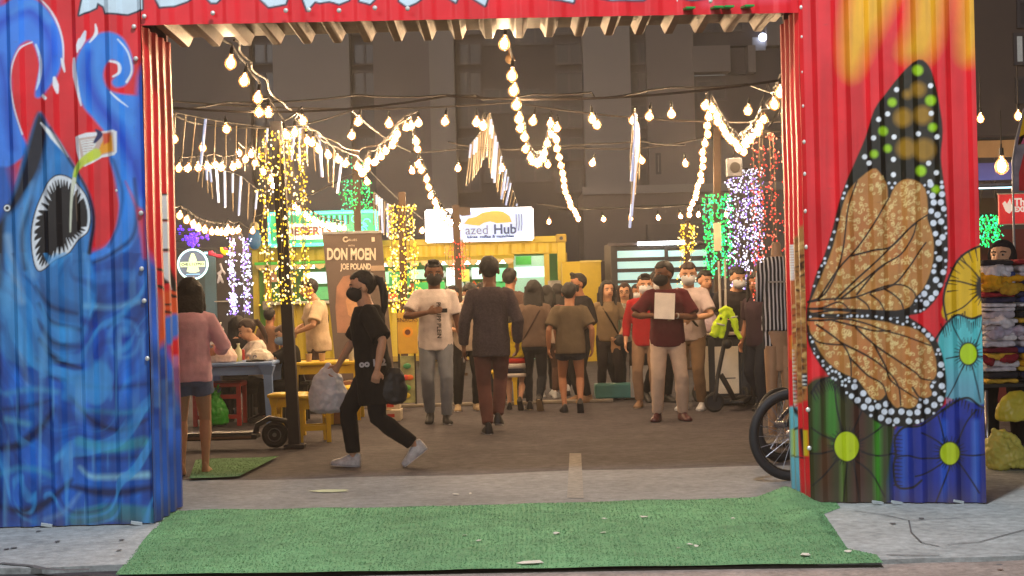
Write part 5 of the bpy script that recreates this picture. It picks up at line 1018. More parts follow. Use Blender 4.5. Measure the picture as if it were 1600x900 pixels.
t = thing('food_tray', 'dark flat tray with a folded wrapper on the edge of the blue table', 'tray', TT(400, .12)); b = MB(); b.box((0, 0, .012), (.2, .14, .018), bev=.006); b.build('tray', M_sock, t); b = MB(); b.box((.02, 0, .03), (.1, .09, .012), rot=(0, .2, .3)); b.build('wrapper', M_paper, t)
def bottle(label, loc, c, h=.2, r=.035, cap='d8d8c0'):
    t = thing('bottle', label, 'bottle', loc); b = MB(); n = 10
    b.rings([[Vector((q * math.cos(6.283 * k / n), q * math.sin(6.283 * k / n), z)) for k in range(n)] for z, q in ((0, r), (h * .6, r), (h * .8, r * .4), (h * .92, r * .36))]); b.build('bottle_body', mat('btl' + c, c, rough=.2), t, smooth=True)
    b = MB(); b.cyl((0, 0, h * .92), (0, 0, h), r * .45, n=8); b.build('cap', mat('cap' + cap, cap, rough=.4), t)
bottle("small clear bottle with a pale top on the blue table", TT(373, .3), 'c8d0a8', .2, .04); bottle('squat yellow sauce cup beside the small bottle', TT(367, .25), 'd8c858', .09, .035)
tt = Vector((tb.location.x, tb.location.y, .66)); bottle('clear water bottle on the low yellow table', tt + Vector((.28, -.05, 0)), 'b8b4a8', .2, .035, 'e0e0e0')
for k, (dx, lb) in enumerate(((-.2, 'left of two small pale cups on the low yellow table'), (-.05, 'right of two small pale cups on the low yellow table'))):
    b = MB(); b.cyl((0, 0, 0), (0, 0, .09), .03, .038, 10); b.build('paper_cup', mat('cup_pale', 'c8a888', rough=.5), label=lb, cat='cup', loc=tt + Vector((dx, -.1, 0)))
# low black cart with wheel
WC = gnd(430, 700); wcx, wcy = WC.x, WC.y; t = thing('wheeled_board', 'low black wheeled riding board with a spoked hub wheel beside the dark post', 'cart', (wcx, wcy, 0))
def tyre(b, c, R_, r, n=28, k=8, ax=(0, 1, 0)):
    q = Vector(ax).to_track_quat('Z', 'Y'); vs = []
    for i in range(n):
        a = 2 * math.pi * i / n
        for j in range(k): e = 2 * math.pi * j / k; vs.append(Vector(c) + q @ Vector(((R_ + r * math.cos(e)) * math.cos(a), (R_ + r * math.cos(e)) * math.sin(a), r * math.sin(e))))
    b.add(vs, [(i * k + j, i * k + (j + 1) % k, ((i + 1) % n) * k + (j + 1) % k, ((i + 1) % n) * k + j) for i in range(n) for j in range(k)])
b = MB(); tyre(b, (0, 0, .125), .095, .03); b.build('tyre', mat('rubber', '181818', rough=.7), t, smooth=True); b = MB(); b.cyl((0, -.02, .125), (0, .02, .125), .085, n=20); o = b.build('hub', mat('hub_dark', '2c2c30', rough=.4, metal=.5), t)
b = MB(); tyre(b, (0, -.025, .125), .06, .006, 20, 6); b.build('hub_ring', mat('hub_silver', '8c8c90', metal=.8, rough=.3), t, smooth=True); b = MB(); b.cyl((0, -.035, .125), (0, -.02, .125), .02, n=10); b.build('hub_cap', MATS['hub_silver'], t)
b = MB(); b.tube([(-.19, 0, .1), (-.16, 0, .22), (-.05, 0, .28), (.1, 0, .25), (.17, 0, .14)], .028, 8); b.build('mudguard', M_sock, t, smooth=True); b = MB(); b.box((-.55, 0, .12), (.8, .28, .05), bev=.015); b.box((-.5, 0, .155), (.6, .24, .012)); b.build('deck', M_sock, t)
b = MB(); tyre(b, (-1.0, 0, .1), .07, .03); b.build('tyre', MATS['rubber'], t, smooth=True); b = MB(); b.box((-.5, -.145, .12), (.6, .006, .02)); b.build('edge_strip', mat('brown_edge', '6c5038', rough=.6), t)

# ------------------------------------------------------------------ right: cart, scooter, bikes, mannequin
CY = gnd(1140, 634).y; t = thing('display_cart', 'dark-framed wheeled counter with white side panels behind the electric scooter', 'cart', (0, CY, 0)); V = lambda px, py: at(px, py, CY) - Vector((0, CY, 0))
M_cf = mat('cart_frame', '2a2c32', rough=.5); M_cp = mat('cart_panel', 'd8d0c0', rough=.5)
def cb(name, x0, x1, y0, y1, dy, th, m): q = V(x0, y1); r = V(x1, y0); b = MB(); b.box2((q.x, dy, q.z), (r.x, dy + th, r.z), .006); return b.build(name, m, t)
cb('cart_body', 1097, 1172, 528, 622, .06, .6, M_cf); cb('side_panel', 1098, 1108, 541, 612, .03, .02, M_cp); cb('front_panel', 1118, 1154, 541, 616, .03, .02, M_cp); cb('counter_top', 1093, 1176, 519, 525, 0, .7, mat('counter_grey', 'a89c90', rough=.4)); cb('upright', 1109, 1116, 526, 624, .0, .05, M_cf); cb('upright', 1160, 1166, 526, 624, .0, .05, M_cf); cb('plinth', 1097, 1195, 622, 632, .0, .6, M_cf)
cb('shelf_box', 1166, 1196, 470, 625, .2, .4, mat('dark_brown_box', '3a2c28', rough=.8)); cb('panel_slot', 1130, 1150, 590, 592, .024, .006, M_cf)
for x in (1105, 1165): q = V(x, 631); b = MB(); b.cyl((q.x, .02, .035), (q.x, .06, .035), .035, n=12); b.build('castor', M_sock, t)
# white pole sign
PY = CY + .2; t = thing('pole_sign', 'two thin white poles with a pale narrow board at the top, standing behind the cart', 'sign', (at(1128, 520, PY).x, PY, 0)); ox = t.location.x
for x0, x1, y0 in ((1123, 1129, 408), (1133, 1134, 405)): p = at(x0, y0, PY); q = at(x1, 560, PY); b = MB(); b.cyl((p.x - ox, 0, p.z), (q.x - ox, 0, .12), .014, n=8); b.build('pole', mat('white_pole', 'b8b4ac', rough=.4), t)
p = at(1116, 392, PY); q = at(1126, 348, PY); b = MB(); b.box2((p.x - ox, -.02, p.z), (q.x - ox, .02, q.z)); b.build('board', mat('pale_board', 'd0c4a8', rough=.5), t); b = MB(); b.box((0, 0, .06), (.3, .3, .11), bev=.02); b.build('foot', M_sock, t)
# electric scooter with a hi-vis vest
SC = gnd(1118, 644); t = thing('electric_scooter', 'black electric kick scooter parked upright in front of the cart', 'scooter', (SC.x, SC.y, 0)); L_ = lambda px, py: at(px, py, SC.y) - Vector((SC.x, SC.y, 0))
w = L_(1116, 628); b = MB(); tyre(b, (w.x, 0, .11), .085, .026); b.build('tyre', MATS['rubber'], t, smooth=True); b = MB(); b.cyl((w.x, -.025, .11), (w.x, .025, .11), .075, n=18); b.build('wheel_hub', MATS['hub_dark'], t)
a_ = L_(1121, 590); h_ = L_(1140, 500); b = MB(); b.tube([(w.x - .0, -.03, .12), (w.x + .02, -.04, .22), a_], .022, 8); b.tube([(w.x, .03, .12), (w.x + .02, .04, .22), a_], .018, 8); b.build('fork', M_sock, t, smooth=True)
b = MB(); b.tube([a_, L_(1130, 545), h_], .024, 8); b.build('steering_column', M_sock, t, smooth=True); b = MB(); b.tube([h_ + Vector((-.12, -.1, .02)), h_ + Vector((-.03, 0, .03)), h_ + Vector((.06, .1, .01))], .016, 8); b.build('handlebar', M_sock, t)
b = MB(); e_ = L_(1150, 632); b.tube([L_(1126, 585), L_(1138, 606), (e_.x, .1, .12), (e_.x + .18, .6, .1)], .03, 8); b.build('stem_brace', M_sock, t); b = MB(); b.box((e_.x + .12, .45, .1), (.16, .8, .045), rot=(0, 0, -.25), bev=.015); b.build('deck', M_sock, t); b = MB(); b.ball(L_(1136, 537), (.06, .05, .06), 10, 7); b.build('headset_bag', M_sock, t, smooth=True)
b = MB(); tyre(b, (e_.x + .22, .85, .11), .085, .026, ax=(.97, .25, 0)); b.build('tyre', MATS['rubber'], t, smooth=True)
vt = thing('hi_vis_vest', 'fluorescent yellow-green vest draped over the handlebar of the electric scooter', 'vest', tuple(L_(1136, 505) + SC)); VL = lambda px, py, dy=0: L_(px, py) - L_(1136, 505) + Vector((0, -.06 + dy, 0)); b = MB()
for pts, r in (([(1126, 492), (1119, 508), (1115, 522), (1118, 527)], [.03, .055, .05, .02]), ([(1132, 488), (1128, 505), (1126, 528)], [.03, .05, .03]), ([(1134, 484), (1144, 500), (1150, 520), (1157, 529)], [.03, .03, .032, .02]), ([(1142, 486), (1148, 500), (1152, 514)], [.02, .03, .02]), ([(1122, 487), (1132, 481), (1144, 485)], [.025, .03, .02])): b.tube([VL(*q) for q in pts], r, 8)
link('vest_body', blob(b, .008, 2, .03, .05), mat('hi_vis', 'b8d41c', rough=.8, emit='b8d41c', es=.12), vt, smooth='all')
for (x0, y0, x1, y1) in ((1118, 505, 1130, 508), (1141, 496, 1150, 494)): b = MB(); b.tube([VL(x0, y0, -.045), VL((x0 + x1) / 2, (y0 + y1) / 2, -.062), VL(x1, y1, -.045)], .011, 6); b.build('reflective_band', mat('reflective_grey', 'a8aca0', rough=.3), vt)
# white food bag on counter
bag('carrier_bag', 'pale lilac plastic bag standing on the grey counter behind the scooter', Vector((at(1110, 520, CY + .2).x, CY + .3, at(1110, 519, CY).z)), .2, .16, .24, 'b8a8b8')
# bikes: BMX with pink frame, mostly behind the gate
BW = gnd(1236, 752); wr = .335
def bike(label, cx, cy, rz, frame, full=True, rad=wr, tw=.033):
    t = thing('bicycle', label, 'bicycle', (cx, cy, 0), rz); Mf = mat('bike_' + frame, frame, rough=.35); Mt_ = mat('tyre_black', '202226', rough=.65, bump=.4, bscale=120); Ms = mat('spoke_metal', '9c9ca4', metal=.8, rough=.3)
    B = 1.0
    for x in (0, B):
        b = MB(); tyre(b, (x, 0, rad), rad - tw, tw, 44, 10); wo = b.build('tyre', Mt_, t, smooth=True); b = MB(); tyre(b, (x, 0, rad), rad - 2 * tw, .012, 40, 6); b.build('rim', M_sock, wo, smooth=True)
        b = MB(); b.cyl((x, -.05, rad), (x, .05, rad), .028, n=12); b.build('hub', Ms, wo); b = MB()
        for k in range(20): a = 2 * math.pi * k / 20; b.cyl((x + .02 * math.cos(a + .9), .02 * (-1) ** k, rad + .02 * math.sin(a + .9)), (x + (rad - .07) * math.cos(a), 0, rad + (rad - .07) * math.sin(a)), .0022, n=4)
        b.build('spokes', Ms, wo)
    bb = Vector((.42, 0, .30)); hd = Vector((.86, 0, .62)); hdl = Vector((.885, 0, .53)); seat = Vector((.30, 0, .62)); rh = Vector((0, 0, rad)); fh = Vector((B, 0, rad))
    for nm, p, q, r in (('down_tube', bb, hdl, .028), ('top_tube', seat - Vector((0, 0, .06)), hd, .018), ('seat_tube', bb, seat, .018)): b = MB(); b.cyl(p, q, r, n=10); b.build(nm, Mf, t, smooth=True)
    for s in (-1, 1):
        o_ = Vector((0, s * .055, 0)); b = MB(); b.tube([bb + o_ * .5, rh + o_], .019, 7); b.build('chain_stay', Mf, t); b = MB(); b.tube([seat - Vector((0, 0, .08)), rh + o_], .017, 7); b.build('seat_stay', Mf, t); b = MB(); b.tube([hdl, hdl + Vector((.01, s * .055, -.05)), fh + o_], .015, 7); b.build('fork_leg', Mf, t)
        b = MB(); b.tube([bb + Vector((0, s * .07, 0)), bb + Vector((s * .12, s * .08, -.12 * s))], .010, 6); b.build('crank', Ms, t); b = MB(); b.box(bb + Vector((s * .12, s * .13, -.12 * s)), (.09, .09, .02)); b.build('pedal', M_sock, t)
    b = MB(); b.cyl(bb + Vector((0, .035, 0)), bb + Vector((0, .045, 0)), .085, n=24); b.build('chainring', M_sock, t); b = MB(); b.cyl(seat, seat + Vector((-.03, 0, .1)), .012, n=8); b.build('seat_post', Ms, t)
    b = MB(); b.ball(seat + Vector((-.05, 0, .12)), (.14, .07, .03), 10, 7); b.build('saddle', M_sock, t, smooth=True)
    b = MB(); b.tube([hd, hd + Vector((-.02, 0, .2))], .014, 8); b.tube([hd + Vector((-.1, .34, .26)), hd + Vector((-.02, .2, .24)), hd + Vector((-.02, 0, .2)), hd + Vector((-.02, -.2, .24)), hd + Vector((-.1, -.34, .26))], .012, 8); b.build('handlebar', M_sock, t)
    for s in (-1, 1): b = MB(); b.cyl(hd + Vector((-.1, s * .34, .26)), hd + Vector((-.06, s * .24, .245)), .019, n=8); b.build('grip', M_sock, t)
    return t
hubp = at(1246, 675, BW.y)
bike("pink-framed bicycle with fat black tyres right behind the gate's right side", hubp.x - .035, BW.y + .03, R(14), 'd8a4c0')
h2 = gnd(1205, 734); bike('dark-framed bicycle standing behind the wheel of the pink one', at(1226, 668, h2.y).x + .05, h2.y + .5, R(40), '34323a', rad=.30)
# mannequin in striped romper
MY = 14.6; mp = at(1215, 480, MY); mm = thing('mannequin', 'headless tan mannequin wearing a black and white striped outfit beside the right gate panel', 'mannequin', (mp.x, MY, 0)); z_ = lambda py: at(1222, py, MY).z; k_ = MY / F_PX * 1.12
M_man = mat('mannequin_tan', 'b08c6c', rough=.5)
def stripes():
    m = mat('striped_cloth', 'ffffff', rough=.85, var=.05); nt = m.node_tree; w = nt.nodes.new('ShaderNodeTexWave'); w.wave_type = 'BANDS'; w.bands_direction = 'X'; w.inputs['Scale'].default_value = 9.5; w.inputs['Distortion'].default_value = .6; w.inputs['Detail'].default_value = .0
    tc = nt.nodes.new('ShaderNodeTexCoord'); cr = nt.nodes.new('ShaderNodeValToRGB'); cr.color_ramp.interpolation = 'CONSTANT'; cr.color_ramp.elements[0].color = (.008, .01, .02, 1); cr.color_ramp.elements[1].color = (.62, .62, .66, 1); cr.color_ramp.elements[1].position = .68
    nt.links.new(tc.outputs['Object'], w.inputs['Vector']); nt.links.new(w.outputs['Fac'], cr.inputs[0]); nt.links.new(cr.outputs[0], nt.nodes['Principled BSDF'].inputs['Base Color']); return m
def ell(c, rx, ry, n=16): return [Vector((c[0] + rx * math.cos(6.283 * k / n), c[1] + ry * math.sin(6.283 * k / n), c[2])) for k in range(n)]
b = MB(); b.rings([ell((0, 0, z_(y)), w * k_, w * k_ * .62) for y, w in ((580, 12), (520, 19), (490, 20), (450, 17), (425, 20), (408, 17), (400, 8), (384, 6.5), (378, 6))]); link('torso', blob(b, .01, 3), M_man, mm, smooth='all')
b = MB(); b.rings([ell((0, 0, z_(y)), w * k_, w * k_ * .66) for y, w in ((516, 23.5), (490, 23), (452, 19), (425, 22.5), (408, 20), (401, 13))]); b.rings([ell((-.06, 0, z_(y)), w * k_, w * k_ * .66, 12) for y, w in ((546, 12), (512, 12))]); b.rings([ell((.06, 0, z_(y)), w * k_, w * k_ * .66, 12) for y, w in ((546, 12), (512, 12))]); link('striped_outfit', blob(b, .01, 3, .02, .1), stripes(), mm, smooth='all')
for s in (-1, 1): b = MB(); b.tube([(s * 19 * k_, 0, z_(410)), (s * 23 * k_, 0, z_(440)), (s * 25 * k_, .02, z_(470))], [.05, .045, .035], 10); link('sleeve', b.mesh('sleeve'), MATS['striped_cloth'], mm, smooth='all')
b = MB(); b.box((0, -.13, z_(440)), (.2, .012, .014)); b.build('chest_band', M_wht, mm)
for s in (-1, 1): b = MB(); b.tube([(s * .06, 0, z_(540)), (s * .07, 0, .55), (s * .07, 0, .1)], [.07, .05, .035], 10); b.build('leg', M_man, mm, smooth=True)
b = MB(); b.cyl((0, .05, 0), (0, .05, .03), .18, n=20); b.build('stand_base', M_sock, mm)
# dark clothes rail behind mannequin
RY = 19.2; t = thing('clothes_rail', 'rail of dark garments behind the striped mannequin', 'clothes rail', (at(1205, 500, RY).x, RY, 0)); random.seed(9)
b = MB(); b.tube([(-.22, 0, 0), (-.22, 0, 1.35), (.5, 0, 1.35), (.5, 0, 0)], .015, 6); b.build('rail_frame', M_sock, t)
for k in range(9): b = MB(); x = -.18 + k * .08; b.rings([ell((x, 0, z), .035 * f, .2 * f, 8) for z, f in ((random.uniform(.45, .6), 1), (1.0, .95), (1.25, .7), (1.32, .15))]); b.build('garment', cloth('garment%d' % (k % 3), ('2c2422', '3a2a2c', '241e24')[k % 3]), t, smooth='all')

# ------------------------------------------------------------------ outside right of the gate
OY = 15.0
t = thing('market_stall', 'stall front with tan awning and dark red cabin wall right of the gate', 'stall', (0, OY + 2, 0)); ya = OY + 2
def ob(name, x0, x1, y0, y1, dy, th, m, flo=False): q = at(x0, y1, ya); r = at(x1, y0, ya); b = MB(); b.box2((q.x, dy, 0 if flo else q.z), (r.x, dy + th, r.z)); return b.build(name, m, t)
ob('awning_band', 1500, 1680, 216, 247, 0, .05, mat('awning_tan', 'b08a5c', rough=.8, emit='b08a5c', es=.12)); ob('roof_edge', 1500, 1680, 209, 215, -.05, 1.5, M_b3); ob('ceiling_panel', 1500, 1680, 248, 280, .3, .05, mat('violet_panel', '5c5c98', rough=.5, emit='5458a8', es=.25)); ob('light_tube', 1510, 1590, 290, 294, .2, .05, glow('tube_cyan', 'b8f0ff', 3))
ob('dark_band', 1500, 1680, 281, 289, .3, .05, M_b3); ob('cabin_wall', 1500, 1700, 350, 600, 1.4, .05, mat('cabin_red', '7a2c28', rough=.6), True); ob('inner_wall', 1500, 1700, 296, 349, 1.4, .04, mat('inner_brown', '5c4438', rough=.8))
for x in (1560, 1575, 1590): ob('wall_batten', x, x + 2, 352, 430, 1.34, .05, mat('batten_red', '5c2020', rough=.6))
for (px, py, Y_, lb) in ((1532, 184, 18, 'warm bulb just outside the right gate edge, upper left of a pair'), (1591, 180, 17, 'warm bulb outside the right gate edge at the frame side'), (1565, 258, 15.2, 'large glowing warm bulb hanging from the tan awning'), (1556, 318, 18.5, 'small warm bulb low inside the stall beside the red sign')):
    p = at(px, py, Y_); t = thing('hanging_bulb', lb, 'light bulb', p); s = 1.5 if py == 258 else 1.0
    add_bulb(t, (0, 0, .06 * s), s); b = MB(); b.cyl((0, 0, .1), (0, 0, .5), .006, n=5); b.build('cord', M_cable, t)
RYs = 16.4; rs_ = thing('red_sign', 'red board sign with white lettering and a white emblem, right edge of the view', 'sign', (0, RYs, 0)); Rr = lambda px, py: at(px, py, RYs) - Vector((0, RYs, 0))
q = Rr(1562, 350); r = Rr(1640, 302); b = MB(); b.box2((q.x, 0, q.z), (r.x, .04, r.z)); b.build('sign_board', mat('sign_red', 'd02c34', rough=.5, emit='d02c34', es=.35), rs_); b = MB(); b.box2((q.x - .01, .005, q.z - .012), (r.x, .035, q.z)); b.box2((q.x - .01, .005, r.z), (r.x, .035, r.z + .012)); b.build('sign_rim', M_wht, rs_)
Mw_ = mat('sign_white_ink', 'f0e8e8', rough=.5, emit='f0e8e8', es=.3); text('Tha', .10, 'lettering', Mw_, rs_, textM(Rr(1596, 316) + Vector((0, -.005, 0))), bold=.004); text('EXPRESS', .07, 'lettering', Mw_, rs_, textM(Rr(1605, 327) + Vector((0, -.005, 0))), bold=.004)
b = MB(); b.prism([Rr(x, y) + Vector((0, -.002, 0)) for x, y in ((1566, 318), (1570, 314), (1573, 319), (1578, 310), (1580, 320), (1584, 318), (1582, 328), (1577, 334), (1571, 330))], (0, -.006, 0)); b.build('emblem', Mw_, rs_)
fb = thing('feather_flag', 'curved yellow, grey and red feather flag at the right frame edge', 'flag', (0, 14.2, 0)); Ff = lambda px, py: at(px, py, 14.2) - Vector((0, 14.2, 0))
b = MB(); b.prism([Ff(x, y) for x, y in ((1600, 172), (1594, 190), (1587, 220), (1582, 250), (1583, 300), (1612, 300), (1625, 200))], (0, .012, 0)); b.build('flag_cloth', cloth('flag_grey', '8c8a98', var=.4), fb)
for c, ps in (('e0b820', ((1600, 176), (1595, 200), (1590, 226), (1594, 226), (1612, 190))), ('c83038', ((1600, 238), (1592, 270), (1592, 298), (1612, 298), (1615, 240))), ('d86890', ((1590, 226), (1592, 214), (1600, 210), (1602, 224)))): b = MB(); b.prism([Ff(x, y) + Vector((0, -.004, 0)) for x, y in ps], (0, -.004, 0)); b.build('flag_patch', cloth('fl' + c, c), fb)
b = MB(); b.tube([Ff(1583, 310), Ff(1582, 250), Ff(1588, 215), Ff(1600, 170)], .008, 6); b.tube([Ff(1583, 310), Vector((Ff(1583, 310).x, 0, 0))], .01, 6); b.build('flag_pole', mat('flag_pole', 'a8b0b8', metal=.6, rough=.3), fb)
# stacked clothes on a table
TY2 = 12.5; t = thing('display_table', 'metal-legged table carrying stacks of folded shirts, right edge', 'table', (0, TY2, 0)); G_ = lambda px, py: at(px, py, TY2) - Vector((0, TY2, 0)); q = G_(1540, 606)
b = MB(); b.box2((q.x - .02, 0, q.z), (q.x + .9, .6, q.z + .025)); b.build('table_top', M_sock, t)
f0 = gnd(1545, 764); b = MB(); b.tube([G_(1541, 610), G_(1543, 700), G_(1550, 745), Vector((G_(1562, 764).x, -.1, .02)), Vector((G_(1640, 764).x, -.1, .02))], .014, 8); b.tube([G_(1541, 610) + Vector((0, .5, 0)), G_(1543, 740) + Vector((0, .5, 0))], .014, 8); b.build('leg_frame', mat('chrome', 'a8a8b0', metal=.9, rough=.2), t, smooth='all')
ORD2 = ORD + ['twenty-first', 'twenty-second', 'twenty-third', 'twenty-fourth', 'twenty-fifth', 'twenty-sixth', 'twenty-seventh', 'twenty-eighth', 'twenty-ninth', 'thirtieth']
CN = {'c8c4cc': 'pale grey', 'd8a020': 'golden yellow', 'd0ccd4': 'off-white', '6c2030': 'dark red', 'c4bcc4': 'light grey', '30304c': 'navy', 'a83040': 'red', 'd4d0d8': 'whitish', '8c8ca0': 'mid grey', '9c2434': 'crimson', 'dcd8dc': 'white', '3a4c88': 'blue', 'b8b0bc': 'dull lilac', 'd8b040': 'mustard', 'e0dce0': 'bright white', '2c2c34': 'black'}
random.seed(21); CLc = ['c8c4cc', 'd8a020', 'd0ccd4', '6c2030', 'c4bcc4', '30304c', 'a83040', 'd4d0d8', '8c8ca0', '9c2434', 'dcd8dc', '3a4c88', 'b8b0bc', 'd8b040', 'e0dce0', '2c2c34']
z = q.z + .026; ztop = G_(1560, 412).z; i = 0
while z < ztop:
    h = random.uniform(.03, .055); c = CLc[i % 16]; 
    for col_ in range(2):
        c = random.choice(CLc); b = MB(); x0 = q.x + .02 + col_ * .26; b.box((x0 + .12 + random.uniform(-.015, .015), .2, z + h / 2), (.245, .34, h * .98), bev=h * .42); me = blob(b, .012, 2, .025, .06)
        link('folded_shirt', me, cloth('fold' + c, c, var=.3, scale=25), None, smooth='all', label='%s folded garment, %s from the bottom of the %s stack on the right-edge table' % (CN[c], ORD2[i], ('left', 'right')[col_]), cat='clothing', group='folded garments stacked at the right edge', loc=(0, TY2, 0))
    z += h; i += 1
bag('plastic_bag', 'yellow plastic bag hanging from the display table at the right edge', Vector((G_(1580, 650).x, TY2 - .12, G_(1580, 655).z)), .30, .14, .22, 'c8bc3c', handles=False); bag('plastic_bag', 'crumpled yellow and white plastic bag on the ground at the right edge', Vector((G_(1568, 758).x, TY2 - .1, .02)), .30, .22, .28, 'd0c860', handles=False, tilt=-.2, dsp=.09)

for (px, py, w, h, c, lb) in ((1556, 425, .13, .05, 'dcd8e0', 'rumpled white shirt thrown on top of the clothes stacks at the right edge'), (1566, 440, .17, .06, 'e0a41c', 'rumpled golden yellow jersey near the top of the clothes stacks'), (1590, 452, .12, .05, 'c89c30', 'mustard cloth spilling from the right clothes stack'), (1552, 505, .12, .05, 'e4e0e8', 'white cloth bulging out of the middle of the left clothes stack'), (1578, 520, .13, .05, 'b8b0c4', 'lilac-grey cloth bulging from the middle of the clothes stacks'), (1560, 560, .13, .04, '8c2434', 'dark red cloth edge hanging from the lower clothes stack')):
    p = at(px, py, TY2 + .02); b = MB(); random.seed(px)
    for k in range(6): b.ball(Vector((random.uniform(-w, w), random.uniform(-.04, .05), random.uniform(-h, h) * .6)), (w * random.uniform(.3, .6), .06, h * random.uniform(.4, .8)), 9, 6)
    link('rumpled_garment', blob(b, .010, 2, .035, .04), cloth('rump' + c, c, var=.25, scale=18), None, smooth='all', label=lb, cat='clothing', loc=p)
# ------------------------------------------------------------------ people
SKIN = {'d': '704a34', 'm': 'a06e50', 'l': 'c89878', 'f': 'd4a888'}
def skin(k): return mat('skin_' + k, SKIN[k], rough=.5, var=.06, scale=20, bump=.1, bscale=90, spec=.35)
M_hair = mat('black_hair', '0e0b0a', rough=.62, var=.3, scale=30, bump=.5, bscale=60); M_hairb = mat('brown_hair', '2c1810', rough=.6, var=.3, scale=30, bump=.5, bscale=60); M_hairg = mat('ash_hair', '5c4a3c', rough=.6, var=.3, scale=30, bump=.5, bscale=60)
M_eye = mat('eye_white', '98948c', rough=.2); M_iris = mat('eye_dark', '140e0c', rough=.15); M_lip = mat('lips', '8c4a40', rough=.4)
def ik(a, t, l1, l2, hint):
    d = t - a; L = min(d.length, (l1 + l2) * .999); d.normalize(); t = a + d * L
    c = (l1 * l1 + L * L - l2 * l2) / (2 * l1 * L); c = max(-1, min(1, c)); h = Vector(hint) - d * Vector(hint).dot(d); h.normalize()
    return a + d * (l1 * c) + h * (l1 * math.sqrt(max(0, 1 - c * c))), t
def person(label, foot, top_py, head, pose=None, top=None, bottom=None, shoes=None, hair=None, mask=None, sk='m', w=1.0, face=True, group=None, H=None, res=.011, extras=None, seat=None):
    """foot: pixel of the ground between the feet (or Vector); head: heading in degrees, 0 faces the camera, 90 faces image left... local forward is -Y, own left is +X"""
    pose = pose or {}
    g = gnd(*foot) if not isinstance(foot, Vector) else foot
    if H is None: H = at(800, top_py, g.y).z if isinstance(foot, Vector) else at(foot[0], top_py, g.y).z
    t = thing('person', label, 'person', g, R(head), group)
    hz = pose.get('hip', .522) * H; px_, py_ = pose.get('hipxy', (0, 0)); hip = Vector((px_ * H, -py_ * H, hz)); lean = pose.get('lean', 0.03); side = pose.get('side', 0.0)
    Rm = Matrix.Rotation(side, 3, 'Y') @ Matrix.Rotation(lean, 3, 'X'); tw = Matrix.Rotation(pose.get('twist', 0), 3, 'Z'); Rs = Rm @ tw
    def sp(x, f, z): return hip + Rs @ Vector((x * H, -f * H, z * H))     # torso frame
    X = Rs @ Vector((1, 0, 0)); F = Rs @ Vector((0, -1, 0)); Zt = Rs @ Vector((0, 0, 1))
    def er(c, rx, ry, n=16, ux=None, uy=None):
        ux = ux or X; uy = uy or F
        out = []
        for k in range(n):
            a = 2 * math.pi * k / n; cx, sx = math.cos(a), math.sin(a); e = .86
            out.append(c + ux * rx * H * math.copysign(abs(cx) ** e, cx) + uy * ry * H * math.copysign(abs(sx) ** e, sx))
        return out
    sh = .100 * w
    def torso(b, inf=0.0, z0=-.06, z1=.335, belly=pose.get('belly', 0)):
        rows = [(-.085, .050, .045, 0), (-.05, .085, .066, -.004), (0, .094, .070, -.004), (.05, .086, .062, 0), (.10, .080, .058, .0), (.16, .086, .062, .004), (.22, .096, .067, .004), (.258, .094, .062, 0), (.282, .068, .050, -.004), (.300, .044, .040, -.004), (.325, .036, .036, .002)]
        rs = []
        for z, rx, ry, f in rows:
            if z < z0 or z > z1: continue
            rs.append(er(sp(0, f + belly * math.exp(-((z - .08) / .09) ** 2), z), (rx * w + inf), (ry * (.6 + .4 * w) + inf + belly * math.exp(-((z - .08) / .09) ** 2))))
        b.rings(rs)
    nk = sp(0, 0, .293); hy, hp = pose.get('head', (0, 0)); hr = pose.get('roll', 0)
    base = Matrix.Rotation(side * .3, 3, 'Y') @ Matrix.Rotation(lean * .4, 3, 'X') @ tw
    RH = base @ Matrix.Rotation(hy, 3, 'Z') @ Matrix.Rotation(hr, 3, 'Y') @ Matrix.Rotation(hp, 3, 'X')      # hp>0 looks down
    hs = H * pose.get('hs', 1.14)
    def hd(x, f, z): return nk + RH @ Vector((x * hs, -(f + .012) * hs, z * hs))   # head frame; z 0 at neck base, 0.16 top
    def eb(b, c, r, seg=14, rin=10): b.ball(hd(*c), tuple(v * hs for v in r), seg, rin, RH)
    ua, fa = .165 * H, .145 * H
    arms = []
    for s, key in ((1, 'lh'), (-1, 'rh')):
        a = sp(s * sh, -.002, .262); hv = pose.get(key, (.150, .03, .49)); tgt = Vector((s * hv[0] * H, -hv[1] * H, hv[2] * H)); hint = Vector((s * .5, .8, -.25)) if len(hv) < 4 else Vector((s * hv[3][0], -hv[3][1], hv[3][2]))
        e, wri = ik(a, tgt, ua, fa, hint); arms.append((s, a, e, wri))
    legs = []
    for s, key in ((1, 'lf'), (-1, 'rf')):
        a = hip + Rs @ Vector((s * .052 * w * H, 0, -.012 * H)) if pose.get('hip', .515) > .4 else hip + Vector((s * .055 * H, 0, -.01 * H)); fv = pose.get(key, (.06, 0, 0, 0)); tgt = Vector((s * fv[0] * H, -fv[1] * H, (.045 + fv[2]) * H)); k, an = ik(a, tgt, .245 * H, .235 * H, Vector((s * .12, -1, .1)))
        legs.append((s, a, k, an, fv[3] if len(fv) > 3 else 0, fv[4] if len(fv) > 4 else .12))
    # ---- body: one continuous surface
    b = MB(); torso(b, -.004)
    b.tube([nk - Zt * .01 * H, hd(0, .002, .05), hd(0, .012, .08)], [.037 * H, .034 * hs, .032 * hs], 12)
    eb(b, (0, -.004, .108), (.047, .056, .052)); eb(b, (0, .020, .072), (.037, .036, .040)); eb(b, (0, .036, .052), (.018, .014, .013), 8, 6)
    eb(b, (0, .058, .080), (.008, .010, .014), 8, 6); b.tube([hd(0, .048, .102), hd(0, .062, .078)], [.005 * hs, .009 * hs], 7)
    for s in (-1, 1): eb(b, (s * .047, -.006, .086), (.007, .012, .018), 8, 6)
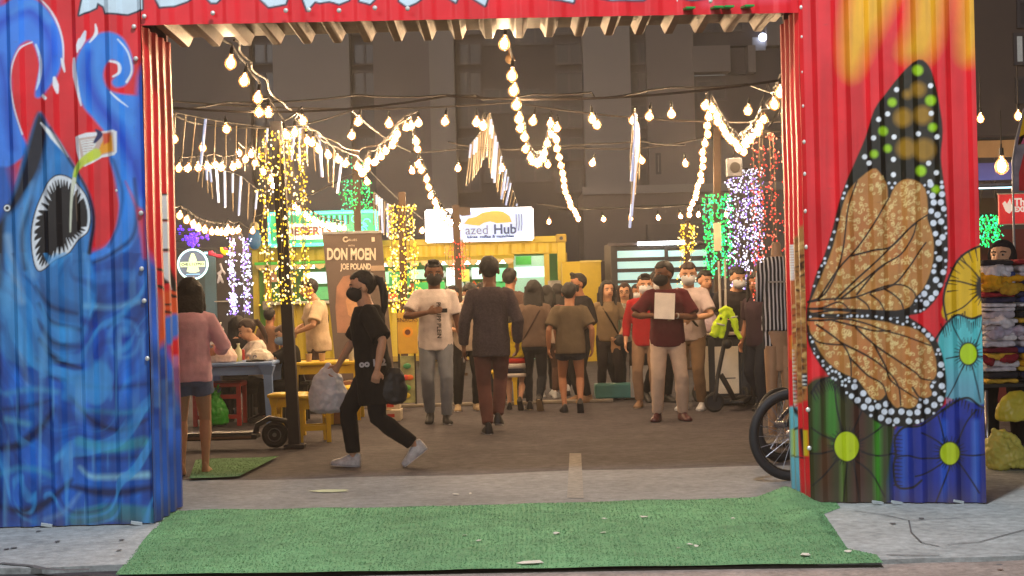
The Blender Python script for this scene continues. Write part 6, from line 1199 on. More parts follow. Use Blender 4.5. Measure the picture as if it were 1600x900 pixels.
    for s, a, e, wr in arms:
        b.tube([a + (e - a) * -.06, a, a.lerp(e, .45), e, e.lerp(wr, .3), wr], [v * H * (.55 + .45 * w) for v in (.026, .031, .027, .022, .023, .0145)], 12)
        d = (wr - e).normalized(); hn = pose.get('palm' + ('L' if s > 0 else 'R')); n = Vector(hn) if hn else X * s
        n = (n - d * n.dot(d)); n = n.normalized() if n.length > .1 else F; u = d.cross(n).normalized()     # u: across the palm, n: palm's back
        curl = pose.get('curl', .5) if not pose.get('curl' + ('L' if s > 0 else 'R')) else pose['curl' + ('L' if s > 0 else 'R')]
        S_ = H * .95; b.rings([[wr + d * q * S_ + u * (rx * S_ * math.cos(t_)) + n * (ry * S_ * math.sin(t_)) for t_ in [k * .628 for k in range(10)]] for q, rx, ry in ((-.008, .013, .011), (.01, .018, .012), (.035, .024, .012), (.052, .022, .009))])
        for fi, (off, ln) in enumerate(((-.018, .038), (-.006, .044), (.006, .041), (.017, .032))):
            p0 = wr + d * .042 * S_ + u * off * S_; c1 = math.cos(curl * .6); s1 = math.sin(curl * .6); d1 = d * c1 - n * s1; d2 = d * math.cos(curl * 1.7) - n * math.sin(curl * 1.7); d3 = d * math.cos(curl * 2.5) - n * math.sin(curl * 2.5); p1 = p0 + d1 * (ln * .5 + .01) * S_; p2 = p1 + d2 * ln * .36 * S_
            b.tube([p0, p1, p2, p2 + d3 * ln * .28 * S_], [.0068 * S_, .0062 * S_, .0056 * S_, .0042 * S_], 7)
        tu = u * (-1) ; p0 = wr + d * .014 * S_ + tu * .014 * S_; p1 = p0 + (d * .5 + tu * .75 - n * .25).normalized() * .022 * S_; b.tube([p0, p1, p1 + (d * .85 + tu * .25 - n * .3).normalized() * .022 * S_], [.009 * S_, .0078 * S_, .0055 * S_], 7)
    for s, a, k, an, pt, yaw in legs:
        f = (.6 + .4 * w); b.tube([a + Vector((0, 0, .02 * H)), a, a.lerp(k, .5), k, k.lerp(an, .28), k.lerp(an, .7), an], [v * H * f for v in (.046, .050, .043, .031, .0325, .022, .0185)], 14)
    def footmesh(b, inf, sole=False, only=None):
        for s, a, k, an, pt, yaw in legs:
            if only is not None and s != only: continue
            q = Matrix.Rotation(s * yaw, 3, 'Z') @ Matrix.Rotation(pt, 3, 'X'); P = lambda x, f, z: an + q @ Vector((x * H, -f * H, z * H))
            if sole: b.rings([[P(x * m_ + .0, f, z) for f, x in prof] for z, m_ in ((-.046, 1), (-.034, 1.02)) for prof in [[(f_, w_) for f_, w_ in ((-.036, .012), (-.038, 0), (-.036, -.012), (-.02, -.02), (.03, -.022), (.075, -.027), (.098, -.021), (.111, -.006), (.111, .006), (.098, .021), (.075, .027), (.03, .022), (-.02, .020))]]]); continue
            rs = []
            for f_, wx, zt in ((-.033, .012, -.006), (-.028, .019, .018), (-.005, .022, .022), (.025, .022, .008), (.055, .024, -.008), (.08, .025, -.016), (.098, .020, -.022), (.106, .010, -.030)):
                rs.append([P(math.cos(t_) * (wx + inf), f_ + (inf if f_ > 0 else -inf) * 1.5, -.04 + (zt + .04 + inf) * max(0, math.sin(t_)) + (-.004 - inf * .3) * max(0, -math.sin(t_))) for t_ in [k_ * 2 * math.pi / 12 for k_ in range(12)]])
            b.rings(rs)
    footmesh(b, -.002)
    link('body', blob(b, res * .78, 3), skin(sk), t, smooth='all')
    # ---- clothes
    if top:
        kind, m, hem, slv = top[:4]; inf = top[4] if len(top) > 4 else .008; b = MB(); rs = []
        rows = [(hem, .096, .072, -.004), (0 if hem < -.01 else hem + .02, .097, .073, -.004), (.05, .092, .068, 0), (.10, .088, .066, .0), (.16, .091, .067, .004), (.22, .099, .070, .004), (.255, .097, .064, 0), (.282, .072, .052, -.004), (.303, .046, .042, -.002)]
        if hem > .03: rows = rows[:1] + rows[3:]
        bel = pose.get('belly', 0)
        for z, rx, ry, f in rows: g_ = bel * math.exp(-((z - .06) / .1) ** 2); rs.append(er(sp(0, f + g_ * .6, z), rx * w + inf, ry * (.6 + .4 * w) + inf + g_, 20))
        b.rings(rs)
        for s, a, e, wr in arms:
            a0 = a - X * s * .03 * H + Zt * .006 * H
            if slv <= 1: p = a.lerp(e, slv); b.tube([a0, a, a.lerp(e, slv * .5), p], [v * H * (.5 + .5 * w) + inf * H * .8 for v in (.030, .035, .033, .031 + (.006 if kind == 'loose' else 0))], 14)
            else: b.tube([a0, a, a.lerp(e, .5), e, e.lerp(wr, (slv - 1) * .5), e.lerp(wr, slv - 1)], [v * H * (.5 + .5 * w) + inf * H * .7 for v in (.030, .034, .031, .027, .0245, .0205)], 14)
        link('shirt' if kind != 'jacket' else 'jacket', blob(b, res, 3, .016, .1), m, t, smooth='all')
    if bottom:
        kind, m, ln = bottom[:3]; inf = bottom[3] if len(bottom) > 3 else .007; b = MB(); rs = []
        for z, rx, ry, f in ((-.075, .060, .056, -.002), (-.05, .090, .070, -.006), (0, .094, .072, -.006), (.035, .088, .066, -.002), (.055, .084, .062, 0)): rs.append(er(sp(0, f, z), rx * w + inf * .7, ry * (.6 + .4 * w) + inf * .7))
        b.rings(rs)
        for s, a, k, an, pt, yaw in legs:
            f = .6 + .4 * w; full = [a + Vector((0, 0, .03 * H)), a, a.lerp(k, .5), k, k.lerp(an, .3), k.lerp(an, .7), an + (k - an) * .04]; rad = [.048, .053, .046, .036, .036, .031, .028] if kind != 'slim' else [.047, .052, .043, .033, .034, .026, .0225]
            if kind == 'wide': rad = [.048, .055, .050, .044, .042, .041, .041]
            if ln < 1: n_ = a.lerp(k, ln); full = [full[0], a, a.lerp(k, ln * .5), n_]; rad = [.048, .054, .052, .053]
            elif ln < 2: full = full[:-1] + [k.lerp(an, ln - 1)]; full[5] = k.lerp(an, (ln - 1) * .75)
            b.tube(full, [v * H * f + inf * H * .7 for v in rad], 14)
        link('shorts' if ln < 1 else 'trousers', blob(b, res, 3, .014, .09), m, t, smooth='all')
    if shoes:
        for s in (-1, 1):
            b = MB(); footmesh(b, .004, only=s); o = link('shoe', blob(b, .0075, 2), shoes[0], t, smooth='all')
            b = MB(); footmesh(b, 0, True, only=s); b.build('sole', shoes[1], o)
    # ---- hair
    if hair:
        kind, hm = hair[:2]; b = MB(); n1, n2 = 22, 16; vs = []
        me_ = MB(); me_.ball((0, 0, 0), (1, 1, 1), n1, n2)
        for v in me_.v:
            v = Vector(v); f = -v.y; z = v.z; hl = hair[2] if len(hair) > 2 else .32; ok = not (f > .28 and z < hl - .1 + .3 * (abs(v.x)) ** 2) and not (z < -.45 and f > -.2) and not (abs(v.x) > .75 and z < -.15 and f > -.25)
            r = 1.0 if ok else .72; r *= 1 + .025 * math.sin(v.x * 9 + z * 5) * (kind != 'bald')
            vs.append(hd(v.x * .0525 * r, -.004 + f * .0615 * r, .110 + z * (.0575 if z > 0 else .060) * r))
        b.add(vs, me_.f)
        if kind in ('long', 'longer'):
            Lh = .17 if kind == 'long' else .27; rs = []
            for q in (0, .25, .5, .75, 1):
                c = hd(0, -.030 - .012 * q, .12); c = c - Vector((0, 0, Lh * q * H)) + (Vector((0, 0, 0)) if q < .5 else -F * .008 * H); wx = .066 + .008 * math.sin(q * 3) - .008 * (q > .9)
                rs.append([c + (RH @ Vector((1, 0, 0))) * wx * H * math.cos(a_) + (RH @ Vector((0, 1, 0))) * (.028 + .01 * q) * H * math.sin(a_) for a_ in [k * 6.283 / 16 for k in range(16)]])
            b.rings(rs)
            for s in (-1, 1): b.tube([hd(s * .040, .022, .135), hd(s * .052, .012, .085), hd(s * .056, .010, .03), hd(s * .054, .03, .0) - Vector((0, 0, .07 * H if kind == 'longer' else .025 * H))], [.012 * H, .017 * H, .018 * H, .010 * H], 8)
        if kind == 'pony':
            b.ball(hd(0, -.066, .125), .014 * H, 8, 6); b.tube([hd(0, -.060, .125), hd(0, -.082, .12), hd(0, -.092, .06), hd(0, -.090, 0), hd(0, -.080, -.05)], [.010 * H, .018 * H, .022 * H, .018 * H, .006 * H], 10)
        if kind == 'bun': b.ball(hd(0, -.06, .13), .026 * H, 10, 8)
        if kind == 'quiff': b.tube([hd(.025, .03, .152), hd(0, .044, .160), hd(-.03, .032, .156)], [.015 * H, .016 * H, .014 * H], 8)
        link('hair', evaluated(b.mesh('h'), [('REMESH', dict(mode='VOXEL', voxel_size=.0085)), ('SMOOTH', dict(factor=.5, iterations=2)), ('DISPLACE', dict(texture=clouds(.03), strength=.008, mid_level=.5))]), hm, t, smooth='all')
    if face:
        for s in (-1, 1):
            b = MB(); b.ball(hd(s * .019, .0475, .092), (.0075 * hs, .0045 * hs, .0034 * hs), 8, 6, RH); o = b.build('eye', M_eye, t, smooth=True); b = MB(); b.ball(hd(s * .019, .0508, .092), (.0042 * hs, .003 * hs, .0042 * hs), 8, 5, RH); b.build('iris', M_iris, o, smooth=True)
            b = MB(); b.tube([hd(s * .009, .0535, .103), hd(s * .019, .0525, .107), hd(s * .031, .044, .104)], .0024 * hs, 5); b.build('eyebrow', M_hair, t)
        if not mask: b = MB(); b.ball(hd(0, .0545, .060), (.014 * hs, .005 * hs, .0042 * hs), 10, 6, RH); b.build('mouth', M_lip, t, smooth=True)
    if mask:
        b = MB(); mm_ = MB(); mm_.ball((0, 0, 0), (1, 1, 1), 20, 14); vs = []
        for v in mm_.v:
            v = Vector(v); f = -v.y; vs.append(hd(v.x * .0425, .020 + max(f, -.35) * .043 + .010 * max(0, f) * (1 - v.z * v.z), .066 + max(-1, min(.72, v.z)) * .040))
        b.add(vs, mm_.f); b.build('face_mask', mask, t, smooth='all')
        for s in (-1, 1): b = MB(); b.tube([hd(s * .038, .03, .08), hd(s * .049, 0, .09)], .0018 * hs, 4); b.build('mask_strap', mask, t)
    t['_'] = 0; del t['_']
    return dict(t=t, H=H, hd=hd, sp=sp, arms=arms, legs=legs, X=X, F=F, Z=Zt, RH=RH, er=er, w=w)
def strap(p, x0, x1, m, r=.011, hem=.02, name='bag_strap'):
    """cross-body strap: from shoulder x0 to hip x1, over front and back"""
    H = p['H']; b = MB(); pts = []
    for k in range(25):
        a = 2 * math.pi * k / 24; z = .15 + .135 * math.cos(a); x = (x0 + x1) / 2 + (x0 - x1) / 2 * math.cos(a); f = math.sin(a) * (.088 if z < .26 else .07); pts.append(p['sp'](x, f, z))
    b.tube(pts, r, 6, cap=False); return b.build(name, m, p['t'], smooth='all')
def onperson(p, name, label, cat, mb, m, disp=0.02, vox=.01):
    """a thing carried by a person: its own top-level object, placed where the person's hand is"""
    M = Matrix.Translation(p['t'].location) @ Matrix.Rotation(p['t'].rotation_euler.z, 4, 'Z'); me = blob(mb, vox, 2, disp, .06) if vox else mb.mesh(name); me.transform(M); c = sum((v.co for v in me.vertices), Vector()) / len(me.vertices); me.transform(Matrix.Translation(-c))
    return link(name, me, m, None, 'all' if vox else False, label=label, cat=cat, loc=c)
C = cloth
SH_b = (mat('shoe_black', '17161a', rough=.5), mat('sole_dark', '26242a', rough=.6)); SH_w = (mat('shoe_white', 'c4c6cc', rough=.45), mat('sole_white', 'd8d8dc', rough=.5)); SH_bw = (SH_b[0], SH_w[1]); SH_s = (mat('shoe_slate', 'c0c2c4', rough=.5, var=.3, scale=30), SH_w[1]); SH_tan = (mat('shoe_tan', '8a6c50', rough=.6), mat('sole_tan', 'b09a78', rough=.6)); SH_mar = (mat('shoe_maroon', '4a1c20', rough=.4), SH_b[1])
MK_b = mat('mask_black', '1a1718', rough=.8); MK_w = mat('mask_white', 'bfc0c4', rough=.8); MK_s = mat('mask_blue', '7c98b8', rough=.8)
T_blk = C('black_jersey', '121216'); T_jean = C('dark_denim', '20242e', bump=.6); T_denim = C('blue_denim', '6c7ea4', bump=.6); T_gry = C('grey_trousers', '7e848e'); T_oliv = C('olive_jersey', '5c5040'); T_white = C('white_tee', 'dccfca'); T_cream = C('cream_tee', 'd4bc9c')
T_pant = C('black_pants', '17171b')

# girl in the pink top, back view
person("barefoot girl with long black hair, pink top and denim shorts, seen from behind", (303, 742), 433, 186, dict(lf=(.058, .0, 0, 0), rf=(.058, .02, 0, 0), lh=(.12, .13, .60), rh=(.12, .12, .62), head=(0, .12), lean=.02), ('loose', C('pink_jersey', 'f4c4d4'), -.05, 1.6, .016), ('shorts', T_denim, .42, .012), None, ('long', M_hair), sk='f', w=.92, face=False, res=.0095)
# walking woman in black: faces image left
p = person('woman in all-black clothes and black mask striding left with a ponytail and grey trainers', (586, 729), 415, -84, dict(hip=.50, lf=(.05, -.205, .055, .62), rf=(.05, .105, 0, -.08), lean=.07, lh=(.17, -.02, .49, (.9, -1, -.1)), rh=(.17, .17, .50, (.9, -.6, -.1)), head=(.0, .03), curlR=1.0, curlL=1.0), ('loose', T_blk, -.19, .93, .020), ('loose', T_pant, 1.9, .013), SH_s, ('pony', M_hair), MK_b, sk='l', w=.95, face=True, res=.009)
PW = p; Hh = p['H']; s, a, e, wr = p['arms'][1]
b = MB(); c = wr + Vector((-.02, -.09, -.04)); b.rings([[c + Vector((rx * math.cos(t_) * .5, rx * math.sin(t_), z)) for t_ in [k * .4488 for k in range(14)]] for z, rx in ((-.36, .10), (-.33, .16), (-.2, .17), (-.06, .12), (.03, .045), (.06, .02))])
onperson(p, 'carrier_bag', 'translucent white carrier bag held by the walking woman in black', 'bag', b, mat('white_plastic', 'e0e2ea', rough=.35, bump=.3, bscale=22), .035, .009)
s, a, e, wr = p['arms'][0]; b = MB(); q_ = p['sp'](.075, -.085, -.09); b.rings([[q_ + Vector((x_ * math.cos(t_), .13 * f_ * math.sin(t_) + .04 * (1 - f_), z_)) for t_ in [k * .4488 for k in range(14)]] for z_, x_, f_ in ((-.17, .03, .5), (-.14, .055, .95), (-.04, .06, 1), (.06, .045, .75), (.13, .025, .35))]); onperson(p, 'shoulder_bag', 'slouchy black bag hanging at the back hip of the walking woman in black', 'bag', b, mat('black_leatherette', '19191d', rough=.55), .03)
for txt, x, f in (('C', .07, 0), ('1 7', .02, 0)): pass
Mw = Matrix.Translation(p['sp'](.122, -.0, .02)) @ p['RH'].to_4x4() @ Matrix.Rotation(R(90), 4, 'Z') @ FACE_CAM; text('oo 172', .075, 'shirt_print', mat('print_white', 'b8b8bc', rough=.8), p['t'], Mw, extrude=.004, bold=.004)
# man in the white tee
p = person("man in black mask, white tee with vertical lettering and grey trousers, holding a phone", (684, 661), 407, 4, dict(lf=(.055, .03, 0, 0), rf=(.045, -.05, .02, .25), lh=(.17, .02, .47), rh=(.045, .13, .685, (1.3, -.2, -.6)), palmR=(0, -1, .2), head=(0, .02), curlR=.25), ('loose', T_white, -.07, .72, .014), ('loose', T_gry, 1.97, .008), SH_bw[:1] + (SH_w[1],), ('quiff', M_hair), MK_b, sk='d', w=.98, res=.0105)
Hh = p['H']; s, a, e, wr = p['arms'][1]; tm = textM(Vector((.012 * Hh, 0, 0))); me = text('PHILIPP PLEIN', .064, 'shirt_print', mat('print_black', '2a2426', rough=.8), p['t'], Matrix.Translation(p['sp'](.02, .092, .115)) @ Matrix.Rotation(R(90), 4, 'Y') @ FACE_CAM, extrude=.003, squeeze=1.0, bold=.001)
b = MB(); b.box(wr + Vector((.13, -.03, .015)), (.15, .012, .045), bev=.004); onperson(p, 'mobile_phone', 'black phone held flat by the man in the white tee', 'phone', b, mat('phone_black', '101014', rough=.2), 0, 0)
# man in dark shirt walking away
p = person('tall man in a dark shirt and maroon-brown trousers walking away from the camera', (771, 676), 400, 182, dict(lf=(.03, -.06, .0, 0), rf=(.03, .07, .04, .15), lh=(.155, .0, .49), rh=(.15, .03, .50), head=(0, .05), lean=.03), ('loose', C('dark_shirt', '463c40', var=.35, scale=60), -.09, 1.92, .012), ('loose', C('maroon_trousers', '6c4640'), 1.95, .006), SH_bw, ('short', M_hair, .3), sk='d', w=.99, face=False, res=.010)
s, a, e, wr = p['arms'][1]; s2, a2_, e2, w2_ = p['arms'][0]
b = MB(); b.box(w2_ + Vector((.0, -.03, -.10)), (.02, .07, .11), bev=.004); onperson(p, 'mobile_phone', 'white phone in the left hand of the man walking away in the dark shirt', 'phone', b, M_wht, 0, 0)
# masked man behind
p = person("person with bowed head, white mask and black trousers left of the tall dark-shirted man", (733, 641), 437, 8, dict(lf=(.06, .0, 0, 0), rf=(.085, .0, 0, 0), lh=(.10, .12, .6), rh=(.10, .12, .62), head=(.3, .55), lean=.1), ('loose', C('white_shirt', 'b8a898'), -.06, .9, .012), ('loose', T_pant, 1.97, .007), (SH_tan[1], SH_w[1]), ('short', M_hair), MK_w, sk='l')
person('dark-haired person mostly hidden behind the right shoulder of the man walking away', (800, 622), 419, 160, {}, ('loose', C('dusk_shirt', '5a4640'), -.08, 1.8), ('loose', T_pant, 1.95), SH_b, ('short', M_hair), None, sk='m', face=False, res=.014)
# child
p = person('child in a yellow top and red, white and navy striped shorts walking away', (806, 640), 470, 176, dict(hip=.5, lf=(.06, .05, 0, .0), rf=(.05, -.12, .05, .75), lh=(.15, .02, .5), rh=(.16, .02, .48), head=(0, .1)), ('loose', C('yellow_top', 'b8a01c', var=.5, scale=20), -.02, .8, .016), None, SH_b, ('long', M_hair), None, sk='l', w=.98, face=False, res=.010)
Hh = p['H']
for z0, z1, c, nm in ((-.03, -.075, 'b83428', 'red_band'), (-.075, -.12, 'c8beb4', 'white_band'), (-.12, -.165, '1a1c30', 'navy_band'), (-.165, -.2, 'c8beb4', 'white_band')):
    b = MB(); b.rings([p['er'](p['sp'](0, 0, z), .104, .09) for z in (z0, z1)]); b.build(nm, C('band' + c, c), p['t'], smooth='all')
# woman beside child
p = person('woman with long dark hair, taupe shirt and dark jeans walking away beside the child', (838, 640), 434, 178, dict(hip=.505, lf=(.05, .03, 0, 0), rf=(.03, -.15, .05, .8), lh=(.15, .03, .5), rh=(.17, .02, .5), head=(-.1, .05)), ('loose', C('taupe_tee', '6c5a4e'), -.03, .75, .012), ('slim', T_jean, 1.95, .007), (SH_b[0], MATS['sole_tan']), ('longer', M_hair), None, sk='m', w=.9, face=False)
strap(p, -.07, .09, C('strap_brown', '3c2c28'), .010)
person('woman with a long black bob and white top in the crowd, seen from behind', (858, 622), 446, 170, dict(lh=(.13, .08, .55)), ('loose', C('offwhite_top', 'a89488'), -.04, .7), ('loose', C('brown_skirt', '4c3830'), 1.9), SH_w, ('long', M_hair), None, sk='m', w=.93, face=False, res=.013)
# olive tee, denim shorts from behind
p = person('woman in an olive-brown tee and dark denim shorts walking away, short dark hair', (894, 644), 438, 181, dict(hip=.505, lf=(.055, .0, .0, 0), rf=(.06, -.08, .03, .85), lh=(.165, .0, .49), rh=(.165, .0, .49), head=(-.2, .03)), ('loose', T_oliv, -.06, .8, .018), ('shorts', C('dark_denim2', '232836', bump=.6), .36, .014), (SH_b[0], SH_b[1]), ('short', M_hair, .2), None, sk='m', w=1.0, face=False)
# hooded / black cap man behind
p = person("man with swept black hair and black mask behind the woman in the olive tee", (912, 628), 427, -60, dict(head=(-.2, 0), lh=(.12, .1, .55)), ('loose', C('black_top2', '1c1a1e'), -.06, 1.8), ('loose', T_pant, 1.95), SH_tan, ('quiff', M_hair), MK_b, sk='m')
# crossbody woman
p = person('smiling woman in an olive top with a crossbody bag and dark trousers, facing the camera', (952, 622), 436, 8, dict(hip=.51, lf=(.075, .06, 0, 0), rf=(.06, -.04, .0, 0), lh=(.09, .07, .53, (.8, -.4, -.5)), rh=(.16, .02, .5), head=(.15, 0)), ('loose', C('olive_top', '7a6850'), -.03, .7, .010), ('loose', C('dark_trousers', '262025'), 1.95, .008), SH_w, ('long', M_hair, .5), None, sk='l', w=.90)
strap(p, -.07, .09, C('strap_dark', '201a18'), .011); b = MB(); b.ball(p['sp'](.085, .10, -.02), (.085, .04, .075), 12, 8); onperson(p, 'crossbody_bag', 'small round black bag at the hip of the smiling woman in the olive top', 'bag', b, mat('bag_black', '1a181c', rough=.5), .01)
b = MB(); b.box(p['sp'](.05, .085, -.06), (.13, .02, .2), bev=.008); onperson(p, 'folded_jacket', 'tan folded cloth held in front of the woman with the crossbody bag', 'clothing', b, C('tan_cloth', 'a88464'), .02)
# teal jacket woman
p = person('woman with glasses in an open pale green jacket, patterned top and dark jeans', (980, 618), 440, 6, dict(hip=.51, lf=(.085, .06, 0, 0), rf=(.05, -.05, 0, 0), lh=(.18, .03, .47), rh=(.155, .04, .52, (.9, -.5, -.2)), head=(-.25, 0)), ('loose', mat('patterned_top', '8c8c80', rough=.9, var=.98, scale=22), -.04, .2, .006), ('loose', T_jean, 1.95, .008), SH_w, ('longer', M_hairb, .45), None, sk='l', w=.94)
Hh = p['H']; b = MB()
for s in (-1, 1):
    sg_ = [p['er'](p['sp'](0, 0, z), rx * p['w'] + .018, ry + .016, 24) for z, rx, ry in ((-.03, .099, .074), (.05, .094, .068), (.14, .092, .067), (.22, .1, .07), (.255, .098, .064), (.285, .072, .052))]
    ks = range(-1, 5) if s > 0 else range(8, 14); idx = [k % 24 for k in ks]; inner = [p['er'](p['sp'](0, 0, z), rx * p['w'] + .008, ry + .007, 24) for z, rx, ry in ((-.03, .099, .074), (.05, .094, .068), (.14, .092, .067), (.22, .1, .07), (.255, .098, .064), (.285, .072, .052))]
    b.rings([[r_[k] for k in idx] + [q_[k] for k in reversed(idx)] for r_, q_ in zip(sg_, inner)])
sg_ = [p['er'](p['sp'](0, 0, z), rx * p['w'] + .018, ry + .016, 24) for z, rx, ry in ((-.03, .099, .074), (.05, .094, .068), (.14, .092, .067), (.22, .1, .07), (.255, .098, .064), (.285, .072, .052))]; inner = [p['er'](p['sp'](0, 0, z), rx * p['w'] + .008, ry + .007, 24) for z, rx, ry in ((-.03, .099, .074), (.05, .094, .068), (.14, .092, .067), (.22, .1, .07), (.255, .098, .064), (.285, .072, .052))]
idx = [k % 24 for k in range(12, 25)]; b.rings([[r_[k] for k in idx] + [q_[k] for k in reversed(idx)] for r_, q_ in zip(sg_, inner)])
for s, a, e, wr in p['arms']: b.tube([a - p['X'] * s * .03 * Hh, a, a.lerp(e, .5), e, e.lerp(wr, .7)], [v * Hh for v in (.036, .042, .038, .034, .028)], 14)
link('jacket', blob(b, .010, 2, .012, .1), C('pale_green_jacket', '6c7c6c'), p['t'], smooth='all')
for s in (-1, 1): b = MB(); b.tube([p['hd'](s * .020 + .013 * math.cos(t_), .056, .092 + .011 * math.sin(t_)) for t_ in np.linspace(0, 6.28, 11)], .0022, 5, cap=False); b.build('glasses_rim', M_sock, p['t'])
person('small dark-haired figure far back between the green jacket and the red shirt', (998, 600), 444, 10, {}, ('loose', C('navy_top', '1e2028'), -.06, .8), ('loose', T_pant, 1.95), SH_b, ('short', M_hair), MK_w, sk='m', res=.014)
person('masked man in a red shirt partly hidden behind the man in maroon', (1012, 636), 428, -12, dict(lf=(.06, .0, 0, 0), lh=(.15, .04, .52), head=(.3, .05)), ('loose', C('red_shirt', 'a01c22'), -.06, 1.7, .010), ('loose', C('khaki', '8c7058'), 1.95), SH_tan, ('quiff', M_hair), MK_w, sk='l', w=.98, res=.012)
# maroon man
p = person('man in a maroon tee and beige trousers holding a blank white sheet, looking left', (1046, 657), 408, 2, dict(lf=(.085, .0, 0, 0, .25), rf=(.075, .0, 0, 0, .35), lh=(.035, .12, .66, (1.2, -.3, -.5)), rh=(.09, .12, .665, (1.1, -.3, -.6)), palmL=(0, -1, 0), palmR=(0, -1, 0), head=(-.95, .05), curl=.6), ('loose', C('maroon_tee', '521a22'), -.055, .85, .016), ('loose', C('beige_trousers', 'c0a894'), 1.97, .010), SH_mar, ('short', M_hair, .35), MK_b, sk='d', w=.99, res=.0105)
c = (p['arms'][0][3] + p['arms'][1][3]) / 2; b = MB(); b.box(c + Vector((-.01, -.085, .10)), (.21, .008, .27), rot=(-.1, .07, 0)); onperson(p, 'paper_sheet', 'blank white sheet held up by the man in the maroon tee', 'paper', b, mat('paper_white', 'f0e6da', rough=.7), 0, 0)
s, a, e, wr = p['arms'][0]; b = MB(); b.cyl(wr - (wr - e).normalized() * .02, wr - (wr - e).normalized() * .035, .031, n=14); b.build('wristwatch', M_wht, p['t'])
p = person("person in white shirt, white mask and black sling just behind the man in maroon", (1082, 640), 409, -25, dict(lh=(.06, .15, .62, (1, -.4, -.5)), rh=(.1, .12, .6), head=(.35, .12), lean=.05, lf=(.07, 0, 0, 0)), ('loose', C('white_polo', 'c0b0b0'), -.05, .8, .014), ('loose', C('khaki2', '7c644c'), 1.95, .008), SH_w, ('short', M_hairb), MK_w, sk='l', w=.97, res=.011)
strap(p, -.07, .09, MK_b, .014)
person('masked person in dark clothes leaning over the counter behind the white poles', (1150, 628), 414, 10, dict(lean=.28, head=(.1, .1), lh=(.12, .15, .6), rh=(.12, .15, .6)), ('loose', C('charcoal_top', '2c282a'), -.06, 1.9, .022), ('loose', T_pant, 1.95), SH_b, ('short', M_hair), MK_w, sk='l', w=1.15, res=.012)
# seated diners at the blue table
def seated(label, px, Y, top_py, head, topc, slv, hair, mask=None, sk='l', hp=.4, lh=(.09, .24, .45), rh=(.09, .24, .45), w=.95, hy=0, bot=None):
    x = at(px, 440, Y).x; zt = at(px, top_py, Y).z; H = zt / .775
    return person(label, Vector((x, Y, 0)), 0, head, dict(hip=.285, lf=(.07, .25, 0, 0), rf=(.07, .25, 0, 0), lean=.10, head=(hy, hp * .7), lh=lh + ((.8, -.3, -.5),), rh=rh + ((.8, -.3, -.5),)), ('loose', topc, -.05, slv, .012), ('loose', bot or T_pant, 1.95), SH_b, hair, mask, sk=sk, H=min(1.75, H), w=w, res=.011)
seated('seated diner with long straight black hair, behind the bags on the blue table', 366, TYt + 1.35, 490, 175, C('dark_blouse', '1c1a20'), .9, ('longer', M_hair), hp=.3)
seated('seated woman in a cream top with reddish-brown ponytail bending over her food', 402, TYt + 1.05, 492, -70, C('cream_blouse', 'ece2d4'), .8, ('pony', M_hairb), hp=.55, sk='f')
seated("seated ash-haired person in black with lowered blue mask, behind the dark post", 455, TYt + .75, 503, -78, C('black_blouse', '141418'), .75, ('short', M_hairg), MK_s, hp=.35, sk='f', lh=(.05, .30, .46), rh=(.05, .30, .46), w=1.1)
person('dark-haired diner far behind the table beside the yellow-lit post', (424, 640), 488, 160, dict(), ('loose', C('tan_top', '7c5c48'), -.06, .8), ('loose', T_pant, 1.95), SH_b, ('short', M_hair), None, sk='m', face=False, H=1.25, res=.013)
x = at(394, 520, TYt + .9); b = MB()
for (px, Yo, lb) in ((366, 1.35, 'dark stool under the black-haired diner'), (402, 1.05, 'dark stool under the ponytailed diner')):
    q = at(px, 500, TYt + Yo); t = table(lb, (q.x, TYt + Yo), .34, .34, .43, M_sock, .04, name='stool')
q = at(456, 500, TYt + .75); t = table('dark stool under the older seated person', (q.x + .02, TYt + .78), .36, .34, .44, M_sock, .04, name='stool')
# man in cream tee with sling
p = person("man in a cream tee with black sling strap standing behind the yellow table", (500, 644), 433, -75, dict(lh=(.10, .17, .60, (.9, -.4, -.4)), rh=(.10, .17, .60, (.9, -.4, -.4)), head=(.05, .25), lean=.05), ('loose', T_cream, -.07, .8, .018), ('loose', C('brown_pants', '4c3a30'), 1.95), SH_b, ('short', M_hair), None, sk='l', w=1.08, res=.011)
strap(p, .07, -.09, MK_b, .013)
# hijab woman right of the gate
p = person('woman in a black headscarf with lowered blue mask, looking up-left at the right edge', Vector((at(1566, 450, 13.4).x, 13.4, 0)), 0, -28, dict(head=(-.1, -.25), lh=(.1, .1, .6)), ('loose', C('blue_grey_top', '7c90b0'), -.1, 1.9, .02), ('loose', T_pant, 1.95), SH_b, None, None, sk='f', H=at(1566, 376, 13.4).z, res=.010)
b = MB(); hd = p['hd']; mm_ = MB(); mm_.ball((0, 0, 0), (1, 1, 1), 22, 16); vs = []
for v in mm_.v:
    v = Vector(v); f = -v.y; r = .70 if (f > .45 and -.62 < v.z < .55) else 1.0; vs.append(hd(v.x * .058 * r, -.002 + f * .066 * r, .098 + v.z * .072 * r))
b.add(vs, mm_.f); b.tube([hd(0, -.01, .05), hd(0, .0, .0), hd(0, .01, -.04)], [.05 * p['H'], .058 * p['H'], .07 * p['H']], 14); link('headscarf', blob(b, .009, 2, .01, .05), C('black_scarf', '1c1c24'), p['t'], smooth='all')
b = MB(); b.ball(hd(0, .045, .035), (.035 * p['H'], .025 * p['H'], .018 * p['H']), 10, 7); b.build('lowered_mask', MK_s, p['t'], smooth='all')

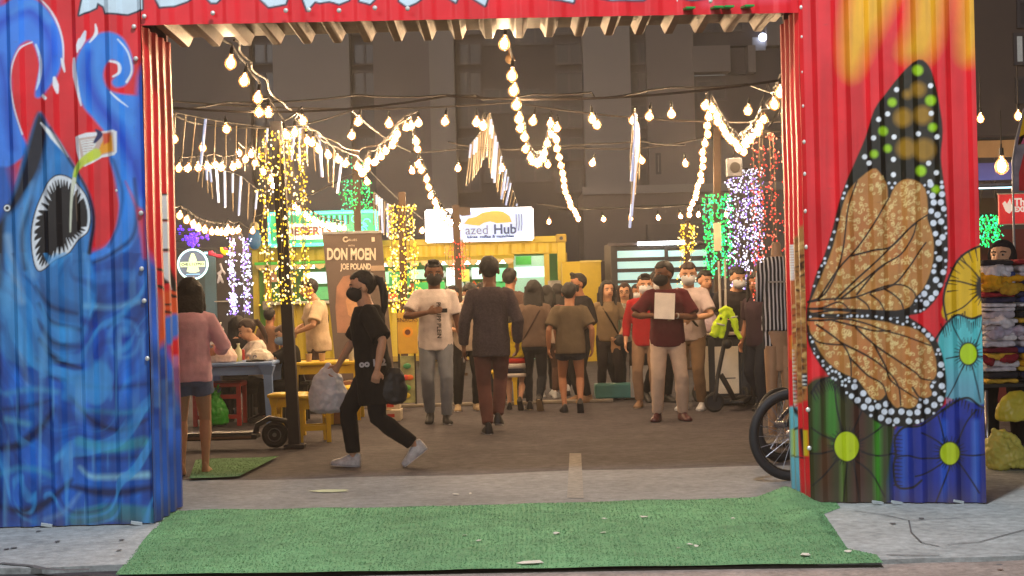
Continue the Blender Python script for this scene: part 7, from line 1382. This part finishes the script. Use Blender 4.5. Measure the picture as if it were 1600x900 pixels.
# more of the crowd in the middle distance
def crowd(label, foot, top_py, head, tc, bc, hair, sk='m', mask=None, step=0.05, slv=.8, sh=SH_b, w=.93, face=True, leg=1.95, lh=None):
    return person(label, foot, top_py, head, dict(lf=(.055, step, 0, 0), rf=(.055, -step * 1.6, .03 if step > .04 else 0, .4 if step > .04 else 0), head=(random.uniform(-.3, .3), .05), lh=lh or (.15, .03, .5)), ('loose', tc, -.06, slv, .012), ('loose' if leg > 1 else 'shorts', bc, leg, .009), sh, hair, mask, sk=sk, w=w, face=face, res=.013)
crowd('dark-haired figure in a black tee half hidden left of the tall man in dark shirt', (757, 622), 441, 20, C('soot_tee', '262226'), T_jean, ('short', M_hair), mask=MK_b)
crowd('woman with long dark hair in a dusty rose top between the two groups of walkers', (876, 618), 443, 185, C('rose_top', '9c6c64'), T_pant, ('longer', M_hair), face=False, sh=SH_w)
crowd('dark-haired woman in a grey blouse glimpsed behind the crossbody-bag woman', (967, 612), 446, -20, C('grey_blouse', '7a7674'), T_jean, ('long', M_hair), sk='l', sh=SH_w)
crowd('tall man in a tan tee seen between the green jacket and the red shirt', (1028, 628), 424, 30, C('tan_tee', '8c6c50'), T_pant, ('short', M_hair), sk='m', mask=MK_w)
crowd('man in a navy tee behind the person in the white shirt', (1104, 626), 422, 15, C('navy_tee', '22283c'), C('beige_shorts', '8c7860'), ('short', M_hair), sk='l', leg=.7)
crowd('person in dark clothes standing far behind between the white tee and the white-masked person', (714, 612), 446, -30, C('brown_tee', '4c3c34'), T_pant, ('short', M_hair), sk='l')
crowd('dark-clothed passer-by between the white light curtain and the striped mannequin', (1190, 640), 425, -50, C('dark_plum', '3a2a34'), T_jean, ('long', M_hair), sk='m', w=.98)

# ------------------------------------------------------------------ thin haze added for bulb halos and a lifted backdrop
hb = MB(); hb.box2((-45, -3, -1.03), (45, 70, 26)); hm = bpy.data.materials.new('halo_haze'); hm.use_nodes = True; nt = hm.node_tree; nt.nodes.clear()
ov = nt.nodes.new('ShaderNodeOutputMaterial'); pv = nt.nodes.new('ShaderNodeVolumePrincipled'); pv.inputs['Density'].default_value = 0.0024; pv.inputs['Color'].default_value = (.92, .88, .86, 1); pv.inputs['Anisotropy'].default_value = .6
nt.links.new(pv.outputs[0], ov.inputs['Volume']); hb.build('haze', hm, kind='stuff')
